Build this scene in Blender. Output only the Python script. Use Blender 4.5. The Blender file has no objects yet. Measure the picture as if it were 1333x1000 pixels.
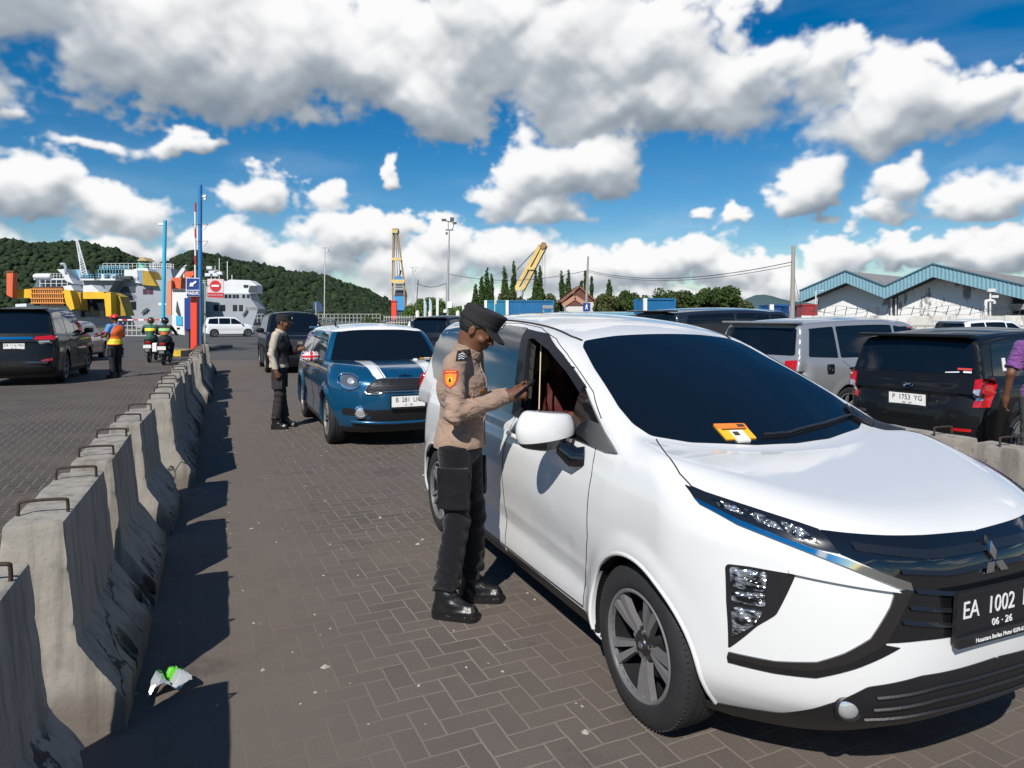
import bpy, bmesh, math, random
import numpy as np
from mathutils import Vector, Matrix
from mathutils.geometry import delaunay_2d_cdt
S = bpy.context.scene
C = S.collection
R = math.radians
PI = math.pi

# ------------------------------------------------------------------ camera
EYE = 1.65
cd = bpy.data.cameras.new('camera')
cam = bpy.data.objects.new('camera', cd); C.objects.link(cam)
cam.location = (0, 0, EYE); cam.rotation_euler = (R(90), 0, 0)
cd.sensor_width = 36.0; cd.lens = 913.5 / 1333 * 36
cd.shift_y = -(500 - 413.2) / 1333
cd.clip_start = 0.05; cd.clip_end = 20000
S.camera = cam

# ------------------------------------------------------------------ light
SUN_AZ, SUN_EL = R(180 + 18), R(42)          # the sun stands behind and to the left
S.view_settings.view_transform = 'Standard'
S.view_settings.look = 'None'
S.view_settings.exposure = 0.18
S.view_settings.gamma = 1
sl = bpy.data.lights.new('sun', 'SUN'); sl.energy = 5.0; sl.angle = R(0.53); sl.color = (1, .95, .87)
so = bpy.data.objects.new('sun', sl); C.objects.link(so)
sd = Vector((math.sin(SUN_AZ) * math.cos(SUN_EL), math.cos(SUN_AZ) * math.cos(SUN_EL), math.sin(SUN_EL)))
so.rotation_euler = sd.to_track_quat('Z', 'Y').to_euler(); so.location = (0, 0, 60)

# ---- sky: Nishita air with cumulus computed here (direction space, full dome)
def _perlin(x, y, seed, per=4096):
    rs = np.random.RandomState(seed)
    perm = rs.permutation(4096).astype(np.int32)
    ang = rs.rand(4096).astype(np.float32) * 6.2831853
    gx, gy = np.cos(ang), np.sin(ang)
    xi = np.floor(x).astype(np.int32); yi = np.floor(y).astype(np.int32)
    xf = (x - xi).astype(np.float32); yf = (y - yi).astype(np.float32)
    u = xf * xf * xf * (xf * (xf * 6 - 15) + 10); v = yf * yf * yf * (yf * (yf * 6 - 15) + 10)
    def g(ix, iy, dx, dy):
        h = perm[(perm[ix & 4095] + iy) & 4095]
        return gx[h] * dx + gy[h] * dy
    a = g(xi, yi, xf, yf); b = g(xi + 1, yi, xf - 1, yf)
    c = g(xi, yi + 1, xf, yf - 1); d = g(xi + 1, yi + 1, xf - 1, yf - 1)
    return (a + u * (b - a)) * (1 - v) + (c + u * (d - c)) * v

def _fbm(x, y, seed, octv, billow=False, gain=.5):
    s = 0; a = 1; t = 0
    for i in range(octv):
        n = _perlin(x * 2 ** i + 17.3 * i, y * 2 ** i + 5.1 * i, seed + i)
        s = s + a * ((np.abs(n) * 2.2 - .45) if billow else n * 1.5); t += a; a *= gain
    return s / t

# cumulus: azimuth, elevation of the centre, half width, half height up and down (degrees), weight
CLOUDS = [
 (-36, 22.5, 13, 10, 8, 1.0), (-24, 19.5, 12, 9, 6.5, 1.15), (-14, 20, 9, 8, 5.5, 1.1), (-42, 16, 9, 7, 5, .9), (-48, 24, 12, 9, 8, 1),
 (-7, 18, 8, 7, 4.5, 1.15), (-1, 22, 7, 5.5, 6, 1.1), (5, 20, 9, 6.5, 6.5, 1.2), (11, 20.5, 7, 6, 6.5, 1.2), (18, 18.5, 6.5, 3.5, 5, 1.0), (18, 22, 3.0, 2.0, 2.4, .7), (23.5, 17, 4, 4.4, 3.6, .9),
 (10, 16.4, 12, 4, 3.2, 1.1), (-4, 26, 5, 3.5, 4, .9), (6, 26, 6, 4, 4, 1.),
 (28.6, 14.6, 4.6, 4.6, 2.6, 1.0), (33.5, 14.6, 5.0, 2.6, 3.2, .75), (31, 17.5, 1.8, 1.6, 1.6, .6), (26, 13.6, 6, 2.6, 2.6, .6), (39, 14, 4, 4, 3, .6),
 (2.5, 11.6, 6, 3.6, 3.4, 1.2), (6.8, 12, 4.8, 3, 3.2, 1.1), (-1, 9.4, 3.2, 2.4, 2, .7), (3, 8.2, 4.5, 2.2, 1.6, .7),
 (22.8, 9.2, 2.9, 3.1, 2.2, 1.1), (17.4, 7.6, 2.0, 1.3, 1.1, .9), (14.2, 8.1, 1.0, .9, .8, .7), (29, 9.3, 2.8, 2.6, 2.0, 1.05), (28, 7.2, 3.4, 1.4, 1.2, .8), (34, 7.6, 3.6, 2.4, 1.8, 1.0), (37.5, 8.6, 3.5, 2.2, 2.4, .9),
 (-34, 8.6, 4.6, 2.8, 2.4, 1.0), (-29, 7.3, 4.2, 2.3, 2.0, .95), (-38, 9, 5, 3, 3, .9), (-26.2, 12.3, 3.6, 1.2, .9, .75), (-31, 11.8, 3.6, .9, .7, .5), (-36, 13.4, 2, 1, 1, .5),
 (-19.5, 9.3, 3.8, 2.0, 2.0, .85), (-14.6, 9.6, 1.8, 1.9, 2.2, .6), (-12.6, 6.6, 5.2, 2.6, 2.2, 1.1), (-9.5, 7.3, 2.8, 1.6, 1.6, .8), (-9.6, 11.6, .9, 1.2, 1.0, .6),
 (-22, 5.6, 5.0, 2.2, 2, .9), (-29, 4.6, 4.6, 1.6, 1.6, .9), (-17, 4.4, 5.5, 2.0, 2, .95), (-8, 3.8, 6.5, 2.6, 3.4, 1.0), (-5.5, 6, 3, 2.4, 2, .8), (0, 5.2, 5, 2.4, 3, 1.), (5, 3.9, 6.5, 2.1, 3, 1.0), (10.8, 4.2, 5, 2.2, 2.4, 1.0),
 (15, 4.9, 3.4, 1.9, 1.8, 1.0), (18, 3.8, 4.4, 1.6, 2, .95), (24.6, 4.4, 2.6, 2.3, 2.2, 1.0), (29.6, 4.6, 3.6, 1.5, 1.6, 1.0), (22, 2.6, 5, 1.4, 2, .9), (34.5, 4.4, 4.6, 1.7, 1.8, 1.0),
 (-40, 4.5, 8, 2.4, 3, .9), (42, 5, 8, 2.6, 3, .9), (0, 1.2, 60, 1.6, 2.5, .75)]

def sky_map(w=4096, h=2048):
    half = h // 2 - 24
    az = ((np.arange(w) + .5) / w * 2 - 1) * 180.0
    el = (np.arange(h - half) + .5 - (h / 2 - half)) / (h / 2) * 90.0
    A, E = np.meshgrid(az.astype(np.float32), el.astype(np.float32))
    Es = np.sqrt(np.maximum(E, 0) + 1.2) * 3.6              # clouds get smaller toward the horizon
    k = 1.0 / (0.55 + .05 * np.clip(E, 0, 30))
    tE = np.clip(E / 16, 0, 1)
    sc = .35 + .055 * np.clip(E, 0, 26)
    wx = _fbm(A * .42, E * .6, 11, 5) * (1 - tE) + _fbm(A * .14, E * .2, 15, 6) * tE
    wy = _fbm(A * .42 + 40, E * .6, 21, 5) * (1 - tE) + _fbm(A * .14 + 40, E * .2, 25, 6) * tE
    Aw = A + wx * 4.4 * sc; Ew = E + wy * 3.0 * sc
    B = np.full(A.shape, -1.0, np.float32); G = np.zeros(A.shape, np.float32); Wt = np.zeros(A.shape, np.float32) + 1e-4
    for a, e, ra, up, dn, wt in CLOUDS:
        i0, i1 = np.searchsorted(az, [a - ra * 2.2 - 8, a + ra * 2.2 + 8]); j0, j1 = np.searchsorted(el, [e - dn * 2.4 - 5, e + up * 2.4 + 5])
        sl_ = (slice(j0, j1), slice(i0, i1))
        dy = Ew[sl_] - e; ry = np.where(dy > 0, up, dn)
        d = np.sqrt(((Aw[sl_] - a) / ra) ** 2 + (dy / ry) ** 2)
        b = (1 - d) * wt
        m = np.exp(np.clip(b, -1.5, 1) * 5)
        G[sl_] += m * np.clip(dy / ry, -1.3, 1.3); Wt[sl_] += m
        B[sl_] = np.maximum(B[sl_], b)
    G = G / (Wt + .02)
    # the rest of the dome (behind and overhead): broken cumulus, thinned out to lower the fill light
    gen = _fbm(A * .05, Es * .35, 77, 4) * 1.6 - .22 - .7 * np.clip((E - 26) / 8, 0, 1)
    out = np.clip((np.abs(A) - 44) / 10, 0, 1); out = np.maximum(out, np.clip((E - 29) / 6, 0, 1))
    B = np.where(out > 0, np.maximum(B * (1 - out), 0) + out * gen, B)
    bil = _fbm(A * .55, E * .8, 31, 6, True, .55) * (1 - tE) + _fbm(A * .2, E * .28, 37, 7, True, .55) * tE
    fine = _fbm(A * 1.1, E * 1.5, 51, 5)
    edge = np.exp(-(B / .22) ** 2)
    D = B + bil * .24 - .035 + fine * (.05 + .22 * edge)
    soft = .16 + .30 * np.clip(_fbm(A * .07, E * .12, 61, 3) + .5, 0, 1)
    alpha = np.clip(D / soft, 0, 1); alpha = alpha * alpha * (3 - 2 * alpha)
    veil = np.clip(_fbm(A * .05 + 9, E * .3, 91, 5) * 1.2 + .10, 0, 1) * .30 * np.exp(-np.clip(E, 0, 90) / 15)
    alpha = np.maximum(alpha, veil)
    # shade: cloud thickness as a relief lit from up-left behind the viewer
    Hh = np.sqrt(np.clip(D + .04, 0, 1.2)) * .8 + bil * .22
    def sm(X, n):
        for ax in (0, 1):
            c = np.cumsum(np.concatenate([np.repeat(X.take([0], ax), n, ax), X, np.repeat(X.take([-1], ax), n, ax)], ax), ax)
            a_ = c.take(range(2 * n, c.shape[ax]), ax); b_ = c.take(range(0, c.shape[ax] - 2 * n), ax)
            X = ((a_ - b_) / (2 * n))[:X.shape[0], :X.shape[1]]
        return X
    H1 = sm(Hh, 3); H2 = sm(Hh, 10)
    gu = np.roll(H1, -7, 0) - H1; gl = np.roll(H1, 7, 1) - H1
    gu2 = np.roll(H2, -22, 0) - H2; gl2 = np.roll(H2, 22, 1) - H2
    thick = np.clip(D * 1.15, 0, 1)
    lit = .76 + G * .60 - gu * .75 - gl * .55 - gu2 * .55 - gl2 * .3 - thick * .14
    lit = np.clip(lit, 0, 1); lit = lit * .5 + .5 * lit * lit * (3 - 2 * lit)
    lo = np.array([.25, .31, .38]); hi = np.array([1.10, 1.10, 1.10])
    mid = np.array([.52, .57, .62])
    L3 = lit[..., None]
    col = np.where(L3 < .5, lo + (mid - lo) * (L3 * 2), mid + (hi - mid) * (L3 * 2 - 1))
    img = np.zeros((h, w, 4), np.float32); img[..., :3] = .3
    img[half:, :, :3] = col; img[half:, :, 3] = alpha
    img[:half, :, 3] = 0
    return img

W_ = bpy.data.worlds.new('World'); S.world = W_; W_.use_nodes = True
nt = W_.node_tree; nt.nodes.clear()
def N(tree, t, **kw):
    n = tree.nodes.new(t)
    for k, v in kw.items(): setattr(n, k, v)
    return n
skyt = N(nt, 'ShaderNodeTexSky', sky_type='NISHITA', sun_disc=False, sun_elevation=SUN_EL, sun_rotation=SUN_AZ, altitude=0, air_density=1.0, dust_density=.0, ozone_density=3.0)
hs = N(nt, 'ShaderNodeHueSaturation'); hs.inputs['Saturation'].default_value = 1.5; hs.inputs['Value'].default_value = .95
nt.links.new(skyt.outputs[0], hs.inputs['Color'])
b1 = N(nt, 'ShaderNodeBackground'); b1.inputs[1].default_value = .08
nt.links.new(hs.outputs[0], b1.inputs[0])
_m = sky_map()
def _img(name, arr):
    im = bpy.data.images.new(name, arr.shape[1], arr.shape[0], alpha=False, float_buffer=True)
    im.colorspace_settings.name = 'Non-Color'
    im.pixels.foreach_set(arr.ravel()); im.update(); im.pack()
    return im
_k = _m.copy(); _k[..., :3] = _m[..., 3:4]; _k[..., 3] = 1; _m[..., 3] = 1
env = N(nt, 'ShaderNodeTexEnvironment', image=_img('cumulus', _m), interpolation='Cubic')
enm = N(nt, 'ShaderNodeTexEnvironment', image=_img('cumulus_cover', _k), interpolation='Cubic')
del _m, _k
tc = N(nt, 'ShaderNodeTexCoord')
mp = N(nt, 'ShaderNodeMapping'); mp.inputs['Rotation'].default_value = (0, 0, R(-90))
nt.links.new(tc.outputs['Generated'], mp.inputs[0]); nt.links.new(mp.outputs[0], env.inputs[0]); nt.links.new(mp.outputs[0], enm.inputs[0])
b2 = N(nt, 'ShaderNodeBackground'); b2.inputs[1].default_value = .78
nt.links.new(env.outputs[0], b2.inputs[0])
mx = N(nt, 'ShaderNodeMixShader')
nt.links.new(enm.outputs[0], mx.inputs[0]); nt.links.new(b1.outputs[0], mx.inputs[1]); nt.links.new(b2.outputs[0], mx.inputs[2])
wo = N(nt, 'ShaderNodeOutputWorld'); nt.links.new(mx.outputs[0], wo.inputs[0])
W_.cycles.sampling_method = 'MANUAL'; W_.cycles.sample_map_resolution = 512

# ================================================================== library
_M = {}
def mat(name, col, rough=.5, metal=0.0, coat=0.0, spec=.5, var=0.0, vscale=8.0, bump=0.0, bscale=60.0, emis=None):
    if name in _M: return _M[name]
    m = bpy.data.materials.new(name); m.use_nodes = True
    t = m.node_tree; p = t.nodes['Principled BSDF']
    p.inputs['Base Color'].default_value = (*col, 1); p.inputs['Roughness'].default_value = rough
    p.inputs['Metallic'].default_value = metal; p.inputs['Coat Weight'].default_value = coat
    p.inputs['Coat Roughness'].default_value = .04; p.inputs['Specular IOR Level'].default_value = spec
    if emis: p.inputs['Emission Color'].default_value = (*emis[:3], 1); p.inputs['Emission Strength'].default_value = emis[3]
    if var or bump:
        co = N(t, 'ShaderNodeTexCoord')
        if var:
            n = N(t, 'ShaderNodeTexNoise'); n.inputs['Scale'].default_value = vscale; n.inputs['Detail'].default_value = 7; n.inputs['Roughness'].default_value = .62
            t.links.new(co.outputs['Object'], n.inputs[0])
            r = N(t, 'ShaderNodeMapRange'); r.inputs[1].default_value = .3; r.inputs[2].default_value = .7; r.inputs[3].default_value = 1 - var; r.inputs[4].default_value = 1 + var
            t.links.new(n.outputs[0], r.inputs[0])
            x = N(t, 'ShaderNodeVectorMath', operation='SCALE'); x.inputs[0].default_value = col
            t.links.new(r.outputs[0], x.inputs['Scale']); t.links.new(x.outputs[0], p.inputs['Base Color'])
        if bump:
            n2 = N(t, 'ShaderNodeTexNoise'); n2.inputs['Scale'].default_value = bscale; n2.inputs['Detail'].default_value = 5
            t.links.new(co.outputs['Object'], n2.inputs[0])
            bn = N(t, 'ShaderNodeBump'); bn.inputs['Strength'].default_value = bump; bn.inputs['Distance'].default_value = .01
            t.links.new(n2.outputs[0], bn.inputs['Height']); t.links.new(bn.outputs[0], p.inputs['Normal'])
    _M[name] = m; return m

def paint(name, col, flake=.0, rough=.28):
    dark = max(col) < .02
    return mat(name, col, .5 if dark else rough, 0 if dark else flake, .45 if dark else 1.0, .1 if dark else .5, var=.025, vscale=1.3)
BLK = mat('black_plastic', (.013, .013, .015), .42, bump=.15, bscale=300)
GLOSSBLK = mat('gloss_black', (.006, .007, .009), .08, coat=1)
GLASS = mat('tinted_glass', (.004, .007, .012), .03, spec=.42)
CHROME = mat('chrome', (.78, .79, .8), .07, 1)
DCHROME = mat('smoked_chrome', (.17, .17, .175), .22, 1)
RUBBER = mat('rubber', (.015, .015, .016), .8, bump=.3, bscale=220, var=.25, vscale=14)
GAPM = mat('shut_line', (.01, .01, .01), .9)
INTER = mat('car_interior', (.022, .02, .018), .85)
REDL = mat('red_lens', (.42, .006, .008), .12, coat=1)
CLEARL = mat('clear_lens', (.62, .64, .66), .12, .6, coat=1)
def _lens():
    m = bpy.data.materials.new('faceted_lens'); m.use_nodes = True; t = m.node_tree; p = t.nodes['Principled BSDF']; co = N(t, 'ShaderNodeTexCoord')
    mp = N(t, 'ShaderNodeMapping'); mp.inputs['Scale'].default_value = (1, 1, 2.2); t.links.new(co.outputs['Object'], mp.inputs[0])
    v = N(t, 'ShaderNodeTexVoronoi'); v.inputs['Scale'].default_value = 46; t.links.new(mp.outputs[0], v.inputs[0])
    n = N(t, 'ShaderNodeTexNoise'); n.inputs['Scale'].default_value = 22; t.links.new(mp.outputs[0], n.inputs[0])
    r = N(t, 'ShaderNodeValToRGB'); r.color_ramp.elements[0].position = .42; r.color_ramp.elements[0].color = (.02, .022, .025, 1); r.color_ramp.elements[1].position = .62; r.color_ramp.elements[1].color = (.62, .64, .66, 1)
    t.links.new(n.outputs[0], r.inputs[0]); t.links.new(r.outputs[0], p.inputs['Base Color']); p.inputs['Metallic'].default_value = .75; p.inputs['Roughness'].default_value = .14; p.inputs['Coat Weight'].default_value = 1
    b = N(t, 'ShaderNodeBump'); b.inputs['Strength'].default_value = .8; b.inputs['Distance'].default_value = .01; t.links.new(v.outputs['Distance'], b.inputs['Height']); t.links.new(b.outputs[0], p.inputs['Normal'])
    return m
FACET = _lens()
ORANGEL = mat('amber_lens', (.6, .16, .01), .2, coat=1)
WHITEM = mat('white_enamel', (.8, .8, .78), .4)

def thing(name, label, cat, loc=(0, 0, 0), rz=0, group=None, kind=None):
    o = bpy.data.objects.new(name, None); C.objects.link(o)
    o.empty_display_size = .2
    o.location = loc; o.rotation_euler = (0, 0, rz); tag(o, label, cat, group, kind); return o
def tag(o, label=None, cat=None, group=None, kind=None):
    if label: o['label'] = label
    if cat: o['category'] = cat
    if group: o['group'] = group
    if kind: o['kind'] = kind
    return o
def copy_tree(o, parent=None):
    c = o.copy(); C.objects.link(c); c.parent = parent
    for ch in list(o.children): copy_tree(ch, c)
    return c

def smooth_me(me, ang=35):
    a = R(ang)
    bm = bmesh.new(); bm.from_mesh(me)
    for f in bm.faces: f.smooth = True
    for e in bm.edges:
        if len(e.link_faces) == 2: e.smooth = e.calc_face_angle(0) < a
    bm.to_mesh(me); bm.free()

def mk(name, v, f, m, parent=None, smooth=None, loc=None, fm=None):
    """one mesh object; m a material or a list, fm the material index of each face"""
    me = bpy.data.meshes.new(name)
    me.from_pydata([tuple(map(float, p)) for p in v], [], [tuple(map(int, q)) for q in f])
    ms = m if isinstance(m, (list, tuple)) else [m]
    for x in ms: me.materials.append(x)
    if fm is not None: me.polygons.foreach_set('material_index', np.asarray(fm, np.int32))
    me.update()
    if smooth: smooth_me(me, smooth)
    o = bpy.data.objects.new(name, me); C.objects.link(o)
    if parent is not None: o.parent = parent
    if loc: o.location = loc
    return o

class MB:
    """collects simple solids into one mesh"""
    def __init__(s): s.v = []; s.f = []; s.m = []; s.cm = 0
    def add(s, v, f):
        n = len(s.v); s.v += [tuple(p) for p in v]; s.f += [tuple(i + n for i in q) for q in f]; s.m += [s.cm] * len(f); return s
    def box(s, c, d, rz=0, bev=0, M=None):
        bm = bmesh.new(); bmesh.ops.create_cube(bm, size=1)
        for v in bm.verts: v.co = Vector((v.co.x * d[0], v.co.y * d[1], v.co.z * d[2]))
        if bev: bmesh.ops.bevel(bm, geom=bm.edges[:] + bm.verts[:], offset=bev, segments=2, affect='EDGES', profile=.5)
        T = Matrix.Translation(c) @ (M if M is not None else Matrix.Rotation(rz, 4, 'Z'))
        bm.verts.index_update()
        s.add([T @ v.co for v in bm.verts], [[v.index for v in f.verts] for f in bm.faces]); bm.free(); return s
    def bar(s, a, b, w, h=None):
        a = Vector(a); b = Vector(b); d = b - a
        M = d.to_track_quat('Z', 'Y').to_matrix().to_4x4()
        return s.box((a + b) / 2, (w, h or w, d.length), M=M)
    def tube(s, pts, r, n=8, cap=True, closed=False):
        pts = [Vector(p) for p in pts]; k = len(pts); rr = r if isinstance(r, (list, tuple)) else [r] * k
        v = []; f = []; up = None
        for i, p in enumerate(pts):
            if closed: d = pts[(i + 1) % k] - pts[i - 1]
            else: d = pts[min(i + 1, k - 1)] - pts[max(i - 1, 0)]
            d.normalize()
            if up is None: up = Vector((0, 0, 1)) if abs(d.z) < .9 else Vector((0, 1, 0))
            x = d.cross(up)
            if x.length < 1e-4: x = d.orthogonal()
            x.normalize(); y = d.cross(x).normalized(); up = -y if y.dot(up) < 0 else y
            y = up; x = d.cross(y).normalized()
            for j in range(n):
                a = 2 * PI * j / n; v.append(p + (x * math.cos(a) + y * math.sin(a)) * rr[i])
        for i in range(k if closed else k - 1):
            i2 = (i + 1) % k
            for j in range(n):
                f.append((i * n + j, i * n + (j + 1) % n, i2 * n + (j + 1) % n, i2 * n + j))
        if cap and not closed: f.append(tuple(range(n))[::-1]); f.append(tuple((k - 1) * n + j for j in range(n)))
        return s.add(v, f)
    def lathe(s, prof, n=32, M=None, ang=2 * PI):
        v = []; f = []; k = len(prof)
        for j in range(n):
            a = ang * j / n
            for (r, z) in prof: v.append(Vector((r * math.cos(a), r * math.sin(a), z)))
        for j in range(n):
            for i in range(k - 1): f.append((j * k + i, ((j + 1) % n) * k + i, ((j + 1) % n) * k + i + 1, j * k + i + 1))
        if M is not None: v = [M @ p for p in v]
        return s.add(v, f)
    def prism(s, poly, M, h):
        """2D polygon (any outline) raised by h along local z, through matrix M"""
        n = len(poly); bm = bmesh.new()
        vs = [bm.verts.new((p[0], p[1], 0)) for p in poly]; fc = bm.faces.new(vs)
        bm.normal_update()
        if fc.normal.z > 0: fc.normal_flip()
        r_ = bmesh.ops.extrude_face_region(bm, geom=[fc]); 
        for g_ in r_['geom']:
            if isinstance(g_, bmesh.types.BMVert): g_.co.z = h
        bmesh.ops.recalc_face_normals(bm, faces=bm.faces[:]); bmesh.ops.triangulate(bm, faces=[q for q in bm.faces if len(q.verts) > 4])
        bm.verts.index_update()
        s.add([M @ v.co for v in bm.verts], [[v.index for v in q.verts] for q in bm.faces]); bm.free(); return s
    def build(s, name, m, parent=None, smooth=None, loc=None):
        return mk(name, s.v, s.f, m, parent, smooth, loc, s.m if isinstance(m, (list, tuple)) else None)

def text_mb(txt, size, M, depth=.002, mbx=None, sx=1.0, align='CENTER', bold=0.0):
    cu = bpy.data.curves.new('t', 'FONT'); cu.body = txt; cu.size = size; cu.align_x = align; cu.align_y = 'CENTER'
    cu.extrude = depth; cu.offset = bold; cu.resolution_u = 3
    o = bpy.data.objects.new('t', cu); C.objects.link(o)
    bpy.context.view_layer.update()
    dg = bpy.context.evaluated_depsgraph_get(); me = bpy.data.meshes.new_from_object(o.evaluated_get(dg))
    mbx = mbx or MB()
    D = Matrix.Diagonal((sx, 1, 1, 1))
    mbx.add([M @ D @ v.co for v in me.vertices], [list(p.vertices) for p in me.polygons])
    bpy.data.objects.remove(o); bpy.data.curves.remove(cu); bpy.data.meshes.remove(me)
    return mbx

# ---- implicit surfaces: numpy dual contouring
def smin(a, b, k):
    h = np.clip(.5 + .5 * (b - a) / k, 0, 1); return b + (a - b) * h - k * h * (1 - h)
def smax(a, b, k): return -smin(-a, -b, k)

def dc(f, lo, hi, h, c=6, L=1.5, qef=True):
    lo = np.array(lo, float); hi = np.array(hi, float)
    nb = np.maximum(1, np.ceil((hi - lo) / (h * c)).astype(int)); n = nb * c + 1
    V = np.full(n, 1.0)
    bi = np.stack(np.meshgrid(*[np.arange(k) for k in nb], indexing='ij'), -1).reshape(-1, 3)
    cen = lo + (bi + .5) * c * h
    fc = f(cen)
    act = np.abs(fc) < L * .87 * c * h
    for b in bi[(~act) & (fc < 0)]: V[b[0]*c:b[0]*c+c+1, b[1]*c:b[1]*c+c+1, b[2]*c:b[2]*c+c+1] = -1.0
    off = np.stack(np.meshgrid(*[np.arange(c + 1)] * 3, indexing='ij'), -1).reshape(1, -1, 3)
    ab = bi[act]
    for i in range(0, len(ab), 400):
        ii = (ab[i:i + 400, None, :] * c + off).reshape(-1, 3)
        V[ii[:, 0], ii[:, 1], ii[:, 2]] = f(lo + ii * h)
    Sg = V < 0
    pts = []; edges = []; flip = []
    for a in range(3):
        s0 = [slice(None)] * 3; s1 = [slice(None)] * 3; s0[a] = slice(0, -1); s1[a] = slice(1, None)
        A = Sg[tuple(s0)]; B = Sg[tuple(s1)]
        idx = np.argwhere(A != B)
        o1, o2 = (a + 1) % 3, (a + 2) % 3
        ok = (idx[:, o1] > 0) & (idx[:, o2] > 0) & (idx[:, o1] < n[o1] - 1) & (idx[:, o2] < n[o2] - 1)
        idx = idx[ok]
        j = idx.copy(); j[:, a] += 1
        v0 = V[tuple(idx.T)]; v1 = V[tuple(j.T)]
        t = v0 / (v0 - v1)
        p = lo + idx * h; p[:, a] += t * h
        # one more false-position step
        vm = f(p); same = (vm < 0) == (v0 < 0)
        ta = np.where(same, t, 0.); va = np.where(same, vm, v0); tb = np.where(same, 1., t); vb = np.where(same, v1, vm)
        t2 = ta + (tb - ta) * va / np.where(np.abs(va - vb) < 1e-12, 1, va - vb); t2 = np.clip(t2, 0, 1)
        p = lo + idx * h; p[:, a] += t2 * h
        pts.append(p); edges.append(np.concatenate([idx, np.full((len(idx), 1), a)], 1)); flip.append(v0 < 0)
    P = np.concatenate(pts); E = np.concatenate(edges); Fl = np.concatenate(flip)
    e = h * .08
    G = np.stack([f(P + np.eye(3)[k] * e) - f(P - np.eye(3)[k] * e) for k in range(3)], 1)
    G /= np.linalg.norm(G, axis=1, keepdims=True) + 1e-12
    cells = []
    m = n - 1
    for a in range(3):
        o1, o2 = (a + 1) % 3, (a + 2) % 3
        Ea = E[E[:, 3] == a][:, :3]
        q = []
        for d1, d2 in ((-1, -1), (0, -1), (0, 0), (-1, 0)):
            k = Ea.copy(); k[:, o1] += d1; k[:, o2] += d2
            q.append((k[:, 0] * m[1] + k[:, 1]) * m[2] + k[:, 2])
        cells.append(np.stack(q, 1))
    Q = np.concatenate(cells)
    u, inv = np.unique(Q, return_inverse=True); inv = inv.reshape(Q.shape); nv = len(u)
    cnt = np.bincount(inv.ravel(), minlength=nv).astype(float)
    P4 = np.repeat(P[:, None], 4, 1).reshape(-1, 3); G4 = np.repeat(G[:, None], 4, 1).reshape(-1, 3); iv = inv.ravel()
    mass = np.stack([np.bincount(iv, P4[:, k], nv) for k in range(3)], 1) / cnt[:, None]
    vert = mass
    if qef:
        ATA = np.zeros((nv, 3, 3)); ATb = np.zeros((nv, 3))
        dlt = P4 - mass[iv]; b = (G4 * dlt).sum(1)
        for i in range(3):
            ATb[:, i] = np.bincount(iv, G4[:, i] * b, nv)
            for k in range(3): ATA[:, i, k] = np.bincount(iv, G4[:, i] * G4[:, k], nv)
        x = np.linalg.solve(ATA + np.eye(3) * .12, ATb[..., None])[..., 0]
        nl = np.linalg.norm(x, axis=1, keepdims=True); x *= np.minimum(1, .8 * h / (nl + 1e-9))
        vert = mass + x
    Qf = np.where(Fl[:, None], inv, inv[:, ::-1])
    return vert, Qf

def weld(v, f):
    return v, [tuple(q) for q in f]

# ---- 2D helpers
def sd_poly(px, py, poly):
    """signed distance to a polygon, negative inside"""
    P = np.asarray(poly, float); d = np.full(px.shape, 1e9); ins = np.zeros(px.shape, bool)
    for i in range(len(P)):
        a = P[i]; b = P[(i + 1) % len(P)]; e = b - a
        wx = px - a[0]; wy = py - a[1]
        t = np.clip((wx * e[0] + wy * e[1]) / (e @ e + 1e-12), 0, 1)
        d = np.minimum(d, (wx - e[0] * t) ** 2 + (wy - e[1] * t) ** 2)
        c = ((a[1] <= py) & (b[1] > py)) | ((b[1] <= py) & (a[1] > py))
        xin = a[0] + (py - a[1]) / np.where(abs(e[1]) < 1e-12, 1e-12, e[1]) * e[0]
        ins ^= c & (px < xin)
    d = np.sqrt(d); return np.where(ins, -d, d)
def spline(pts, n=8, closed=False):
    P = np.asarray(pts, float); k = len(P); out = []
    rng = range(k) if closed else range(k - 1)
    for i in rng:
        if closed: a, b, c_, d = P[i - 1], P[i], P[(i + 1) % k], P[(i + 2) % k]
        else: a, b, c_, d = P[max(i - 1, 0)], P[i], P[i + 1], P[min(i + 2, k - 1)]
        for j in range(n):
            t = j / n; out.append(.5 * ((2 * b) + (c_ - a) * t + (2 * a - 5 * b + 4 * c_ - d) * t * t + (3 * b - a - 3 * c_ + d) * t ** 3))
    if not closed: out.append(P[-1])
    return np.array(out)
def resample(P, s, closed=True):
    P = np.asarray(P, float); Q = np.vstack([P, P[:1]]) if closed else P; out = []
    for i in range(len(Q) - 1):
        m = max(1, int(round(np.linalg.norm(Q[i + 1] - Q[i]) / s)))
        for j in range(m): out.append(Q[i] + (Q[i + 1] - Q[i]) * j / m)
    if not closed: out.append(Q[-1])
    return np.array(out)
def rounded(P, r, n=4):
    """round the corners of a polygon"""
    P = np.asarray(P, float); out = []; k = len(P)
    for i in range(k):
        rr = r[i] if isinstance(r, (list, tuple)) else r
        a, b, c_ = P[i - 1], P[i], P[(i + 1) % k]
        u = a - b; w = c_ - b; lu = np.linalg.norm(u); lw = np.linalg.norm(w); d = min(rr, lu * .45, lw * .45)
        if d < 1e-4: out.append(b); continue
        p = b + u / lu * d; q = b + w / lw * d
        for j in range(n + 1):
            t = j / n; out.append((1 - t) ** 2 * p + 2 * t * (1 - t) * b + t * t * q)
    return np.array(out)

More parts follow.
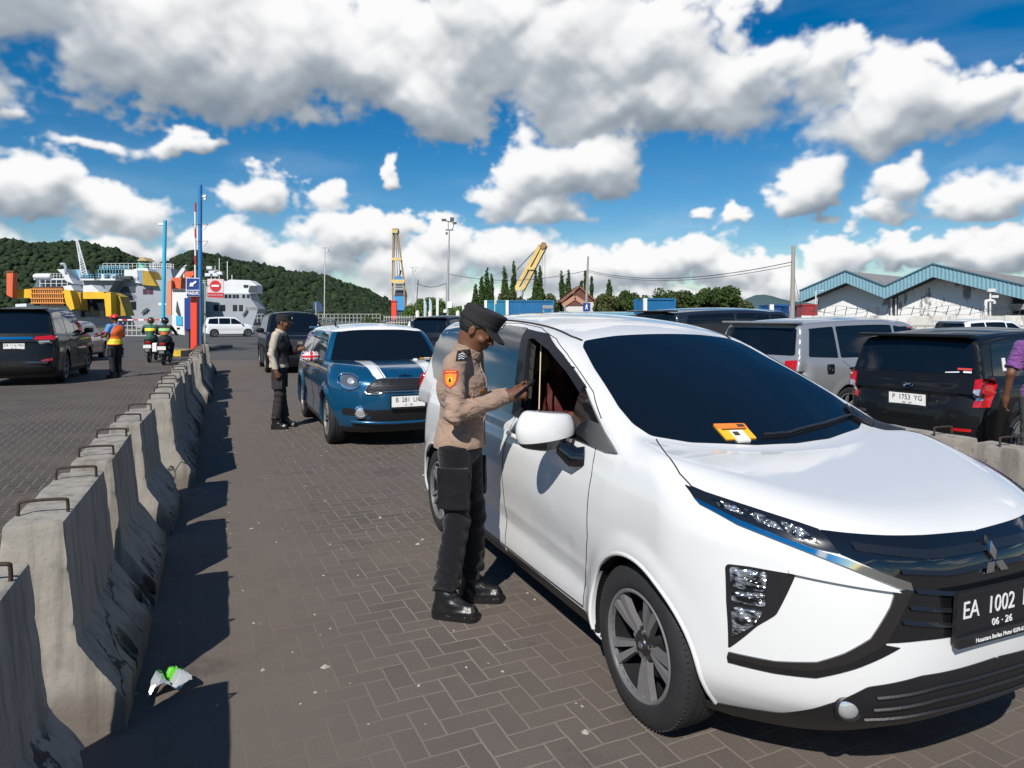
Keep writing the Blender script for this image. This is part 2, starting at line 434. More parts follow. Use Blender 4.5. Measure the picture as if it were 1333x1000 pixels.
AX = {'side': (1, 2, 0, 1), 'sideL': (1, 2, 0, -1), 'front': (0, 2, 1, 1), 'rear': (0, 2, 1, -1), 'top': (0, 1, 2, 1)}
def cast(f, uv, view, start=None, far=2.6):
    """drop points (given in a car's side / front / rear / top view) onto the implicit surface"""
    a, b, c_, s = AX[view]; uv = np.asarray(uv, float); n = len(uv)
    P = np.zeros((n, 3)); P[:, a] = uv[:, 0]; P[:, b] = uv[:, 1]
    st = start if start is not None else {'side': 1.2, 'sideL': 1.2, 'front': 1.1, 'rear': 4.6, 'top': 2.2}[view]
    t = np.full(n, st); done = np.zeros(n, bool); stp = .02
    lo_t = t.copy()
    for i in range(int(far / stp)):
        Q = P.copy(); Q[:, c_] = t * s
        v = f(Q); hit = (v < 0) & ~done; done |= hit
        lo_t = np.where(done, lo_t, t); t = np.where(done, t, t - stp)
        if done.all(): break
    a_, b_ = lo_t, t.copy()
    for i in range(14):
        m = (a_ + b_) / 2; Q = P.copy(); Q[:, c_] = m * s; v = f(Q) < 0
        b_ = np.where(v, m, b_); a_ = np.where(v, a_, m)
    P[:, c_] = a_ * s; P[~done] = np.nan
    return P
def grad(f, P, e=.012):
    G = np.stack([f(P + np.eye(3)[k] * e) - f(P - np.eye(3)[k] * e) for k in range(3)], 1)
    return G / (np.linalg.norm(G, axis=1, keepdims=True) + 1e-12)

def patch(f, outline, view, off=.003, skirt=.012, sp=.035, flat=None, inflate=0):
    """a conforming panel on the surface: outline in view coordinates, raised by off, with a rim going skirt inward"""
    O = resample(outline, sp)
    # drop duplicates
    keep = [0]
    for i in range(1, len(O)):
        if np.linalg.norm(O[i] - O[keep[-1]]) > 1e-4: keep.append(i)
    if np.linalg.norm(O[keep[-1]] - O[0]) < 1e-4: keep.pop()
    O = O[keep]
    lo = O.min(0); hi = O.max(0)
    gx, gy = np.meshgrid(np.arange(lo[0], hi[0], sp) + sp * .37, np.arange(lo[1], hi[1], sp) + sp * .41)
    g = np.stack([gx.ravel(), gy.ravel()], 1)
    if len(g):
        sdv = sd_poly(g[:, 0], g[:, 1], O); g = g[sdv < -sp * .45]
    pts = [Vector(p) for p in O] + [Vector(p) for p in g]
    r_ = delaunay_2d_cdt(pts, [], [list(range(len(O)))], 1, 1e-6)
    uv = np.array([tuple(p) for p in r_[0]]); F = [tuple(t) for t in r_[2]]
    P = cast(f, uv, view)
    bad = np.isnan(P[:, 0])
    if bad.any():
        good = np.where(~bad)[0]
        if not len(good): return [], []
        for i in np.where(bad)[0]:
            j = good[np.argmin(((uv[good] - uv[i]) ** 2).sum(1))]; P[i] = P[j]
            a, b, _, _ = AX[view]; P[i, a] = uv[i, 0]; P[i, b] = uv[i, 1]
    G = grad(f, P)
    T = P + G * off
    if inflate:
        d_ = -sd_poly(uv[:, 0], uv[:, 1], O); T = T + G * (inflate * np.sqrt(np.clip(d_ / (.5 * min(hi - lo)), 0, 1)))[:, None]
    # orientation
    F2 = []
    for t in F:
        n_ = np.cross(T[t[1]] - T[t[0]], T[t[2]] - T[t[0]])
        F2.append(t if n_ @ G[t[0]] > 0 else t[::-1])
    # boundary loop from directed edges
    ed = {}
    for t in F2:
        for i in range(len(t)): ed[(t[i], t[(i + 1) % len(t)])] = 1
    bd = [(a, b) for (a, b) in ed if (b, a) not in ed]
    bv = {}; V = [tuple(p) for p in T]
    for a, b in bd:
        for k in (a, b):
            if k not in bv: bv[k] = len(V); V.append(tuple(T[k] - G[k] * (skirt + off)))
    F3 = F2 + [(a, bv[a], bv[b], b) for a, b in bd]
    return V, F3
def patch_obj(name, f, outline, view, m, parent, off=.003, skirt=.012, sp=.035, mirror=False, inflate=0, smooth=40):
    V, F = patch(f, outline, view, off, skirt, sp, inflate=inflate)
    if not V: return None
    if mirror: V = [(-p[0], p[1], p[2]) for p in V]; F = [q[::-1] for q in F]
    return mk(name, V, F, m, parent, smooth)
def seam(f, line, view, r=.0035, sp=.05, off=.0):
    """dark shut line following the surface"""
    L = resample(line, sp, False); P = cast(f, L, view); ok = ~np.isnan(P[:, 0]); P = P[ok]
    if len(P) < 2: return MB()
    G = grad(f, P); P = P + G * off
    m = MB(); m.tube([tuple(p) for p in P], r, 5); return m
def mirror_mb(m):
    n = len(m.v); m.v += [(-p[0], p[1], p[2]) for p in m.v]; m.f += [tuple(i + n for i in q)[::-1] for q in m.f]; m.m += m.m[:]; return m

# ---- round cones for bodies
def rcone(P, a, b, r1, r2):
    a = np.asarray(a, float); b = np.asarray(b, float); ba = b - a; l2 = ba @ ba
    t = np.clip(((P - a) @ ba) / (l2 + 1e-12), 0, 1)
    d = np.sqrt(((P - a - t[:, None] * ba) ** 2).sum(1))
    return d - (r1 + (r2 - r1) * t)
def ell(P, c, r, Rm=None):
    q = P - np.asarray(c, float)
    if Rm is not None: q = q @ Rm
    r = np.asarray(r, float); k0 = np.sqrt(((q / r) ** 2).sum(1)); k1 = np.sqrt(((q / (r * r)) ** 2).sum(1))
    return np.where(k1 < 1e-9, -r.min(), k0 * (k0 - 1) / (k1 + 1e-12))

# ------------------------------------------------------------------ wheels
RIMS = mat('alloy', (.24, .24, .245), .34, .5, var=.05, vscale=30)
RIMD = mat('alloy_dark', (.03, .03, .033), .35, .4)
def wheel(parent, x, y, r=.316, rim=.215, w=.205, style='double5', steer=0, side=1, seg=72, simple=False, spoke=None):
    """a wheel as part > tyre, rim; the outer face is at x, looking toward side"""
    o = bpy.data.objects.new('wheel', None); C.objects.link(o); o.parent = parent
    o.location = (x, y, r); o.rotation_euler = (0, 0, steer)
    M = Matrix.Rotation(PI / 2 * side, 4, 'Y')        # local z of the lathe -> outward x
    n = seg
    s = w / .205
    # tyre: profile (radius, depth) from the rim lip over the sidewall to the tread and back; z=0 outer face
    pr = [(rim - .012, -.03), (rim + .004, -.006), (rim + .02, -.002), (r - .055, 0.0), (r - .03, -.006), (r - .012, -.016 * s), (r - .003, -.03 * s), (r, -.045 * s)]
    z = .045
    for k in range(3):
        pr += [(r, -(z + .026) * s), (r - .009, -(z + .028) * s), (r - .009, -(z + .033) * s), (r, -(z + .035) * s)]; z += .038
    pr += [(r - .004, -(w - .02)), (r - .03, -w), (rim, -w + .01), (rim - .02, -w + .03)]
    t = MB(); t.lathe(pr, n, M)
    if not simple:                                     # lateral sipes cut: small dark blocks between tread ribs
        for k in range(n):
            a = 2 * PI * (k + .5) / n
            Mk = M @ Matrix.Rotation(a, 4, 'Z')
            t.box(Mk @ Vector((r - .0068, 0, -.030 * s)), (.008, .0022, .026), M=(Mk.to_3x3().to_4x4()))
    t.build('tyre', RUBBER, o, 50)
    b = MB(); ms = [spoke or RIMS, RIMD, BLK, CHROME]
    b.lathe([(rim - .004, -.03), (rim + .002, -.008), (rim - .004, -.003), (rim - .012, -.006), (rim - .016, -.03)], n, M)
    b.cm = 1; b.lathe([(rim - .014, -.02), (rim - .02, -.16 * s), (.06, -.165 * s)], 36, M)
    b.cm = 1; b.lathe([(.0, -.05), (.055, -.05), (.06, -.09), (.14, -.095), (.142, -.105), (.0, -.105)], 32, M)   # brake disc
    def spokep(a0, w0, w1, r0, r1, skew=0):
        Mk = M @ Matrix.Rotation(a0, 4, 'Z')
        z0, z1 = -.040, -.012
        v = []
        for (rr, ww, zz, sk) in ((r0, w0, z0, 0), (r0 + (r1 - r0) * .5, (w0 + w1) / 2, (z0 + z1) / 2 + .006, skew * .5), (r1, w1, z1, skew)):
            v += [Mk @ Vector((rr, sk - ww / 2, zz)), Mk @ Vector((rr, sk + ww / 2, zz)), Mk @ Vector((rr, sk + ww / 2 + .003, zz - .028)), Mk @ Vector((rr, sk - ww / 2 - .003, zz - .028))]
        f = []
        for i in range(2):
            for j in range(4): f.append((i * 4 + j, i * 4 + (j + 1) % 4, i * 4 + 4 + (j + 1) % 4, i * 4 + 4 + j))
        b.cm = 0; b.add(v, [q for q in f[:]])
    if style == 'double5':
        for k in range(5):
            a = 2 * PI * k / 5 + .2
            for sg in (1, -1):
                spokep(a + sg * .13, .015, .034, .035, rim - .008, sg * .008)
            b.cm = 3
            b.lathe([(0, -.028), (.010, -.028), (.011, -.045)], 6, M @ Matrix.Rotation(a + .3, 4, 'Z') @ Matrix.Translation((.052, 0, 0)))
    elif style == 'multi':
        for k in range(10): spokep(2 * PI * k / 10, .022, .030, .035, rim - .008, .012 if k % 2 else -.012)
    else:
        for k in range(6): spokep(2 * PI * k / 6, .045, .034, .035, rim - .008)
    b.cm = 1; b.lathe([(0, -.024), (.03, -.024), (.034, -.03), (.068, -.040), (.07, -.06)], 24, M)
    b.cm = 3; b.lathe([(0, -.021), (.013, -.021), (.016, -.025)], 12, M)
    rr = b.build('rim', ms, o, 30)
    return o

# ------------------------------------------------------------------ car bodies
def table(pts, n=10):
    s = spline(pts, n); o = np.argsort(s[:, 0]); return s[o, 0], s[o, 1]
def carbody(c):
    """returns (solid, carved) implicit functions of a car described by its profiles"""
    W = c['W']; inz, inv = table(c['side']); nz, ny = table(c['nose']); tz, ty = table(c['tail'])
    py_, pz_ = table(c['top']); ry, rz_ = table(c['roof']); kf, pf = c['fplan']; kr, pr_ = c['rplan']
    (wy0, wz0), (wy1, wz1) = c['ws']; (gy0, gz0), (gy1, gz1) = c['rg']
    cb, zb, t1, t2, z2 = c['cab']; ar = c['arch']; wb = c['wheels']
    tp = table(c.get('taper', [(-9, 0), (9, 0)])) if 'taper' in c else None
    cw0, cw1 = c.get('wsc', (.25, .06)); rgc = c.get('rgc', .06); crown = c.get('crown', .06); raise_ = c.get('raise', .02)
    kk = c.get('k', (.07, .10, .10)); flare = c.get('flare', .012)
    def solid(P):
        x = np.abs(P[:, 0]); y = P[:, 1]; z = P[:, 2]
        wi = W - np.interp(z, inz, inv)
        if tp: wi = wi - np.interp(y, *tp)
        for wy in wb:
            d = np.sqrt((y - wy) ** 2 + (z - c['wr']) ** 2)
            wi = wi + flare * np.clip(1 - np.abs(d - ar - .02) / .09, 0, 1) ** 2 * (3 - 2 * np.clip(1 - np.abs(d - ar - .02) / .09, 0, 1)) * (z < c['wr'] + ar + .14)
        if 'sculpt' in c: wi = wi - c['sculpt'](y, z)
        fs = x - wi
        ft = (z - np.interp(y, py_, pz_) - raise_ * (x / .7) ** 2)
        xr = np.clip(x / W, 0, 1.2)
        fn = y - (np.interp(z, nz, ny) - kf * xr ** pf)
        fr = -y + (np.interp(z, tz, ty) + kr * xr ** pr_)
        low = smax(smax(fs, ft, kk[0]), smax(fn * .8, fr * .8, .02), kk[1])
        low = smax(low, c['zb'] - z + c.get('zbf', 0) * np.clip(y - wb[0], 0, 1), .03)
        wc = cb - np.maximum(z - zb, -.02) * t1 - t2 * np.maximum(z - z2, 0) ** 2
        if tp: wc = wc - np.interp(y, *tp) * 1.2
        fcs = (x - wc) * .95
        fcr = z - np.interp(y, ry, rz_) + crown * (x / .6) ** 2
        sl = (wy0 - wy1) / (wz1 - wz0); cc = cw0 + (cw1 - cw0) * np.clip((z - wz0) / (wz1 - wz0), 0, 1)
        fw = (y - (wy0 - (z - wz0) * sl) + cc * x * x) / math.hypot(1, sl)
        sr = (gy1 - gy0) / (gz1 - gz0)
        fg = (-y + (gy0 + (z - gz0) * sr) + rgc * x * x) / math.hypot(1, sr)
        cab = smax(smax(smax(fcs, fcr, kk[2]), smax(fw, fg, .02), c.get('kw', .05)), zb - .12 - z, .02)
        return smin(low, cab, c.get('kj', .03))
    def carved(P):
        f = solid(P); x = np.abs(P[:, 0]); y = P[:, 1]; z = P[:, 2]
        for wy in wb:
            g = smax(np.sqrt((y - wy) ** 2 + (z - c['wr']) ** 2) - ar, c.get('archx', .52) - x, .01)
            f = np.maximum(f, -g)
        for view, poly, depth in c.get('recess', []):
            m = f < .12
            if not m.any(): continue
            a, b, _, s = AX[view]
            q = P[m]; u = np.abs(q[:, a]) if a == 0 else q[:, a]
            sdp = sd_poly(u, q[:, b], poly)
            lim = np.where(q[:, 1] * s > 0, -1., 1.) if view in ('front', 'rear') else np.where(np.abs(q[:, 0]) > .35, -1., 1.)
            g = np.maximum(np.maximum(sdp, -(f[m] + depth)), lim)
            f[m] = np.maximum(f[m], -g)
        if 'hollow' in c: f = np.maximum(f, -c['hollow'](P, f))
        return f
    return solid, carved

def shell(c, solid, carved, h, parts, mats, classify, parent, name='body'):
    """mesh the body, cut it along the door and bonnet lines and give every panel its own object"""
    y0 = min(p[1] for p in c['tail']) - .1; y1 = max(p[1] for p in c['nose']) + .1
    zt = max(p[1] for p in c['roof']) + .08
    V, F = dc(carved, (-c['W'] - .06, y0, c['zb'] - .05), (c['W'] + .06, y1, zt), h)
    bm = bmesh.new(); vs = [bm.verts.new(v) for v in V]
    for q in F:
        try: bm.faces.new([vs[i] for i in q])
        except ValueError: pass
    for view, poly in [p[1:3] for p in parts]:
        a, b, k, s = AX[view]
        n = len(poly)
        for i in range(n):
            A = np.array(poly[i]); B = np.array(poly[(i + 1) % n]); e = B - A; L = np.linalg.norm(e)
            if L < .02: continue
            e = e / L
            fs = []
            for f in bm.faces:
                m = f.calc_center_median(); d0 = m[a] - A[0]; d1 = m[b] - A[1]
                al = d0 * e[0] + d1 * e[1]; ac = abs(d0 * e[1] - d1 * e[0])
                if ac < h * 1.2 and -h < al < L + h and (m[k] * s > .3 if view in ('side', 'front', 'rear') else m[k] > .5): fs.append(f)
            if not fs: continue
            ge = set(); gv = set()
            for f in fs: ge.update(f.edges); gv.update(f.verts)
            no = [0, 0, 0]; no[a] = -e[1]; no[b] = e[0]; co = [0, 0, 0]; co[a] = A[0]; co[b] = A[1]
            bmesh.ops.bisect_plane(bm, geom=fs + list(ge) + list(gv), plane_co=co, plane_no=no, dist=1e-4)
    for f in bm.faces: f.smooth = True
    for e in bm.edges:
        if len(e.link_faces) == 2: e.smooth = e.calc_face_angle(0) < R(32)
    me = bpy.data.meshes.new('t'); bm.to_mesh(me); bm.free()
    nf = len(me.polygons); cen = np.zeros(nf * 3); me.polygons.foreach_get('center', cen); cen = cen.reshape(-1, 3)
    mi = classify(cen, solid)
    lab = np.zeros(nf, int)
    for i, (nm, view, poly) in enumerate([p[:3] for p in parts]):
        a, b, k, s = AX[view]
        ins = (sd_poly(cen[:, a], cen[:, b], poly) < 0) & (cen[:, k] * s > (.3 if view != 'top' else .5)) & (np.abs(solid(cen)) < .02)
        lab[ins & (lab == 0)] = i + 1
    cn = np.zeros(len(me.loops) * 3); me.corner_normals.foreach_get('vector', cn); cn = cn.reshape(-1, 3)
    co = np.zeros(len(me.vertices) * 3); me.vertices.foreach_get('co', co); co = co.reshape(-1, 3)
    lv = np.zeros(len(me.loops), int); me.loops.foreach_get('vertex_index', lv)
    ls = np.zeros(nf, int); me.polygons.foreach_get('loop_start', ls); lt = np.zeros(nf, int); me.polygons.foreach_get('loop_total', lt)
    out = {}
    for L in range(len(parts) + 1):
        fi = np.where(lab == L)[0]
        if not len(fi): continue
        loops = np.concatenate([np.arange(ls[i], ls[i] + lt[i]) for i in fi])
        used, inv = np.unique(lv[loops], return_inverse=True)
        faces = []; k = 0
        for i in fi: faces.append(tuple(inv[k:k + lt[i]].tolist())); k += lt[i]
        nm = name if L == 0 else parts[L - 1][0]
        m2 = bpy.data.meshes.new(nm); m2.from_pydata(co[used].tolist(), [], faces)
        for x in mats: m2.materials.append(x)
        m2.polygons.foreach_set('material_index', mi[fi].astype(np.int32))
        m2.polygons.foreach_set('use_smooth', np.ones(len(fi), bool))
        if len(m2.loops) == len(loops): m2.normals_split_custom_set(cn[loops].tolist())
        o = bpy.data.objects.new(nm, m2); C.objects.link(o); o.parent = parent
        out.setdefault(nm, []).append(o)
    bpy.data.meshes.remove(me)
    return out

def plate(parent, txt, sub, loc, rz=0, white=True, tilt=0, w=.43, h=.135, name='number_plate'):
    """number plate facing local -Y of its own frame turned by rz (0 = faces +Y of the car)"""
    bg = mat('plate_white', (.75, .75, .73), .35) if white else mat('plate_black', (.012, .013, .016), .3)
    fg = mat('plate_ink', (.01, .01, .012), .5) if white else mat('plate_silver', (.75, .75, .75), .35)
    Rm = Matrix.Translation(loc) @ Matrix.Rotation(rz, 4, 'Z') @ Matrix.Rotation(-tilt, 4, 'X') @ Matrix.Rotation(PI, 4, 'Z') @ Matrix.Rotation(PI / 2, 4, 'X')
    m = MB(); ms = [bg, fg, BLK]
    m.add(*_tr(MB().box((0, 0, 0), (w, h, .006), bev=.002), Rm)); m.cm = 1
    t = w / .43
    text_mb(txt, .082 * t, Rm @ Matrix.Translation((0, .018 * t, .0035)), .0012, m, .86)
    text_mb(sub, .034 * t, Rm @ Matrix.Translation((0, -.042 * t, .0035)), .0012, m, 1.1)
    m.cm = 2
    for a, b in (((-w / 2 - .008, 0), (.016, h + .03)), ((w / 2 + .008, 0), (.016, h + .03)), ((0, h / 2 + .008), (w, .014)), ((0, -h / 2 - .012), (w, .024))):
        m.add(*_tr(MB().box((a[0], a[1], -.001), (b[0], b[1], .014)), Rm))
    return m.build(name, ms, parent)
def _tr(m, T): return [T @ Vector(p) for p in m.v], m.f

def rims_of(parent, c, style, **kw):
    for i, wy in enumerate(c['wheels']):
        for s in (1, -1): wheel(parent, s * (c['W'] - c.get('wheel_in', .018)), wy, c['wr'], c.get('rim', c['wr'] * .68), style=style, side=s, steer=kw.get('steer', 0) if i == 0 else 0, seg=kw.get('seg', 48), simple=kw.get('simple', True), spoke=kw.get('spoke'))

# ================================================================== ground
def A(px, Y): return (px - 666.5) / 913.5 * Y
def Zh(py, Y): return EYE + (413.2 - py) / 913.5 * Y
def AZ(px, py, Y): return (A(px, Y), Y, Zh(py, Y))

def node_mat(name):
    m = bpy.data.materials.new(name); m.use_nodes = True
    return m, m.node_tree, m.node_tree.nodes['Principled BSDF']
def mnode(t, op, a, b=None, c=None):
    n = N(t, 'ShaderNodeMath', operation=op)
    for i, v in enumerate((a, b, c)):
        if v is None: continue
        if isinstance(v, (int, float)): n.inputs[i].default_value = v
        else: t.links.new(v, n.inputs[i])
    return n.outputs[0]
def noise(t, vec, scale, detail=6, rough=.6, ntype=None):
    n = N(t, 'ShaderNodeTexNoise'); n.inputs['Scale'].default_value = scale; n.inputs['Detail'].default_value = detail; n.inputs['Roughness'].default_value = rough
    t.links.new(vec, n.inputs[0]); return n.outputs[0]
def rng(t, v, a, b, c=0, d=1, smooth=False):
    n = N(t, 'ShaderNodeMapRange'); n.interpolation_type = 'SMOOTHSTEP' if smooth else 'LINEAR'
    t.links.new(v, n.inputs[0])
    for i, x in enumerate((a, b, c, d)): n.inputs[i + 1].default_value = x
    return n.outputs[0]
def mixc(t, f, a, b, mode='MIX'):
    n = N(t, 'ShaderNodeMix', data_type='RGBA', blend_type=mode)
    if isinstance(f, (int, float)): n.inputs[0].default_value = f
    else: t.links.new(f, n.inputs[0])
    for i, v in ((6, a), (7, b)):
        if isinstance(v, tuple): n.inputs[i].default_value = (*v, 1)
        else: t.links.new(v, n.inputs[i])
    return n.outputs[2]

def paver_mat():
    m, t, p = node_mat('herringbone_pavers')
    co = N(t, 'ShaderNodeTexCoord'); mp = N(t, 'ShaderNodeMapping'); mp.inputs['Rotation'].default_value = (0, 0, R(-25)); mp.inputs['Scale'].default_value = (1 / .105,) * 3
    t.links.new(co.outputs['Object'], mp.inputs[0])
    wob = N(t, 'ShaderNodeTexNoise'); wob.inputs['Scale'].default_value = 9; t.links.new(co.outputs['Object'], wob.inputs[0])
    va = N(t, 'ShaderNodeVectorMath', operation='MULTIPLY_ADD'); t.links.new(wob.outputs['Color'], va.inputs[0]); va.inputs[1].default_value = (.10, .10, 0); t.links.new(mp.outputs[0], va.inputs[2])
    s = N(t, 'ShaderNodeSeparateXYZ'); t.links.new(va.outputs[0], s.inputs[0])
    x, y = s.outputs[0], s.outputs[1]
    fx = mnode(t, 'FLOOR', x); fy = mnode(t, 'FLOOR', y); u = mnode(t, 'FRACT', x); v = mnode(t, 'FRACT', y)
    r = mnode(t, 'FLOORED_MODULO', mnode(t, 'SUBTRACT', fx, fy), 4)
    r = mnode(t, 'ROUND', r)
    def eq(k): return mnode(t, 'COMPARE', r, float(k), .1)
    e0, e1, e2, e3 = eq(0), eq(1), eq(2), eq(3)
    dl = mnode(t, 'ADD', u, e1); dr = mnode(t, 'ADD', mnode(t, 'SUBTRACT', 1, u), e0)
    db = mnode(t, 'ADD', v, e2); dt = mnode(t, 'ADD', mnode(t, 'SUBTRACT', 1, v), e3)
    e = mnode(t, 'MINIMUM', mnode(t, 'MINIMUM', dl, dr), mnode(t, 'MINIMUM', db, dt))
    ix = mnode(t, 'SUBTRACT', fx, e1); iy = mnode(t, 'SUBTRACT', fy, e2)
    cv = N(t, 'ShaderNodeCombineXYZ'); t.links.new(ix, cv.inputs[0]); t.links.new(iy, cv.inputs[1])
    wn = N(t, 'ShaderNodeTexWhiteNoise', noise_dimensions='2D'); t.links.new(cv.outputs[0], wn.inputs['Vector'])
    O_ = co.outputs['Object']
    big = noise(t, O_, .35, 4); mid = noise(t, O_, 2.2, 6, .65); fine = noise(t, O_, 120, 4, .7); grit = noise(t, O_, 420, 2, .6)
    # dust fills the joints in the trafficked lane beside the barrier
    dus = rng(t, mnode(t, 'ADD', noise(t, O_, .8, 5, .62), mnode(t, 'MULTIPLY', big, .35)), .55, .78, 0, 1, True)
    s2 = N(t, 'ShaderNodeSeparateXYZ'); t.links.new(O_, s2.inputs[0])
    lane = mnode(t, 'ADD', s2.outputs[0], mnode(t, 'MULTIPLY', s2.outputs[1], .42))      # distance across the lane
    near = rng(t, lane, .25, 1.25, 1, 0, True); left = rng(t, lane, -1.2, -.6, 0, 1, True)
    dusty = mnode(t, 'MULTIPLY', near, left)
    dus = mnode(t, 'MAXIMUM', mnode(t, 'MULTIPLY', dus, .55), mnode(t, 'MULTIPLY', dusty, rng(t, mid, .25, .6, .55, 1)))
    joint = rng(t, e, .022, .070, 1, 0, True)
    jm = mnode(t, 'MULTIPLY', joint, mnode(t, 'SUBTRACT', 1, mnode(t, 'MULTIPLY', dus, .9)))
    base = mixc(t, rng(t, wn.outputs['Value'], 0, 1, 0, 1), (.084, .071, .062), (.126, .105, .090))
    base = mixc(t, rng(t, mid, .3, .7), base, (.104, .088, .077))
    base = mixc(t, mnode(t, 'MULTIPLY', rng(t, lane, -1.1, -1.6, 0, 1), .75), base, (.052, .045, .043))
    k = rng(t, fine, .3, .7, .72, 1.25); sc = N(t, 'ShaderNodeVectorMath', operation='SCALE'); t.links.new(base, sc.inputs[0]); t.links.new(k, sc.inputs['Scale'])
    base = sc.outputs[0]
    base = mixc(t, mnode(t, 'MULTIPLY', jm, .85), base, (.215, .185, .158))
    base = mixc(t, mnode(t, 'MULTIPLY', dus, .75), base, (.134, .111, .094))
    st = rng(t, noise(t, O_, 1.1, 6, .7), .56, .70, 0, .6, True)
    base = mixc(t, st, base, (.050, .043, .039))
    gr = rng(t, grit, .68, .78, 0, .5); base = mixc(t, gr, base, (.22, .19, .165))
    t.links.new(base, p.inputs['Base Color']); p.inputs['Roughness'].default_value = .88; p.inputs['Specular IOR Level'].default_value = .3
    h = mnode(t, 'ADD', mnode(t, 'MULTIPLY', jm, -.6), mnode(t, 'MULTIPLY', fine, .55))
    b = N(t, 'ShaderNodeBump'); b.inputs['Strength'].default_value = .55; b.inputs['Distance'].default_value = .006; t.links.new(h, b.inputs['Height']); t.links.new(b.outputs[0], p.inputs['Normal'])
    return m
def asphalt_mat():
    m, t, p = node_mat('worn_asphalt'); co = N(t, 'ShaderNodeTexCoord'); O_ = co.outputs['Object']
    a = noise(t, O_, .12, 6, .6); b_ = noise(t, O_, 1.3, 6, .7); c_ = noise(t, O_, 60, 3, .7)
    base = mixc(t, rng(t, a, .35, .65), (.045, .044, .044), (.078, .073, .070)); base = mixc(t, rng(t, b_, .35, .7, 0, .6), base, (.095, .088, .082))
    base = mixc(t, rng(t, c_, .4, .7, 0, .4), base, (.035, .034, .034))
    t.links.new(base, p.inputs['Base Color']); p.inputs['Roughness'].default_value = .85
    return m
def sheet(name, pts, z, m):
    o = mk(name, [(x, y, z) for x, y in pts], [tuple(range(len(pts)))], m); tag(o, kind='structure'); return o
sheet('ground', [(-2500, -60), (2500, -60), (2500, 110), (-2500, 110)], -.012, mat('bare_ground', (.10, .09, .078), .95, var=.25, vscale=.3))
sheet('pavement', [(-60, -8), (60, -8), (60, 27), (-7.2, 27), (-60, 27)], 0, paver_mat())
sheet('road', [(-60, 27), (60, 27), (60, 75), (-60, 75)], -.004, asphalt_mat())
sheet('water', [(-4000, 110), (4000, 110), (4000, 9000), (-4000, 9000)], -1.6, mat('sea_water', (.02, .06, .075), .12, bump=.4, bscale=.8))
sheet('quay_edge', [(-2500, 109.5), (2500, 109.5), (2500, 110), (-2500, 110)], .02, mat('quay_concrete', (.3, .29, .27), .8))
# worn lane paint where the paving meets the asphalt
mk('road_marking', [(-9.6, 26.6, .003), (-7.9, 26.3, .003), (-7.8, 26.48, .003), (-9.5, 26.8, .003)], [(0, 1, 2, 3)], mat('old_paint', (.5, .5, .48), .8, var=.3, vscale=6))['kind'] = 'structure'

# ------------------------------------------------------------------ concrete barriers
def concrete_mat(name, base, dark, seedoff=0.0):
    m, t, p = node_mat(name); co = N(t, 'ShaderNodeTexCoord'); oi = N(t, 'ShaderNodeObjectInfo')
    va = N(t, 'ShaderNodeVectorMath', operation='MULTIPLY_ADD'); cx = N(t, 'ShaderNodeCombineXYZ')
    for i in range(3): t.links.new(oi.outputs['Random'], cx.inputs[i])
    t.links.new(cx.outputs[0], va.inputs[0]); va.inputs[1].default_value = (37, 53, 19); t.links.new(co.outputs['Object'], va.inputs[2])
    O_ = va.outputs[0]
    stm = N(t, 'ShaderNodeMapping'); stm.inputs['Scale'].default_value = (5, 5, .55); t.links.new(O_, stm.inputs[0])
    a = noise(t, O_, 1.6, 7, .65); b_ = noise(t, stm.outputs[0], 2.4, 6, .6); c_ = noise(t, O_, 38, 5, .7); d_ = noise(t, O_, 9, 6, .7)
    col = mixc(t, rng(t, a, .3, .7), base, tuple(x * .8 for x in base)); col = mixc(t, rng(t, b_, .44, .66, 0, .85, True), col, dark)
    col = mixc(t, rng(t, d_, .56, .70, 0, .5), col, tuple(x * .42 for x in base)); col = mixc(t, rng(t, c_, .3, .7, 0, .3), col, tuple(x * .62 for x in base))
    sz = N(t, 'ShaderNodeSeparateXYZ'); t.links.new(co.outputs['Object'], sz.inputs[0])
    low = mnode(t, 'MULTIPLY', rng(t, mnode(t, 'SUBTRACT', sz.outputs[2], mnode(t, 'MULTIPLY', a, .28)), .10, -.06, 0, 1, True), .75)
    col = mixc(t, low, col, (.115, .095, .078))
    # hairline cracks and tar runs on the foot
    cm_ = N(t, 'ShaderNodeMapping'); cm_.inputs['Scale'].default_value = (3.2, 3.2, 1.1); t.links.new(O_, cm_.inputs[0])
    vo = N(t, 'ShaderNodeTexVoronoi', feature='DISTANCE_TO_EDGE'); vo.inputs['Scale'].default_value = 1.0
    va2 = N(t, 'ShaderNodeVectorMath', operation='MULTIPLY_ADD'); nz_ = N(t, 'ShaderNodeTexNoise'); nz_.inputs['Scale'].default_value = 7; nz_.inputs['Detail'].default_value = 5; t.links.new(O_, nz_.inputs[0]); t.links.new(nz_.outputs['Color'], va2.inputs[0]); va2.inputs[1].default_value = (.5, .5, .5); t.links.new(cm_.outputs[0], va2.inputs[2]); t.links.new(va2.outputs[0], vo.inputs[0])
    ck = mnode(t, 'MULTIPLY', rng(t, vo.outputs['Distance'], .010, .022, 1, 0, True), rng(t, mnode(t, 'ADD', a, rng(t, sz.outputs[2], .45, .25, 0, .25)), .60, .70, 0, .85, True))
    col = mixc(t, ck, col, (.022, .020, .018))
    t.links.new(col, p.inputs['Base Color']); p.inputs['Roughness'].default_value = .9; p.inputs['Specular IOR Level'].default_value = .25
    h = mnode(t, 'ADD', mnode(t, 'MULTIPLY', c_, .5), mnode(t, 'MULTIPLY', d_, .8)); b = N(t, 'ShaderNodeBump'); b.inputs['Strength'].default_value = .6; b.inputs['Distance'].default_value = .008
    t.links.new(h, b.inputs['Height']); t.links.new(b.outputs[0], p.inputs['Normal'])
    return m
CONC = concrete_mat('barrier_concrete', (.36, .33, .285), (.17, .155, .135))
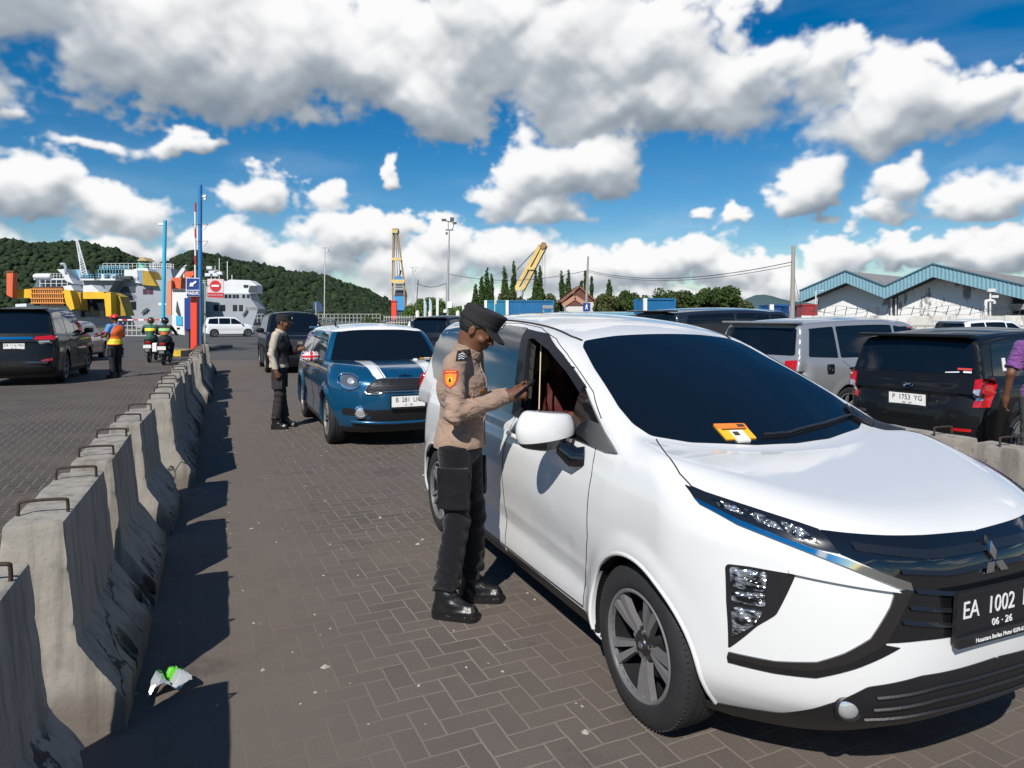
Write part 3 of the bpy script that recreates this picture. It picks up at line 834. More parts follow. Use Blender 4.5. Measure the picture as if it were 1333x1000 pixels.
IRON = mat('rusty_loop', (.05, .032, .024), .8, .3, var=.4, vscale=40)
def barrier_mesh(seed, L=1.05):
    """one precast block: trapezoid stem, flared foot, chipped toe; origin at ground centre, length along y"""
    rs = random.Random(seed); npr = np.random.RandomState(seed)
    chips = [(rs.choice((-1, 1)) * rs.uniform(.25, .31), rs.uniform(-.55, .55), rs.uniform(.0, .30), rs.uniform(.03, .07)) for _ in range(9)]
    chips += [(rs.choice((-1, 1)) * .10, rs.choice((-1, 1)) * .55, rs.uniform(.3, .8), rs.uniform(.012, .025)) for _ in range(4)]
    ph = npr.rand(6) * 6
    def f(P):
        x, y, z = np.abs(P[:, 0]), P[:, 1], P[:, 2]
        zz = [-.1, .0, .12, .37, .85, .95]; xx = [.322, .320, .315, .148, .098, .09]
        w = np.interp(z, zz, xx)
        sl = np.interp(z, [0, .12, .121, .37, .371, .9], [1, 1, .83, .83, .99, .99])
        d = (x - w) * sl
        d = smax(d, z - .85, .008); d = smax(d, np.abs(y) - L / 2 + .015 * (z / .8), .010)
        n = np.sin(P[:, 0] * 31 + ph[0] + 3 * np.sin(z * 17 + ph[1])) * np.sin(y * 23 + ph[2]) * .0012 + np.sin(z * 37 + ph[3] + y * 11) * .0008
        d = d + n
        for cx, cy, cz, cr in chips:
            q = np.sqrt(((P[:, 0] - cx) / 1.0) ** 2 + ((y - cy) / 1.2) ** 2 + ((z - cz) / 1.7) ** 2) + .012 * np.sin(P[:, 0] * 90 + y * 70 + z * 60)
            d = smax(d, -(q - cr), .006)
        return np.maximum(d, -z - .004)
    return dc(f, (-.38, -L / 2 - .06, -.06), (.38, L / 2 + .06, .93), .0215)
_bm = [barrier_mesh(s) for s in (3, 8, 21)]
def make_barrier(k):
    V, F = _bm[k]
    t = thing('concrete_barrier', 'x', 'barrier')
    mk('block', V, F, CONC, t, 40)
    for yy in (-.34, .34):
        b = MB(); w = .085; hh = .055
        pts = [(-w, yy, .83), (-w, yy, .85 + hh * .7), (-w * .8, yy + .004, .85 + hh), (w * .8, yy - .004, .85 + hh), (w, yy, .85 + hh * .7), (w, yy, .83)]
        b.tube([tuple(p) for p in spline(pts, 4)], .0065, 8); b.build('lifting_loop', IRON, t, 60)
    return t
_bp = [make_barrier(k) for k in range(3)]
_d = Vector((math.sin(R(-22.2)), math.cos(R(-22.2))))
# near right top corners of each block measured along the row, distance from the first one
def place_barrier(i, s, off, dr, label, group):
    k = i % 3; src = _bp[k]
    t = src if not src.get('used') else copy_tree(src)
    src['used'] = 1
    base = Vector((-1.755, 2.720)) - Vector((_d.y, -_d.x)) * .090 + _d * (s + .525) + Vector((_d.y, -_d.x)) * off
    t.location = (base.x, base.y, 0); t.rotation_euler = (0, 0, R(22.2 + dr)); t['label'] = label; t['group'] = group
    if 'used' in t.keys() and t is not src: del t['used']
    return t
ords = ['second', 'third', 'fourth', 'fifth', 'sixth', 'seventh', 'eighth', 'ninth', 'tenth', 'eleventh', 'twelfth', 'thirteenth', 'fourteenth', 'fifteenth', 'sixteenth', 'seventeenth']
G1 = 'concrete barriers in a row down the left'
place_barrier(0, -1.50, .0, 0.5, 'nearest concrete barrier, cut off by the lower left edge of the photo', G1)
place_barrier(1, 0, 0, 0, 'second nearest concrete barrier with a long black crack down its foot', G1)
pos = [(1.29, -.01, 1.0), (2.73, .0, -1), (4.30, .08, 1.5), (5.42, .06, .5), (6.54, .02, -1), (7.66, .05, 0), (8.78, .0, 1), (9.95, .03, 0), (11.5, .10, 2.5), (12.65, .12, .5), (13.8, .05, -1), (14.95, .06, 0), (16.1, .04, 1), (17.25, .06, 0), (18.7, .12, 1.5)]
for i, (s, off, dr) in enumerate(pos):
    lab = f'{ords[i + 1]} grey concrete barrier of the row, counted from the camera'
    if i == 14: lab = 'last concrete barrier of the left row, beside the red pillar'
    place_barrier(i + 2, s, off, dr, lab, G1)
# black cracked tar down the foot of the second block
b = MB()
cr = [(.150, .30), (.175, .275), (.205, .235), (.225, .20), (.255, .16), (.287, .10), (.290, .05)]
G2 = 'concrete barriers behind the bonnet of the white car'
for i, (x, y) in enumerate(((3.22, 4.05), (2.80, 5.08), (2.38, 6.1))):
    t = copy_tree(_bp[i]); t.location = (x, y, 0); t.rotation_euler = (0, 0, R(22)); t['label'] = ('grey concrete barrier at the right edge between white bonnet and black hatchback', 'concrete barrier hidden beyond the white bonnet before the black hatchback', 'third concrete barrier beyond the white car')[i]; t['group'] = G2
    if 'used' in t.keys(): del t['used']
for o in _bp:
    if 'used' in o.keys(): del o['used']
# litter
def litter():
    t = thing('plastic_wrapper', 'crumpled green and silver plastic wrapper in the barrier shadow', 'litter', (-1.53, 3.14, .0), R(25))
    rs = random.Random(5); v = []; f = []; n = 12
    for i in range(n):
        for j in range(n):
            u, w = i / (n - 1), j / (n - 1); wd = .02 + .07 * (1 - w) 
            v.append(((u - .5) * wd * 2.0 + rs.uniform(-.004, .004), (w - .5) * .20, .008 + .075 * abs(math.sin(u * 4.5 + w * 3)) * (1 - abs(w - .4)) + rs.uniform(0, .014)))
    for i in range(n - 1):
        for j in range(n - 1): f.append((i * n + j, i * n + j + 1, (i + 1) * n + j + 1, (i + 1) * n + j))
    gm_ = mat('foil_green', (.10, .45, .03), .35); sm_ = mat('foil_silver', (.55, .58, .6), .25, .5)
    fm = [0 if (k // (n - 1) + (k % (n - 1))) % 7 > 1 and (k % (n - 1)) > 3 else 1 for k in range(len(f))]
    mk('wrapper', v, f, [gm_, sm_], t, fm=fm)
litter()
def specks():
    rs = random.Random(12); v = []; f = []
    for i in range(260):
        Y = rs.uniform(2.2, 12) ; lane = rs.gauss(.55, .9); x = -.42 * Y + lane + .45; r = rs.uniform(.003, .011) * (1 if rs.random() < .9 else 2); n = len(v); k = 5
        for j in range(k): a = j * 2 * PI / k + rs.uniform(-.3, .3); q = r * rs.uniform(.5, 1.3); v.append((x + q * math.cos(a), Y + q * math.sin(a), .001))
        v.append((x, Y, r * .7)); f += [(n + j, n + (j + 1) % k, n + k) for j in range(k)]
    o = mk('grit', v, f, mat('pale_grit', (.34, .31, .27), .9, var=.4, vscale=5)); tag(o, 'pale grit and crumbs scattered over the paving lane', 'grit', kind='stuff')
specks()

# ================================================================== the white people carrier in front
YAW = 157.21
def heading(deg): return -R(deg)          # azimuth measured from +Y toward +X
WHITE = paint('white_paint', (.66, .665, .665), 0, .25)
HERO = dict(W=.868, zb=.17, wheels=(0, -2.775), wr=.316, arch=.352, archx=.50,
  side=[(.10, .14), (.17, .085), (.22, .04), (.30, .018), (.45, .022), (.60, .006), (.75, 0), (.90, .012), (1.0, .04), (1.08, .085), (1.16, .16), (1.3, .3)],
  nose=[(.1, .50), (.18, .62), (.25, .73), (.31, .81), (.38, .865), (.5, .885), (.65, .885), (.8, .87), (.88, .85), (.95, .79), (1.02, .66), (1.15, .3)],
  tail=[(.1, -3.45), (.2, -3.52), (.35, -3.60), (.6, -3.62), (.9, -3.58), (1.1, -3.54), (1.3, -3.5)],
  fplan=(.60, 3.2), rplan=(.45, 2.8),
  top=[(-4, 1.10), (-1, 1.11), (-.3, 1.10), (0, 1.07), (.3, 1.035), (.6, .985), (.8, .935), (.9, .87), (1.1, .7)],
  roof=[(0, 1.2), (-.7, 1.42), (-1.0, 1.535), (-1.2, 1.595), (-1.5, 1.645), (-2.0, 1.68), (-2.6, 1.685), (-3.2, 1.66), (-3.6, 1.60), (-4, 1.5)],
  ws=((.02, 1.07), (-1.04, 1.54)), rg=((-3.56, 1.05), (-3.34, 1.6)), wsc=(.27, .06), rgc=.12,
  cab=(.808, 1.05, .30, .35, 1.35), crown=.055, kj=.02, kw=.035, flare=.016, k=(.06, .09, .09))
def _sc(y, z):
    # crease rising along the doors, hollow under it, and the shoulder line
    zc = .98 + (-y - .4) * .035
    s = np.where((y < -.25) & (y > -2.6), 1., 0.) * np.clip((-.25 - y) / .35, 0, 1) * np.clip((y + 2.7) / .3, 0, 1)
    a = .006 * np.exp(-((z - (zc - .05)) / .045) ** 2)
    zl = .44 + (-y) * .05
    b = .012 * np.exp(-((z - zl - .06) / .11) ** 2) * s
    b = b + .020 * np.clip((zl + .02 - z) / .09, 0, 1) * np.clip((-.36 - y) / .12, 0, 1) * np.clip((y + 2.45) / .2, 0, 1)
    return a * s + b
HERO['sculpt'] = _sc
# front view outlines (|x|, z)
GR = rounded([(0, .909), (.236, .917), (.377, .924), (.491, .931), (.557, .936), (.539, .874), (.40, .806), (.356, .79), (.358, .764), (.443, .604), (.329, .611), (0, .614)], .006)
CL = rounded([(.778, .775), (.773, .787), (.735, .793), (.643, .793), (.688, .650), (.725, .598), (.776, .494), (.780, .66)], .010)
SK = rounded([(0, .508), (.327, .496), (.485, .458), (.579, .372), (.636, .292), (.742, .246), (.80, .185), (.80, .10), (0, .10)], .012)
WIN_F = rounded([(-.66, 1.085), (-.66, 1.275), (-.88, 1.372), (-1.16, 1.472), (-1.42, 1.532), (-1.49, 1.52), (-1.36, 1.25), (-1.29, 1.09)], .02)
def _hollow2(P, f):
    y = P[:, 1]; z = P[:, 2]
    cav = np.maximum(np.maximum(f + .05, .45 - z), np.maximum(y + .35, -3.3 - y))
    win = np.maximum(np.maximum(sd_poly(y, z, WIN_F), .3 - P[:, 0]), f - .1)
    return np.minimum(cav, win)
HERO['hollow'] = _hollow2
DOOR_F = [(-.40, 1.05), (-.375, .93), (-.385, .65), (-.478, .37), (-.49, .30), (-1.46, .30), (-1.40, .95), (-1.36, 1.06)]
DOOR_R = [(-1.365, 1.06), (-1.405, .95), (-1.465, .30), (-2.22, .30), (-2.40, .55), (-2.56, .80), (-2.62, 1.10)]
def build_hero():
    c = HERO
    t = thing('parked_car', 'glossy white people carrier nearest the camera with an officer at its open driver window', 'car', (1.29, 3.18, 0), heading(YAW))
    solid, carved = carbody(c)
    def cls(cen, sol):
        d = sol(cen); mi = np.zeros(len(cen), int)
        mi[d < -.012] = 1
        mi[(cen[:, 2] < .262) & (np.abs(cen[:, 1] + 1.35) < 1.0)] = 1
        mi[(d < -.03) & (cen[:, 2] > .46) & (cen[:, 1] < -.34)] = 2
        mi[(sd_poly(cen[:, 1], cen[:, 2], WIN_F) < .014) & (cen[:, 0] > .3) & (mi == 0)] = 1
        return mi
    parts = [('door', 'side', DOOR_F), ('door', 'sideL', DOOR_F), ('door', 'side', DOOR_R), ('door', 'sideL', DOOR_R)]
    sh = shell(c, solid, carved, .02, parts, [WHITE, BLK, INTER], cls, t)
    doors = sh['door']
    f = solid
    def pair(name, outline, view, m, off=.003, skirt=.012, sp=.03, fn=f, inflate=0, par=t):
        for s in (0, 1): patch_obj(name, fn, outline, view, m, par, off, skirt, sp, bool(s), inflate)
    # glass
    hs_ = [(0, -1.075), (.30, -1.075), (.51, -1.06), (.555, -1.0), (.612, -.768), (.676, -.425), (.678, -.30), (.645, -.20), (.505, -.103), (.217, -.016), (0, .004)]
    WS = rounded(hs_ + [(-a_, b_) for a_, b_ in hs_[1:-1]][::-1], .02)
    g = patch_obj('windshield', f, WS, 'top', GLASS, t, .003, .012, .04)
    COW = rounded([(-.60, -.165), (-.645, -.205), (-.678, -.30), (-.70, -.34), (-.735, -.20), (-.755, -.06), (-.72, -.01), (-.62, -.05)], .02)
    patch_obj('cowl', f, COW, 'top', BLK, t, .004, .01, .03)
    FR1 = rounded([(-.64, 1.08), (-1.30, 1.085), (-1.50, 1.53), (-1.28, 1.54), (-1.08, 1.46), (-.66, 1.27)], .02)
    FR2 = rounded([(-1.395, 1.10), (-2.50, 1.135), (-2.44, 1.545), (-1.9, 1.565), (-1.60, 1.555), (-1.47, 1.27)], .02)
    FR3 = rounded([(-2.58, 1.145), (-3.06, 1.19), (-3.24, 1.32), (-3.26, 1.45), (-3.18, 1.52), (-2.52, 1.545)], .03)
    QW = rounded([(-.32, 1.075), (-.60, 1.08), (-.60, 1.235), (-.42, 1.135)], .01)
    # black surround: made of strips so that the open front window stays open
    def strip(poly, m, name='window_frame', off=.012, mir=(0, 1)):
        for s in mir: patch_obj(name, f, poly, 'side', m, t, off, .012, .03, bool(s))
    strip([(-.21, 1.055), (-.30, 1.045), (-.57, 1.055), (-.675, 1.06), (-.675, 1.12), (-.675, 1.305), (-.50, 1.205), (-.36, 1.125)], GLOSSBLK)
    FB = mat('frame_black', (.010, .010, .012), .5)
    strip([(-.66, 1.058), (-1.31, 1.068), (-1.31, 1.10), (-.66, 1.095)], FB)
    strip([(-.66, 1.30), (-.66, 1.262), (-.88, 1.358), (-1.16, 1.458), (-1.42, 1.518), (-1.51, 1.51), (-1.51, 1.562), (-1.30, 1.545), (-1.00, 1.44)], FB)
    strip([(-1.28, 1.068), (-1.40, 1.07), (-1.485, 1.27), (-1.61, 1.57), (-1.50, 1.562), (-1.478, 1.51), (-1.348, 1.25)], FB)
    strip([(-1.395, 1.07), (-2.6, 1.11), (-3.12, 1.16), (-3.30, 1.28), (-3.34, 1.46), (-3.22, 1.54), (-2.6, 1.585), (-1.9, 1.59), (-1.61, 1.575), (-1.48, 1.27)], GLOSSBLK)
    pair('side_window', FR2, 'side', GLASS, .006, .004)
    pair('side_window', FR3, 'side', GLASS, .006, .004)
    pair('quarter_window', QW, 'side', GLASS, .006, .004)
    patch_obj('side_window', f, FR1, 'side', GLASS, t, .006, .004, .04, True)
    # bright edge of the sliding glass and the pillar trim
    m = MB()
    for ln in ([(-1.395, 1.09), (-1.475, 1.27), (-1.60, 1.555)], [(-1.31, 1.09), (-1.37, 1.25), (-1.495, 1.53)]):
        L = cast(f, resample(ln, .05, False), 'side'); L = L + grad(f, L) * .008
        m.tube([tuple(p) for p in L], .003, 5)
    m.build('pillar_trim', CHROME, t, 40)
    RW = rounded([(-.60, 1.16), (-.50, 1.52), (.50, 1.52), (.60, 1.16)], .05)
    patch_obj('rear_window', f, RW, 'rear', GLASS, t, .003, .01, .06)
    # seams
    m = MB()
    HL_E = [(.640, -.168), (.725, .03), (.765, .173), (.771, .253), (.745, .345)]
    def add(line, view, r=.003):
        s_ = seam(f, line, view, r); m.add(s_.v, s_.f)
    add(HL_E, 'top'); add([(-.40, 1.05), (-.375, .93), (-.385, .65), (-.478, .37), (-.49, .29)], 'side')
    add([(-1.36, 1.065), (-1.40, .95), (-1.46, .29)], 'side'); add([(-2.62, 1.11), (-2.56, .82), (-2.36, .60), (-2.22, .40), (-2.16, .29)], 'side')
    add([(-.49, .285), (-1.0, .28), (-2.16, .28)], 'side', .004)
    add([(-.425, 1.177), (-.598, 1.283), (-1.0, 1.453), (-1.2, 1.525), (-1.481, 1.585), (-1.8, 1.61), (-2.6, 1.61), (-3.1, 1.58)], 'side', .003)
    
    add([(.52, -1.07), (.545, -1.15), (.555, -1.5), (.56, -2.2), (.555, -3.0), (.52, -3.3)], 'top', .008)
    mirror_mb(m).build('shut_line', GAPM, t)
    # lamps, chrome and grille, all cast on the body
    HLp = [(.789, .980), (.783, 1.012), (.747, .999), (.702, .984), (.649, .967), (.593, .949), (.557, .936), (.539, .874), (.592, .882), (.652, .903), (.730, .938), (.772, .964)]
    hm = mat('lamp_black', (.01, .011, .013), .12, coat=1)
    hls = []
    for s in (0, 1):
        h_ = patch_obj('headlight', f, HLp, 'front', hm, t, .006, .012, .02, bool(s)); hls.append(h_)
        for poly in ([(.70, .968), (.655, .952), (.645, .922), (.69, .936)], [(.64, .948), (.60, .936), (.575, .895), (.636, .91)], [(.755, .985), (.715, .974), (.705, .948), (.75, .965)]):
            patch_obj('reflector', f, poly, 'front', FACET, h_, .009, .002, .012, bool(s))
    CH1 = [(.789, .979), (.730, .937), (.652, .902), (.592, .880), (.524, .860), (.40, .809), (.356, .793), (.352, .768), (.403, .781), (.531, .838), (.626, .876), (.736, .922), (.787, .963)]
    CH2 = [(.352, .770), (.443, .601), (.530, .535), (.612, .488), (.700, .472), (.776, .464), (.774, .484), (.69, .494), (.606, .520), (.545, .562), (.482, .616), (.424, .718), (.405, .768)]
    pair('chrome_strip', CH1, 'front', CHROME, .010, .03, .02)
    pair('chrome_blade', CH2, 'front', DCHROME, .008, .03, .02)
    CHs = [(.40, .59), (.443, .598), (.530, .533), (.612, .486), (.700, .470), (.776, .462), (.774, .446), (.69, .452), (.606, .466), (.52, .515)]
    pair('black_lip', CHs, 'front', GLOSSBLK, .005, .02, .02)
    # white fin inside the chrome bracket
    gm = lambda P: solid(P) - .001
    m = MB()
    grill = patch_obj('grille', gm, np.vstack([GR * [1, 1], GR[::-1] * [-1, 1]]) * [1.0, 1.0], 'front', GLOSSBLK, t, .003, .010, .03)
    for z0, z1, xe in ((.862, .868, .50), (.812, .800, .385), (.74, .74, .345), (.69, .69, .37), (.645, .645, .395)):
        for sgn in (1, -1):
            L = np.array([(x_, z0 + (z1 - z0) * (x_ / xe) ** 2 + .05 * max(0, x_ / xe - .55)) for x_ in np.linspace(0, xe, 14)])
            P = cast(gm, L, 'front'); P[:, 1] += .010; P[:, 0] *= sgn
            mb = MB(); 
            for a_, b_ in zip(P[:-1], P[1:]):
                mb.add([(a_[0], a_[1] - .02, a_[2] + .022), (b_[0], b_[1] - .02, b_[2] + .022), (b_[0], b_[1] + .004, b_[2]), (a_[0], a_[1] + .004, a_[2]), (a_[0], a_[1] - .02, a_[2] - .012), (b_[0], b_[1] - .02, b_[2] - .012)], [(0, 1, 2, 3), (3, 2, 5, 4)] if sgn < 0 else [(3, 2, 1, 0), (4, 5, 2, 3)])
            m.add(mb.v, mb.f)
    m.build('grille_slat', mat('slat_black', (.012, .014, .018), .22, coat=.6), grill, 40)
    # fog and main lamp stack in the bumper
    cm_ = lambda P: solid(P) - .001
    for s in (0, 1):
        k_ = patch_obj('lamp_cluster', cm_, CL, 'front', hm, t, .002, .004, .02, bool(s))
        for poly in ([(.768, .782), (.725, .785), (.700, .782), (.706, .722), (.768, .712)], [(.768, .702), (.708, .712), (.706, .672), (.768, .662)], [(.768, .585), (.722, .64), (.77, .645)], [(.768, .648), (.712, .652), (.73, .60), (.768, .545)]):
            patch_obj('reflector', cm_, rounded(poly, .01), 'front', FACET, k_, .012, .008, .012, bool(s), .006)
    # lower black skirt with round fog lamps
    sk = lambda P: solid(P) - .001
    patch_obj('lower_grille', sk, np.vstack([SK[SK[:, 1] > .19], (SK[SK[:, 1] > .19])[::-1] * [-1, 1]]), 'front', BLK, t, .003, .004, .05)
    m = MB()
    for zz in (.455, .41, .36):
        L = cast(sk, [(x_, zz - .16 * max(0, abs(x_) - .25)) for x_ in np.linspace(-.46, .46, 20)], 'front'); L[:, 1] += .01
        m.tube([tuple(p - [0, .006, 0]) for p in L], .007, 6)
    m.build('skid_bar', BLK, t, 50)
    for s in (1, -1):
        p = cast(solid, [(.515, .374)], 'front')[0]; p[0] *= s
        Mx = Matrix.Translation((p[0], p[1] - .012, p[2])) @ Matrix.Rotation(-.35 * s, 4, 'Z') @ Matrix.Rotation(-PI / 2, 4, 'X')
        b = MB(); b.lathe([(.050, -.05), (.047, .012), (.041, .018), (.038, .006)], 24, Mx); bo = b.build('fog_lamp', BLK, t, 40)
        b = MB(); b.lathe([(.038, .008), (.030, .016), (.016, .021), (0, .023)], 24, Mx); b.build('lens', CLEARL, bo, 60)
    # emblem of three diamonds and the plate
    p = cast(solid, [(0, .845)], 'front')[0]
    Mx = Matrix.Translation((0, p[1] + .004, .832)) @ Matrix.Rotation(.22, 4, 'X') @ Matrix.Rotation(PI, 4, 'Z') @ Matrix.Rotation(PI / 2, 4, 'X')
    b = MB(); r_ = .066
    for k in range(3):
        a = PI / 2 + 2 * PI * k / 3; u = (math.cos(a), math.sin(a)); w1 = (math.cos(a + PI / 6), math.sin(a + PI / 6)); w2 = (math.cos(a - PI / 6), math.sin(a - PI / 6))
        q = r_ / math.sqrt(3) * 1.0
        b.prism([(u[0] * .002, u[1] * .002), (w1[0] * q * .97, w1[1] * q * .97), (u[0] * r_, u[1] * r_), (w2[0] * q * .97, w2[1] * q * .97)], Mx @ Matrix.Translation((0, -.008, .008)), .009)
    b.build('emblem', CHROME, grill)
    b = MB(); b.prism([(0, .082), (.084, -.060), (-.084, -.060)], Mx @ Matrix.Translation((0, -.004, -.006)), .006); b.build('emblem_base', GLOSSBLK, grill)
    pl = plate(t, 'EA  1002  HC', '06 · 26', (0, .902, .680), 0, False, .06)
    Rm = Matrix.Translation((0, .912, .600)) @ Matrix.Rotation(PI, 4, 'Z') @ Matrix.Rotation(PI / 2, 4, 'X')
    b = MB(); b.box((0, .903, .600), (.46, .02, .035), bev=.004); b.cm = 1
    text_mb('Nusantara Berlian Motor 0370-6111 Traz', .02, Rm @ Matrix.Translation((0, 0, .0045)), .0006, b, .9)
    b.build('plate_holder', [BLK, mat('plate_silver', (.75, .75, .75), .35)], pl)
    # wheels
    for i, wy in enumerate((0, -2.775)):
        for s in (1, -1): wheel(t, s * .855, wy, .316, .218, .205, 'double5', side=s, steer=R(1.5) if i == 0 else 0, seg=90)
    # mirrors
    for s in (1, -1):
        def mf(P):
            q = P * [s, 1, 1] - np.array([.965 if s > 0 else .90, -.62 if s > 0 else -.80, 1.108])
            q = q @ np.array([[1, -.05, 0], [.05, 1, 0], [0, 0, 1]]).T
            d = ell(q, (0, 0, .0), (.150, .088, .135)); d = smax(d, -(q[:, 1] + .045) * 1.0, .012); d = smax(d, q[:, 2] - .088 - .10 * q[:, 0] , .018)
            return smax(d, -q[:, 2] - .096 + .12 * q[:, 0], .018)
        c0 = np.array([.965 if s > 0 else -.90, -.62 if s > 0 else -.80, 1.108])
        V, F = dc(mf, c0 - .17, c0 + .17, .010)
        mo = mk('mirror', V, F, [WHITE, GLOSSBLK, CHROME], t)
        bm = bmesh.new(); bm.from_mesh(mo.data)
        for co_, no_ in (((0, 0, c0[2] - .040), (.12 * s, 0, 1)), ((0, c0[1] - .038, 0), (0, 1, 0))): bmesh.ops.bisect_plane(bm, geom=bm.verts[:] + bm.edges[:] + bm.faces[:], plane_co=(c0[0], co_[1], co_[2]), plane_no=no_, dist=1e-5)
        for q in bm.faces:
            m_ = q.calc_center_median(); lo_ = (m_.z - c0[2] + .040) + .12 * s * (m_.x - c0[0]) < 0
            q.material_index = 2 if m_.y < c0[1] - .0385 and abs(q.normal.y) > .8 else (1 if lo_ else 0); q.smooth = True
        for e in bm.edges:
            if len(e.link_faces) == 2: e.smooth = e.calc_face_angle(0) < R(45)
        bm.to_mesh(mo.data); bm.free()
        b = MB(); P0 = Vector((.815 * s, -.50, .985)); P1 = Vector((.86 * s, -.53, .985)); P2 = Vector((.90 * s, -.58, 1.03))
        b.tube([P0, P1, P2], [.055, .052, .04], 14); b.build('mirror_arm', GLOSSBLK, mo, 50)
    # door handles
    for k, (d, yy, zz) in enumerate(((doors[0], -1.25, .975), (doors[2], -2.35, 1.0), (doors[1], -1.25, .975), (doors[3], -2.35, 1.0))):
        s = 1 if k < 2 else -1
        p = cast(f, [(yy, zz)], 'side')[0]; q = cast(f, [(yy - .10, zz + .004)], 'side')[0]
        b = MB(); b.tube([(s * (p[0] + .0), yy + .11, zz - .006), (s * (p[0] + .028), yy + .085, zz - .004), (s * (p[0] + .034), yy, zz), (s * (q[0] + .03), yy - .085, zz + .004), (s * q[0], yy - .115, zz + .006)], [.012, .014, .014, .014, .012], 10)
        b.build('door_handle', WHITE, d, 60)
        V, F = patch(f, [(yy + .09 * math.cos(a), zz + .032 * math.sin(a)) for a in np.linspace(0, 2 * PI, 18, endpoint=False)], 'side', .0015, .002, .03)
        if s < 0: V = [(-v[0], v[1], v[2]) for v in V]; F = [x_[::-1] for x_ in F]
        mk('handle_cup', V, F, mat('cup_grey', (.30, .30, .30), .4), d, 40)
    # raised lip over the fog lamp pod and the wheel arch edges
    pair('bumper_crease', [(.655, .812), (.655, .797), (.50, .778), (.392, .764), (.40, .772), (.50, .790)], 'front', WHITE, .016, .02, .02)
    for s in (1, -1):
        for wy, a0, a1 in ((0, -12, 192), (-2.775, -12, 192)):
            L = cast(f, [(wy + .362 * math.cos(R(a)), .316 + .362 * math.sin(R(a))) for a in np.linspace(a0, a1, 50)], 'side'); L = L[~np.isnan(L[:, 0])]; G = grad(f, L); L = L - G * .004; L[:, 0] *= s
            b = MB(); b.tube([tuple(q) for q in L], .011, 8); b.build('arch_lip', WHITE, t, 60)
    # wipers
    m = MB()
    for pts in ([(-.56, -.20), (-.30, -.115), (.0, -.05), (.14, -.055)], [(-.60, -.10), (-.58, -.20), (-.64, -.30)]):
        P = cast(f, resample(pts, .06, False), 'top'); P[:, 2] += .018; m.tube([tuple(p) for p in P], .008, 6)
        P[:, 2] -= .012; m.tube([tuple(p) for p in P[1:]], .005, 4)
    m.build('wiper', BLK, t, 50)
    # rear lamps and rear bumper trim
    pair('tail_lamp', rounded([(.60, .98), (.80, .90), (.80, 1.16), (.70, 1.20)], .02), 'rear', REDL, .006, .012, .04)
    patch_obj('rear_bumper_trim', f, rounded([(-.62, .22), (.62, .22), (.66, .42), (-.66, .42)], .04), 'rear', BLK, t, .005, .01, .06)
    # inside: seats, steering wheel, dashboard
    b = MB()
    for sx in (.36, -.36):
        b.box((sx, -1.45, .62), (.46, .52, .22), bev=.05); b.box((sx, -1.78, .95), (.46, .16, .68), bev=.06, M=Matrix.Rotation(R(12), 4, 'X')); b.box((sx, -1.86, 1.34), (.26, .10, .17), bev=.04)
    b.box((0, -2.6, .95), (1.3, .18, .7), bev=.06)
    b.build('seat', mat('beige_seat', (.30, .26, .19), .8), t)
    b = MB(); b.box((0, -.62, .88), (1.35, .40, .30), bev=.06); b.build('dashboard', INTER, t)
    Ms = Matrix.Translation((.36, -.92, .98)) @ Matrix.Rotation(R(62), 4, 'X')
    b = MB(); b.tube([Ms @ Vector((.18 * math.cos(a), .18 * math.sin(a), 0)) for a in np.linspace(0, 2 * PI, 32, endpoint=False)], .015, 8, closed=True)
    for a in (0, PI, -PI / 2): b.bar(Ms @ Vector((0, 0, 0)), Ms @ Vector((.18 * math.cos(a), .18 * math.sin(a), 0)), .03, .015)
    b.lathe([(0, .02), (.055, .015), (.06, -.02), (0, -.02)], 16, Ms)
    b.build('steering_wheel', mat('grey_leather', (.10, .10, .095), .6), t, 50)
    b = MB(); b.bar((.60, -1.44, 1.50), (.66, -1.34, 1.10), .006, .05); b.build('seat_belt', mat('beige_trim', (.50, .42, .28), .7), t)
    # paper on the dash behind the windscreen: a ticket tucked under the wiper
    return t, solid
hero, hero_f = build_hero()

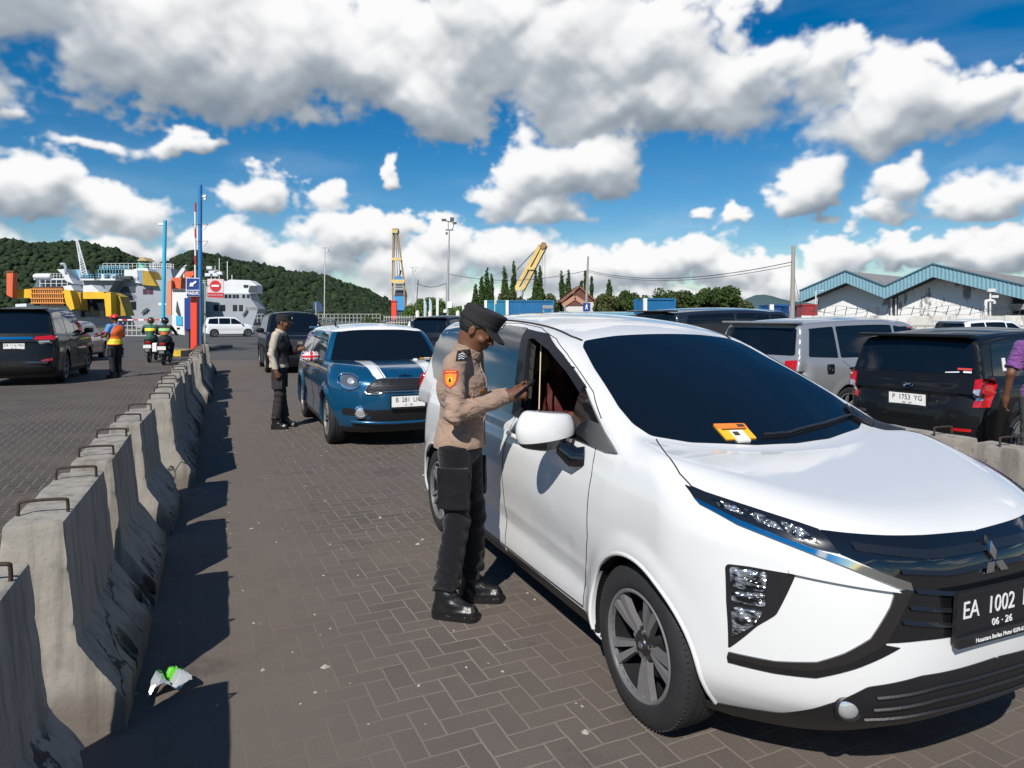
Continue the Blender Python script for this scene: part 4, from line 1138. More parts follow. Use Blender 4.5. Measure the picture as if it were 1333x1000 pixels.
# ================================================================== people
def V3(*a): return np.array(a, float)
def unit(v): v = np.asarray(v, float); return v / (np.linalg.norm(v) + 1e-12)
def rotx(a): c, s = math.cos(a), math.sin(a); return np.array([[1, 0, 0], [0, c, -s], [0, s, c]])
def rotz(a): c, s = math.cos(a), math.sin(a); return np.array([[c, -s, 0], [s, c, 0], [0, 0, 1]])
SKIN = mat('brown_skin', (.135, .058, .032), .5, spec=.4, var=.12, vscale=30, bump=.12, bscale=180)
HAIR = mat('black_hair', (.008, .007, .007), .55, bump=.5, bscale=400)
def cloth_mat(name, col, s1=9.0, amt=.9):
    m = bpy.data.materials.new(name); m.use_nodes = True; t = m.node_tree; p = t.nodes['Principled BSDF']; co = N(t, 'ShaderNodeTexCoord')
    mp = N(t, 'ShaderNodeMapping'); mp.inputs['Rotation'].default_value = (.5, .35, .2); mp.inputs['Scale'].default_value = (1, 1, 2.4); t.links.new(co.outputs['Object'], mp.inputs[0])
    n = N(t, 'ShaderNodeTexNoise'); n.inputs['Scale'].default_value = s1; n.inputs['Detail'].default_value = 3; n.inputs['Distortion'].default_value = 1.6; t.links.new(mp.outputs[0], n.inputs[0])
    w = N(t, 'ShaderNodeTexNoise'); w.inputs['Scale'].default_value = 380; t.links.new(co.outputs['Object'], w.inputs[0])
    b0 = N(t, 'ShaderNodeBump'); b0.inputs['Strength'].default_value = amt; b0.inputs['Distance'].default_value = .035; t.links.new(n.outputs[0], b0.inputs['Height'])
    b = N(t, 'ShaderNodeBump'); b.inputs['Strength'].default_value = .25; b.inputs['Distance'].default_value = .004; t.links.new(w.outputs[0], b.inputs['Height']); t.links.new(b0.outputs[0], b.inputs['Normal']); t.links.new(b.outputs[0], p.inputs['Normal'])
    n2 = N(t, 'ShaderNodeTexNoise'); n2.inputs['Scale'].default_value = 5; n2.inputs['Detail'].default_value = 6; t.links.new(co.outputs['Object'], n2.inputs[0])
    r = N(t, 'ShaderNodeMapRange'); r.inputs[1].default_value = .3; r.inputs[2].default_value = .7; r.inputs[3].default_value = .9; r.inputs[4].default_value = 1.1; t.links.new(n2.outputs[0], r.inputs[0])
    x = N(t, 'ShaderNodeVectorMath', operation='SCALE'); x.inputs[0].default_value = col; t.links.new(r.outputs[0], x.inputs['Scale']); t.links.new(x.outputs[0], p.inputs['Base Color'])
    p.inputs['Roughness'].default_value = .85; p.inputs['Specular IOR Level'].default_value = .2; p.inputs['Sheen Weight'].default_value = .15; _M[name] = m; return m
TAN = cloth_mat('tan_shirt', (.30, .205, .155), 6.5, .6)
NAVY = cloth_mat('navy_trousers', (.0055, .0055, .0085), 5.0, .55)
BOOT = mat('black_boot', (.010, .010, .011), .28, bump=.2, bscale=160)
CAPM = mat('black_cap', (.012, .011, .013), .85, bump=.25, bscale=500)

def hand_prims(w, d, n, side, curl=(.5, .6, .6), gun=None):
    """palm, four bent fingers and a thumb; w wrist, d along the hand, n the way the palm faces"""
    d = unit(d); n = unit(n - (n @ d) * d); lat = np.cross(d, n) * side
    K = []
    K.append((w, w + d * .03, .026, .024)); 
    for o, r in ((.022, .0155), (.003, .0165), (-.018, .0145)): K.append((w + d * .02 + lat * o * .6, w + d * .082 + lat * o, .018, r))
    F = []
    for i, (o, L) in enumerate(((.030, .070), (.010, .078), (-.010, .072), (-.028, .056))):
        p = w + d * (.086 - .004 * abs(i - 1)) + lat * o; a = 0
        cu = curl if gun is None or i else gun
        for j, (fr, r) in enumerate(((.42, .0090), (.32, .0080), (.26, .0072))):
            a += cu[j]; dd = d * math.cos(a) + n * math.sin(a); q = p + dd * L * fr; F.append((p, q, r, r - .0008)); p = q
    p = w + d * .028 + lat * .022; t1 = unit(d * .75 + lat * .62 + n * .35); q = p + t1 * .042; F.append((p, q, .0135, .0105))
    t2 = unit(d * .9 + lat * .1 + n * .45); F.append((q, q + t2 * .034, .0102, .0082))
    return K, F

def head_sdf(P, c, Rm, s=1.0):
    """head about its centre c; Rm columns are right, forward, up"""
    q = (P - c) @ Rm / s
    d = ell(q, (0, -.008, .035), (.074, .094, .088))
    d = smin(d, ell(q, (0, .022, -.03), (.058, .070, .075)), .03)
    d = smin(d, ell(q, (0, .050, -.082), (.026, .026, .022)), .025)          # chin
    d = smin(d, ell(q, (0, .083, .022), (.042, .012, .010)), .02)            # brow
    d = smin(d, rcone(q, (0, .090, .012), (0, .107, -.022), .008, .013), .012)  # nose
    d = smin(d, rcone(q, (-.013, .094, -.024), (.013, .094, -.024), .008, .008), .008)
    for x in (-1, 1):
        d = smax(d, -ell(q, (x * .031, .099, .004), (.017, .018, .011)), .012)
        d = smin(d, ell(q, (x * .031, .080, .003), (.013, .012, .010)), .003)
        d = smin(d, ell(q, (x * .048, .060, -.022), (.020, .022, .016)), .02)
        d = smin(d, ell(q, (x * .077, -.006, .0), (.008, .018, .030)), .006)
        d = smax(d, -ell(q, (x * .088, -.002, .002), (.007, .009, .015)), .004)
    d = smin(d, ell(q, (0, .089, -.046), (.024, .012, .0065)), .006)
    d = smin(d, ell(q, (0, .087, -.058), (.020, .012, .0075)), .006)
    d = smax(d, -ell(q, (0, .100, -.0515), (.022, .008, .0018)), .003)
    return d * s

def make_person(name, label, loc, rz, J, wear, h=.008, group=None):
    """J: joints in the person's frame (faces +Y, right is +X). wear: list of clothing pieces"""
    t = thing(name, label, 'person', loc, rz, group)
    A = {k: np.asarray(v, float) for k, v in J.items() if isinstance(v, (tuple, list, np.ndarray)) and len(v) == 3}
    g = J.get('build', 1.0); yaw = J.get('head_yaw', 0); pit = J.get('head_pitch', 0)
    Rh = (rotz(yaw) @ rotx(-pit))
    hc = A['head']
    body = []
    pelv, chest, neck = A['pelvis'], A['chest'], A['neck']
    hx = A['hipR'] - A['hipL']; sx = A['shR'] - A['shL']; ux = unit(sx)
    body += [(A['hipR'] * .6 + A['hipL'] * .4, A['hipL'] * .6 + A['hipR'] * .4, .090 * g, .090 * g), (pelv, chest, .095 * g, .108 * g),
             (chest + ux * .06, chest - ux * .06, .11 * g, .11 * g), (chest + V3(0, 0, .08) + ux * .10, chest + V3(0, 0, .08) - ux * .10, .07 * g, .07 * g),
             (A['shR'] - ux * .02, A['shL'] + ux * .02, .052 * g, .052 * g), (neck, hc + Rh @ V3(0, -.025, -.045), .056, .052), (chest + V3(0, 0, .1), neck, .07, .055)]
    fing = []
    for s, S_ in ((1, 'R'), (-1, 'L')):
        body += [(A['sh' + S_], A['el' + S_], .048 * g, .036 * g), (A['el' + S_], A['wr' + S_], .037 * g, .025), (A['hip' + S_], A['kn' + S_], .070 * g, .050 * g), (A['kn' + S_], A['an' + S_], .054 * g, .036),
                 (A['an' + S_] - V3(0, 0, .02), A['toe' + S_], .038, .028)]
        fd = A.get('hd' + S_); fn = A.get('hn' + S_)
        if fd is None: fd = unit(A['wr' + S_] - A['el' + S_])
        if fn is None: fn = -ux * s
        K, F = hand_prims(A['wr' + S_], fd, fn, s if J.get('flip' + S_) is None else -s, J.get('curl' + S_, (.45, .5, .4)), J.get('point' + S_))
        body += K; fing += F
    def fb(P):
        d = head_sdf(P, hc, Rh)
        for a, b, r1, r2 in body: d = smin(d, rcone(P, a, b, r1, r2), .022)
        e = np.full(len(P), 1e3)
        for a, b, r1, r2 in fing: e = np.minimum(e, rcone(P, a, b, r1, r2))
        return smin(d, e, .005)
    allp = np.array([p for seg in body + fing for p in seg[:2]] + [hc + V3(0, 0, .14), hc + V3(0, .14, 0), hc - V3(0, .13, 0)])
    lo = allp.min(0) - .15; hi = allp.max(0) + .15
    V, F = dc(fb, lo, hi, h, qef=False, L=1.25)
    mk('body', V, F, J.get('skin', SKIN), t, 75)
    ctx = dict(t=t, A=A, Rh=Rh, hc=hc, body=body, g=g, h=h, fb=fb, ux=ux, J=J, lo=lo, hi=hi)
    for w in wear: w(ctx)
    return t

def folds(P, amp, f1=26, seed=0.0):
    x, y, z = P[:, 0], P[:, 1], P[:, 2]
    return amp * (np.sin(z * f1 + 4 * np.sin(x * 9 + seed) + 3 * np.sin(y * 11 + seed * 2)) * .6 + np.sin(x * f1 * .8 - z * 14 + 3 * np.sin(y * 17 + seed)) * .4)

def shirt(m, long_sleeve=True, hem=.88, name='shirt', puff=.016, sleeve=None, amp=.006, collar=True, extra=None):
    def go(c):
        A, g = c['A'], c['g']; ux = c['ux']; pelv, chest, neck = A['pelvis'], A['chest'], A['neck']
        seg = []
        hr = A['hipR'] * .80 + A['hipL'] * .20; hl = A['hipL'] * .80 + A['hipR'] * .20
        seg += [(hr + V3(0, 0, .02), hl + V3(0, 0, .02), .104 * g, .104 * g), (pelv, chest, .118 * g, .122 * g), (chest + ux * .065, chest - ux * .065, .117 * g, .117 * g),
                (chest + V3(0, 0, .08) + ux * .11, chest + V3(0, 0, .08) - ux * .11, .075 * g, .075 * g), (A['shR'] - ux * .02, A['shL'] + ux * .02, .058 * g, .058 * g), (chest + V3(0, 0, .1), neck, .08, .066),
                (pelv, pelv - V3(0, 0, .12), .125 * g, .135 * g), (hr, hr - V3(0, 0, .12), .112 * g, .112 * g), (hl, hl - V3(0, 0, .12), .112 * g, .112 * g)]
        arms = []
        for S_ in 'RL':
            e_ = A['el' + S_]; s_ = A['sh' + S_]; w_ = A['wr' + S_]
            if long_sleeve: arms += [(s_, e_, .062 * g, .046 * g), (e_, w_ - unit(w_ - e_) * .012, .047 * g, .042)]
            else: arms += [(s_, s_ + (e_ - s_) * (sleeve or .62), .066 * g, .062 * g)]
        def f(P):
            d = np.full(len(P), 1e3)
            for a, b, r1, r2 in seg: d = smin(d, rcone(P, a, b, r1, r2), .035)
            e = np.full(len(P), 1e3)
            for a, b, r1, r2 in arms:
                k = rcone(P, a, b, r1, r2)
                if not long_sleeve:
                    u = unit(b - a); k = np.maximum(k, (P - b) @ u)
                else:
                    if r2 == .042: u = unit(b - a); k = np.maximum(k, (P - b) @ u)
                e = smin(e, k, .02)
            d = smin(d, e, .022)
            d = d + folds(P, amp) * np.clip(1.2 - np.abs(P[:, 2] - 1.5 * 0 - .5 * (hem + A['neck'][2])) * .6, .3, 1)
            for S_ in 'RL':      # deep creases inside the elbow
                e_ = A['el' + S_]; r_ = np.sqrt(((P - e_) ** 2).sum(1)); d = d + .006 * np.sin(P @ unit(e_ - A['sh' + S_] + .6 * (e_ - A['wr' + S_])) * 110 + 3 * np.sin(P[:, 0] * 30)) * np.exp(-(r_ / .13) ** 2)
            d = np.maximum(d, hem + .012 * np.sin(P[:, 0] * 14) - P[:, 2] - 0 * d) if hem is not None else d
            up = unit(neck - chest + V3(0, .0, 0)); d = np.maximum(d, (P - neck) @ up - .012)
            if extra: d = extra(P, d)
            return d
        c['shirt_f'] = f
        def ft(P):
            d = np.full(len(P), 1e3)
            for a, b, r1, r2 in seg: d = smin(d, rcone(P, a, b, r1, r2), .035)
            return d + folds(P, amp) * np.clip(1.2 - np.abs(P[:, 2] - .5 * (hem + A['neck'][2])) * .6, .3, 1) - .004
        c['torso_f'] = ft
        V, F = dc(f, c['lo'], c['hi'], c['h'] * 1.15, qef=True, L=1.4)
        o = mk(name, V, F, m, c['t'], 50); c['shirt_o'] = o
        if collar:
            up = unit(c['hc'] - neck + V3(0, .0, .05)); 
            def fc(P):
                q = P - neck; a = q @ up; r_ = q - np.outer(a, up); rr = np.sqrt((r_ ** 2).sum(1))
                k = np.abs(rr - (.072 - a * .10)) - .006; k = np.maximum(k, np.maximum(-a - .02, a - .035 + .25 * np.maximum(r_[:, 1], 0)))
                return k
            V, F = dc(fc, neck - .12, neck + .12, max(.005, c['h'] * .7), qef=False)
            if len(V): mk('collar', V, F, m, o, 60)
    return go

def trousers(m, waist=1.0, puff=.022, hem=.14, cargo=True, name='trousers'):
    def go(c):
        A, g = c['A'], c['g']; seg = []
        hr, hl = A['hipR'], A['hipL']
        seg += [(hr * .62 + hl * .38, hl * .62 + hr * .38, .115 * g, .115 * g), (A['pelvis'], A['pelvis'] * .6 + A['chest'] * .4, .108 * g, .105 * g)]
        def f(P):
            d = np.full(len(P), 1e3)
            for a, b, r1, r2 in seg: d = smin(d, rcone(P, a, b, r1, r2), .03)
            for S_ in 'RL':
                hp, kn, an = A['hip' + S_], A['kn' + S_], A['an' + S_]
                k = smin(rcone(P, hp, kn, .092 * g, .066 * g), rcone(P, kn, an + unit(kn - an) * .01, .067 * g, .070), .02)
                k = smax(k, an[2] + .045 + .01 * np.sin(P[:, 0] * 40) - P[:, 2], .015)
                r_ = np.sqrt(((P - kn) ** 2).sum(1)); k = k + .005 * np.sin(P[:, 2] * 75 + 5 * np.sin(P[:, 0] * 14)) * np.exp(-(r_ / .16) ** 2)
                ra = np.sqrt(((P - an) ** 2).sum(1)); k = k + .009 * np.sin(P[:, 2] * 85 + 4 * np.sin(P[:, 0] * 22) + 3 * np.sin(P[:, 1] * 20)) * np.exp(-(ra / .15) ** 2)
                if cargo:
                    sgn = 1 if S_ == 'R' else -1
                    pc = hp * .42 + kn * .58 + V3(sgn * .072 * g, .0, .03); q = np.abs(P - pc) - V3(.016, .070, .090)
                    bx = np.sqrt((np.maximum(q, 0) ** 2).sum(1)) + np.minimum(q.max(1), 0) - .008
                    fl = np.abs(P - (pc + V3(sgn * .008, 0, .085))) - V3(.014, .074, .024); bf = np.sqrt((np.maximum(fl, 0) ** 2).sum(1)) + np.minimum(fl.max(1), 0) - .004
                    k = smin(k, np.minimum(bx, bf), .008)
                d = smin(d, k, .018)
            d = d + folds(P, .003, 22, 1.7)
            d = d + .03 * np.clip((P[:, 2] - A['pelvis'][2] + .035) / .03, 0, 1)
            return np.maximum(d, P[:, 2] - (A['pelvis'][2] + .08))
        V, F = dc(f, c['lo'], c['hi'], c['h'] * 1.2, qef=True, L=1.4)
        mk(name, V, F, m, c['t'], 50)
    return go

def boots(m, tall=True, sole=.022, name='boot'):
    def go(c):
        A = c['A']
        for S_ in 'RL':
            an, toe = A['an' + S_], A['toe' + S_]; d_ = unit((toe - an) * [1, 1, 0]); z0 = toe[2] - .030
            lat = V3(d_[1], -d_[0], 0)
            def f(P):
                q = P - V3(an[0], an[1], z0); u = q @ d_; v = q @ lat; z = q[:, 2]
                L_ = (toe - an) @ d_ + .04
                s = rcone(P, V3(an[0], an[1], z0 + .045) - d_ * .02, V3(toe[0], toe[1], z0 + .040), .045, .041)
                s = smin(s, rcone(P, V3(an[0], an[1], z0 + .05) - d_ * .012, an + V3(0, 0, .10 if tall else .02) - d_ * .008, .044, .044), .03)
                s = smin(s, rcone(P, V3(an[0], an[1], z0 + .11) + d_ * .02, V3(toe[0], toe[1], z0 + .05) - d_ * .07, .045, .046), .02)
                s = s + .0025 * np.sin(z * 130) * np.clip(u * 20, 0, 1) * (z > .05)
                s = np.maximum(s, .012 - z)
                so = rcone(P * [1, 1, 0], V3(an[0], an[1], 0) - d_ * .025, V3(toe[0], toe[1], 0), .048, .046); so = np.maximum(np.maximum(so, z - sole - .012), -z + .001)
                so = smax(so, -(np.abs(z - sole - .006) - .003 + np.abs(so + .0) * .8), .002)
                tp = z - ((an[2] - z0) + (.125 if tall else .04)); s = np.maximum(s, tp)
                return np.minimum(s, so)
            cc = (an + toe) / 2; cc[2] = z0 + .12
            V, F = dc(f, cc - V3(.22, .22, .14), cc + V3(.22, .22, .20), c['h'], qef=True, L=1.5)
            mk(name, V, F, m, c['t'], 50)
    return go

def hair(m, top=.06):
    def go(c):
        hc, Rh = c['hc'], c['Rh']
        def f(P):
            q = (P - hc) @ Rh
            d = ell(q, (0, -.012, .036), (.081, .100, .094)); d = smax(d, -(.045 - q[:, 1] * .9 + (q[:, 2] - .05) * 1.0) * 1.0, .01) if False else d
            cutp = np.maximum(q[:, 1] * .8 - .035 - np.maximum(q[:, 2] - .05, 0) * 2.2, -.035 - q[:, 2] + np.maximum(q[:, 1] + .03, 0) * 1.1)
            return np.maximum(d, cutp) + .002 * np.sin(q[:, 2] * 300 + q[:, 0] * 200)
        V, F = dc(f, hc - .16, hc + .17, max(.006, c['h'] * .8), qef=False)
        mk('hair', V, F, m, c['t'], 70)
    return go

def police_cap(m, badge=True):
    def go(c):
        hc, Rh = c['hc'], c['Rh']
        def f(P):
            q = (P - hc) @ Rh; x, y, z = q[:, 0], q[:, 1], q[:, 2]
            zz = z - .045; fl = np.clip(zz / .09, 0, 1)
            rx = .086 + .010 * fl; ry = .108 + .010 * fl
            r_ = (np.sqrt((x / rx) ** 2 + ((y + .006 - .010 * fl) / ry) ** 2) - 1) * .09
            top = z - (.128 + .30 * (y + .0) * .35); bot = .040 - z - .03 * np.clip(-y, 0, .1)
            cr = smax(smax(r_, top, .014), bot, .006)
            cr = cr - .004 * (np.abs(zz - .012) < .012) * 0
            band = np.maximum(r_ - .003, np.abs(z - .056) - .013)
            vz = .050 - (y - .085) * .50 - (x * x) * 3.2
            vis = np.abs(z - vz) - .004; ve = (np.sqrt((x / .082) ** 2 + ((y - .085) / .085) ** 2) - 1) * .08
            vis = np.maximum(np.maximum(vis * .85, ve), -(y - .055))
            return np.minimum(np.minimum(cr, band), vis)
        V, F = dc(f, hc - .21, hc + .23, max(.0045, c['h'] * .7), qef=True, L=1.8)
        o = mk('cap', V, F, m, c['t'], 40)
        if badge:
            T = Matrix([list(Rh[i]) + [hc[i]] for i in range(3)] + [[0, 0, 0, 1]])
            b = MB(); Mx = T @ Matrix.Translation((0, .118, .092)) @ Matrix.Rotation(-.15, 4, 'X') @ Matrix.Rotation(PI, 4, 'Z') @ Matrix.Rotation(PI / 2, 4, 'X')
            b.prism([(.019 * math.cos(a) * (1 if k % 2 else .72), .022 * math.sin(a) * (1 if k % 2 else .72)) for k, a in enumerate(np.linspace(0, 2 * PI, 16, endpoint=False))], Mx, .004)
            b.build('badge', mat('silver_badge', (.6, .6, .58), .3, .6), o)
    return go

def shell_helmet(m, visor=True):
    def go(c):
        hc, Rh = c['hc'], c['Rh']
        def f(P):
            q = (P - hc) @ Rh
            d = ell(q, (0, -.005, .035), (.125, .145, .13)); d = np.abs(d + .012) - .012
            cut_ = np.maximum(q[:, 1] * 1 - .03, -(q[:, 2] + .075)); face = smax(.055 - q[:, 1], np.abs(q[:, 2] + .005) - .055, .01)
            d = smax(d, -face, .01); return np.maximum(d, -.10 - q[:, 2])
        V, F = dc(f, hc - .2, hc + .22, c['h'], qef=False)
        mk('helmet', V, F, m, c['t'], 70)
    return go
def hard_hat(m):
    def go(c):
        hc, Rh = c['hc'], c['Rh']
        def f(P):
            q = (P - hc) @ Rh; d = ell(q, (0, -.005, .055), (.105, .125, .105)); d = np.maximum(d, .045 - q[:, 2])
            br = (np.sqrt((q[:, 0] / .115) ** 2 + ((q[:, 1] - .02) / .15) ** 2) - 1) * .11; br = np.maximum(br, np.abs(q[:, 2] - .05) - .006)
            ri = np.maximum(ell(q, (0, -.005, .055), (.02, .13, .112)), .045 - q[:, 2])
            return np.minimum(np.minimum(d, br), ri)
        V, F = dc(f, hc - .2, hc + .22, c['h'], qef=False)
        mk('hard_hat', V, F, m, c['t'], 60)
    return go

STAND = dict(pelvis=(0, 0, .94), chest=(0, .0, 1.22), neck=(0, .0, 1.42), head=(0, .03, 1.54), shR=(.175, 0, 1.375), shL=(-.175, 0, 1.375),
  elR=(.24, -.03, 1.10), elL=(-.24, -.03, 1.10), wrR=(.25, .05, .86), wrL=(-.25, .05, .86), hipR=(.095, 0, .90), hipL=(-.095, 0, .90),
  knR=(.10, .01, .50), knL=(-.10, .01, .50), anR=(.10, -.02, .10), anL=(-.10, -.02, .10), toeR=(.12, .13, .03), toeL=(-.12, .13, .03))
def pose(**k): d = dict(STAND); d.update(k); return d

def shield(w, hgt, n=5):
    return [(-w, hgt), (0, hgt * 1.12), (w, hgt), (w * 1.02, .0), (w * .7, -hgt * .7), (0, -hgt * 1.15), (-w * .7, -hgt * .7), (-w * 1.02, 0)]
def insignia(t, f_, big=True):
    """sleeve shield, rank tabs, name strip, pocket with flap on the side that shows"""
    red = mat('badge_red', (.45, .02, .02), .7); yel = mat('badge_yellow', (.8, .42, .03), .7); ink = mat('thread_black', (.01, .01, .01), .8); wht = mat('thread_white', (.7, .7, .7), .7)
    def P_(name, cy, cz, poly, m, off, sp=.012, view='side'):
        return patch_obj(name, f_, [(cy + a, cz + b) for a, b in poly], view, m, t, off, .004, sp)
    return red, yel, ink, wht, P_
def build_officer_near():
    hold = {}
    def deco(c):
        f_ = c['shirt_f']; tf_ = c['torso_f']; t = c['shirt_o']; A = c['A']
        red, yel, ink, wht, P_ = insignia(t, f_)
        cy, cz = .003, 1.262
        P_('sleeve_badge', cy, cz, shield(.036, .042), red, .003)
        P_('sleeve_badge_field', cy, cz - .006, shield(.028, .030), mat('badge_orange', (.75, .22, .02), .7), .0045)
        P_('sleeve_badge_sun', cy, cz - .006, [(.019 * math.cos(a) * (1 if k % 2 else .7), .019 * math.sin(a) * (1 if k % 2 else .7)) for k, a in enumerate(np.linspace(0, 2 * PI, 20, endpoint=False))], yel, .006, .006)
        P_('sleeve_badge_mark', cy, cz - .007, [(-.004, .008), (.0, .012), (.004, .008), (.006, -.004), (.003, -.009), (-.003, -.009), (-.006, -.004)], ink, .0075, .006)
        for k in range(9): P_('badge_letter', cy - .024 + k * .006, cz + .035 + .002 * math.sin(k / 8 * PI), [(-.0018, -.003), (.0018, -.003), (.0018, .003), (-.0018, .003)], yel, .005, .006)
        # rank loops on the shoulder
        P_('shoulder_tab', .045, 1.372, [(-.020, -.022), (.026, -.018), (.020, .030), (-.018, .026)], ink, .004, .01)
        for k in range(3): P_('rank_bar', .048, 1.360 + k * .010, [(-.012, -.002), (.0, .003), (.012, -.002), (.012, .001), (0, .006), (-.012, .001)], wht, .0062, .006)
        # chest: pocket, name strip, gilt pin. The chest faces forward-right
        def Pf(name, cx, cz, poly, m, off, sp=.012): return patch_obj(name, c['torso_f'], [(cx + a, cz + b) for a, b in poly], 'front', m, t, off, .004, sp)
        Pf('pocket', .085, 1.135, [(-.055, .045), (.055, .045), (.055, -.05), (.04, -.062), (-.04, -.062), (-.055, -.05)], TAN, .004)
        Pf('pocket_flap', .085, 1.178, [(-.060, .024), (.060, .024), (.058, -.012), (0, -.030), (-.058, -.012)], TAN, .0075)
        Pf('pocket', -.085, 1.135, [(-.055, .045), (.055, .045), (.055, -.05), (.04, -.062), (-.04, -.062), (-.055, -.05)], TAN, .004)
        Pf('gilt_pin', .085, 1.182, [(-.022, .004), (-.008, .014), (0, .006), (.008, .014), (.022, .004), (.010, -.010), (0, -.004), (-.010, -.010)], mat('gilt', (.65, .28, .06), .35, .6), .011, .006)
        b = MB()
        for i, ch in enumerate('M. REZA'):
            if ch == ' ': continue
            x0 = .118 - i * .0115
            tm = text_mb(ch, .017, Matrix.Identity(4), .0006, None, .9)
            pts = np.array([[x0 - v[0], 0, 1.222 + v[1]] for v in [tuple(q) for q in tm.v]])
            if not len(pts): continue
            c0 = cast(tf_, [(x0, 1.222)], 'front')[0]; G = grad(tf_, c0[None])[0]
            pr_ = cast(tf_, pts[:, [0, 2]], 'front'); pr_ = np.where(np.isnan(pr_), c0, pr_) + G * .0035
            b.add([tuple(p) for p in pr_], [q[::-1] for q in tm.f])
        b.build('name_strip', ink, t)
        # belt, epaulette seam and side seam
        L = cast(tf_, [(x, z) for x, z in zip([.0] * 22, np.linspace(.89, 1.36, 22))], 'front'); L = L[~np.isnan(L[:, 0])]; b = MB(); b.tube([tuple(p + [0, .002, 0]) for p in L], .004, 5); b.build('placket', TAN, t, 40)
    J = pose(pelvis=(0, .0, .93), chest=(0, .005, 1.20), neck=(0, .035, 1.385), head=(0, .085, 1.50), head_pitch=.50, head_yaw=-.05,
             shR=(.185, .01, 1.335), shL=(-.18, .03, 1.345), elR=(.245, .02, 1.085), elL=(-.21, .06, 1.10), wrR=(.06, .27, 1.155), wrL=(-.12, .25, 1.14),
             hdR=(-.30, .92, .26), hnR=(-.85, -.1, -.45), hdL=(.35, .9, .25), hnL=(.6, 0, .8), curlR=(.85, 1.0, .5), pointR=(.10, .10, .08), curlL=(.4, .6, .5),
             hipR=(.095, -.01, .88), hipL=(-.095, .0, .88), knR=(.10, .0, .49), knL=(-.10, .05, .49), anR=(.11, -.06, .11), anL=(-.12, .03, .11), toeR=(.13, .08, .03), toeL=(-.13, .17, .03), build=1.0)
    t = make_person('person', 'police officer in tan shirt and black cap tapping a phone at the white people carrier', (-.29, 3.97, 0), heading(98), J,
        [shirt(TAN, True, .875), deco, trousers(NAVY), boots(BOOT), hair(HAIR), police_cap(CAPM)], h=.0062)
    t.scale = (1.05,) * 3
    return t
near = build_officer_near()
# the phone in his hands is a thing of its own
b_ = MB(); b_.box((0, 0, 0), (.074, .155, .009), bev=.003)
ph = b_.build('phone', GLOSSBLK); tag(ph, 'black mobile phone in the hands of the officer by the white people carrier', 'phone')
ph.location = (.062, 3.885, 1.25); ph.rotation_euler = (R(35), R(-18), R(-75))

# ================================================================== the other cars
def gen(kind, L, W, H, wb, fo, wr=.32, **k):
    """profiles of a car: kind mpv / suv / hatch / crossover; origin on the ground under the front axle"""
    ro = L - wb - fo; ye = -wb - ro; w = W / 2
    c = dict(W=w, wheels=(0, -wb), wr=wr, arch=wr * 1.12, zb=.19, wheel_in=.02)
    hb = k.get('belt', .60 * H); ch = k.get('cowl', .625 * H); hf = k.get('hood', .53 * H)
    c['side'] = [(.10, .12), (.2, .05), (.32, .018), (.5, .012), (hb * .72, 0), (hb * .9, .015), (hb, .045), (hb + .08, .10), (hb + .2, .2)]
    c['nose'] = [(.1, fo - .30), (.2, fo - .16), (.3, fo - .07), (.42, fo - .01), (.55, fo), (hf * .85, fo - .03), (hf * .97, fo - .09), (hf + .06, fo - .22), (hf + .2, fo - .6)]
    c['tail'] = [(.1, ye + .22), (.22, ye + .10), (.36, ye), (.6, ye + .0), (hb * .9, ye + .05), (hb + .1, ye + .08), (H, ye + .2)]
    c['fplan'] = k.get('fplan', (.42, 3.2)); c['rplan'] = k.get('rplan', (.28, 3.6))
    ws0 = k.get('ws0', -.10); ws1 = k.get('ws1', -.95); rtop = k.get('rtop', .24)
    c['top'] = [(ye - .3, hb + .06), (-1.2, hb + .06), (ws0, ch), (ws0 + (fo - ws0) * .5, (ch + hf) / 2 + .015), (fo - .12, hf), (fo + .1, hf - .12)]
    c['roof'] = [(ws0 - .2, ch), (ws1 + .05, H - .085), (ws1 - .35, H - .03), (-wb * .62, H), (-wb * .95, H - .012), (ye + .35, H - .06), (ye + .05, H - .13)]
    c['ws'] = ((ws0, ch - .02), (ws1, H - .07)); c['rg'] = ((ye + .06, hb), (ye + rtop, H - .06))
    c['cab'] = (w - .065, hb, k.get('tum', .30), .25, H * .82); c['flare'] = k.get('flare', .014); c['wsc'] = (.22, .05); c['rgc'] = .08
    c['crown'] = .045; c['kj'] = .02; c['kw'] = .035; c['k'] = (.06, .08, k.get('kr', .09))
    c.update(H=H, hb=hb, ch=ch, hf=hf, ye=ye, fo=fo, ws0=ws0, ws1=ws1, rtop=rtop)
    c['sculpt'] = lambda y, z: .010 * np.exp(-((z - hb * .50) / .09) ** 2) * (y < -.3) * (y > -wb + .3)
    return c

def cabw(c, z): cb, zb, t1, t2, z2 = c['cab']; return cb - max(z - zb, 0) * t1 - t2 * max(z - z2, 0) ** 2

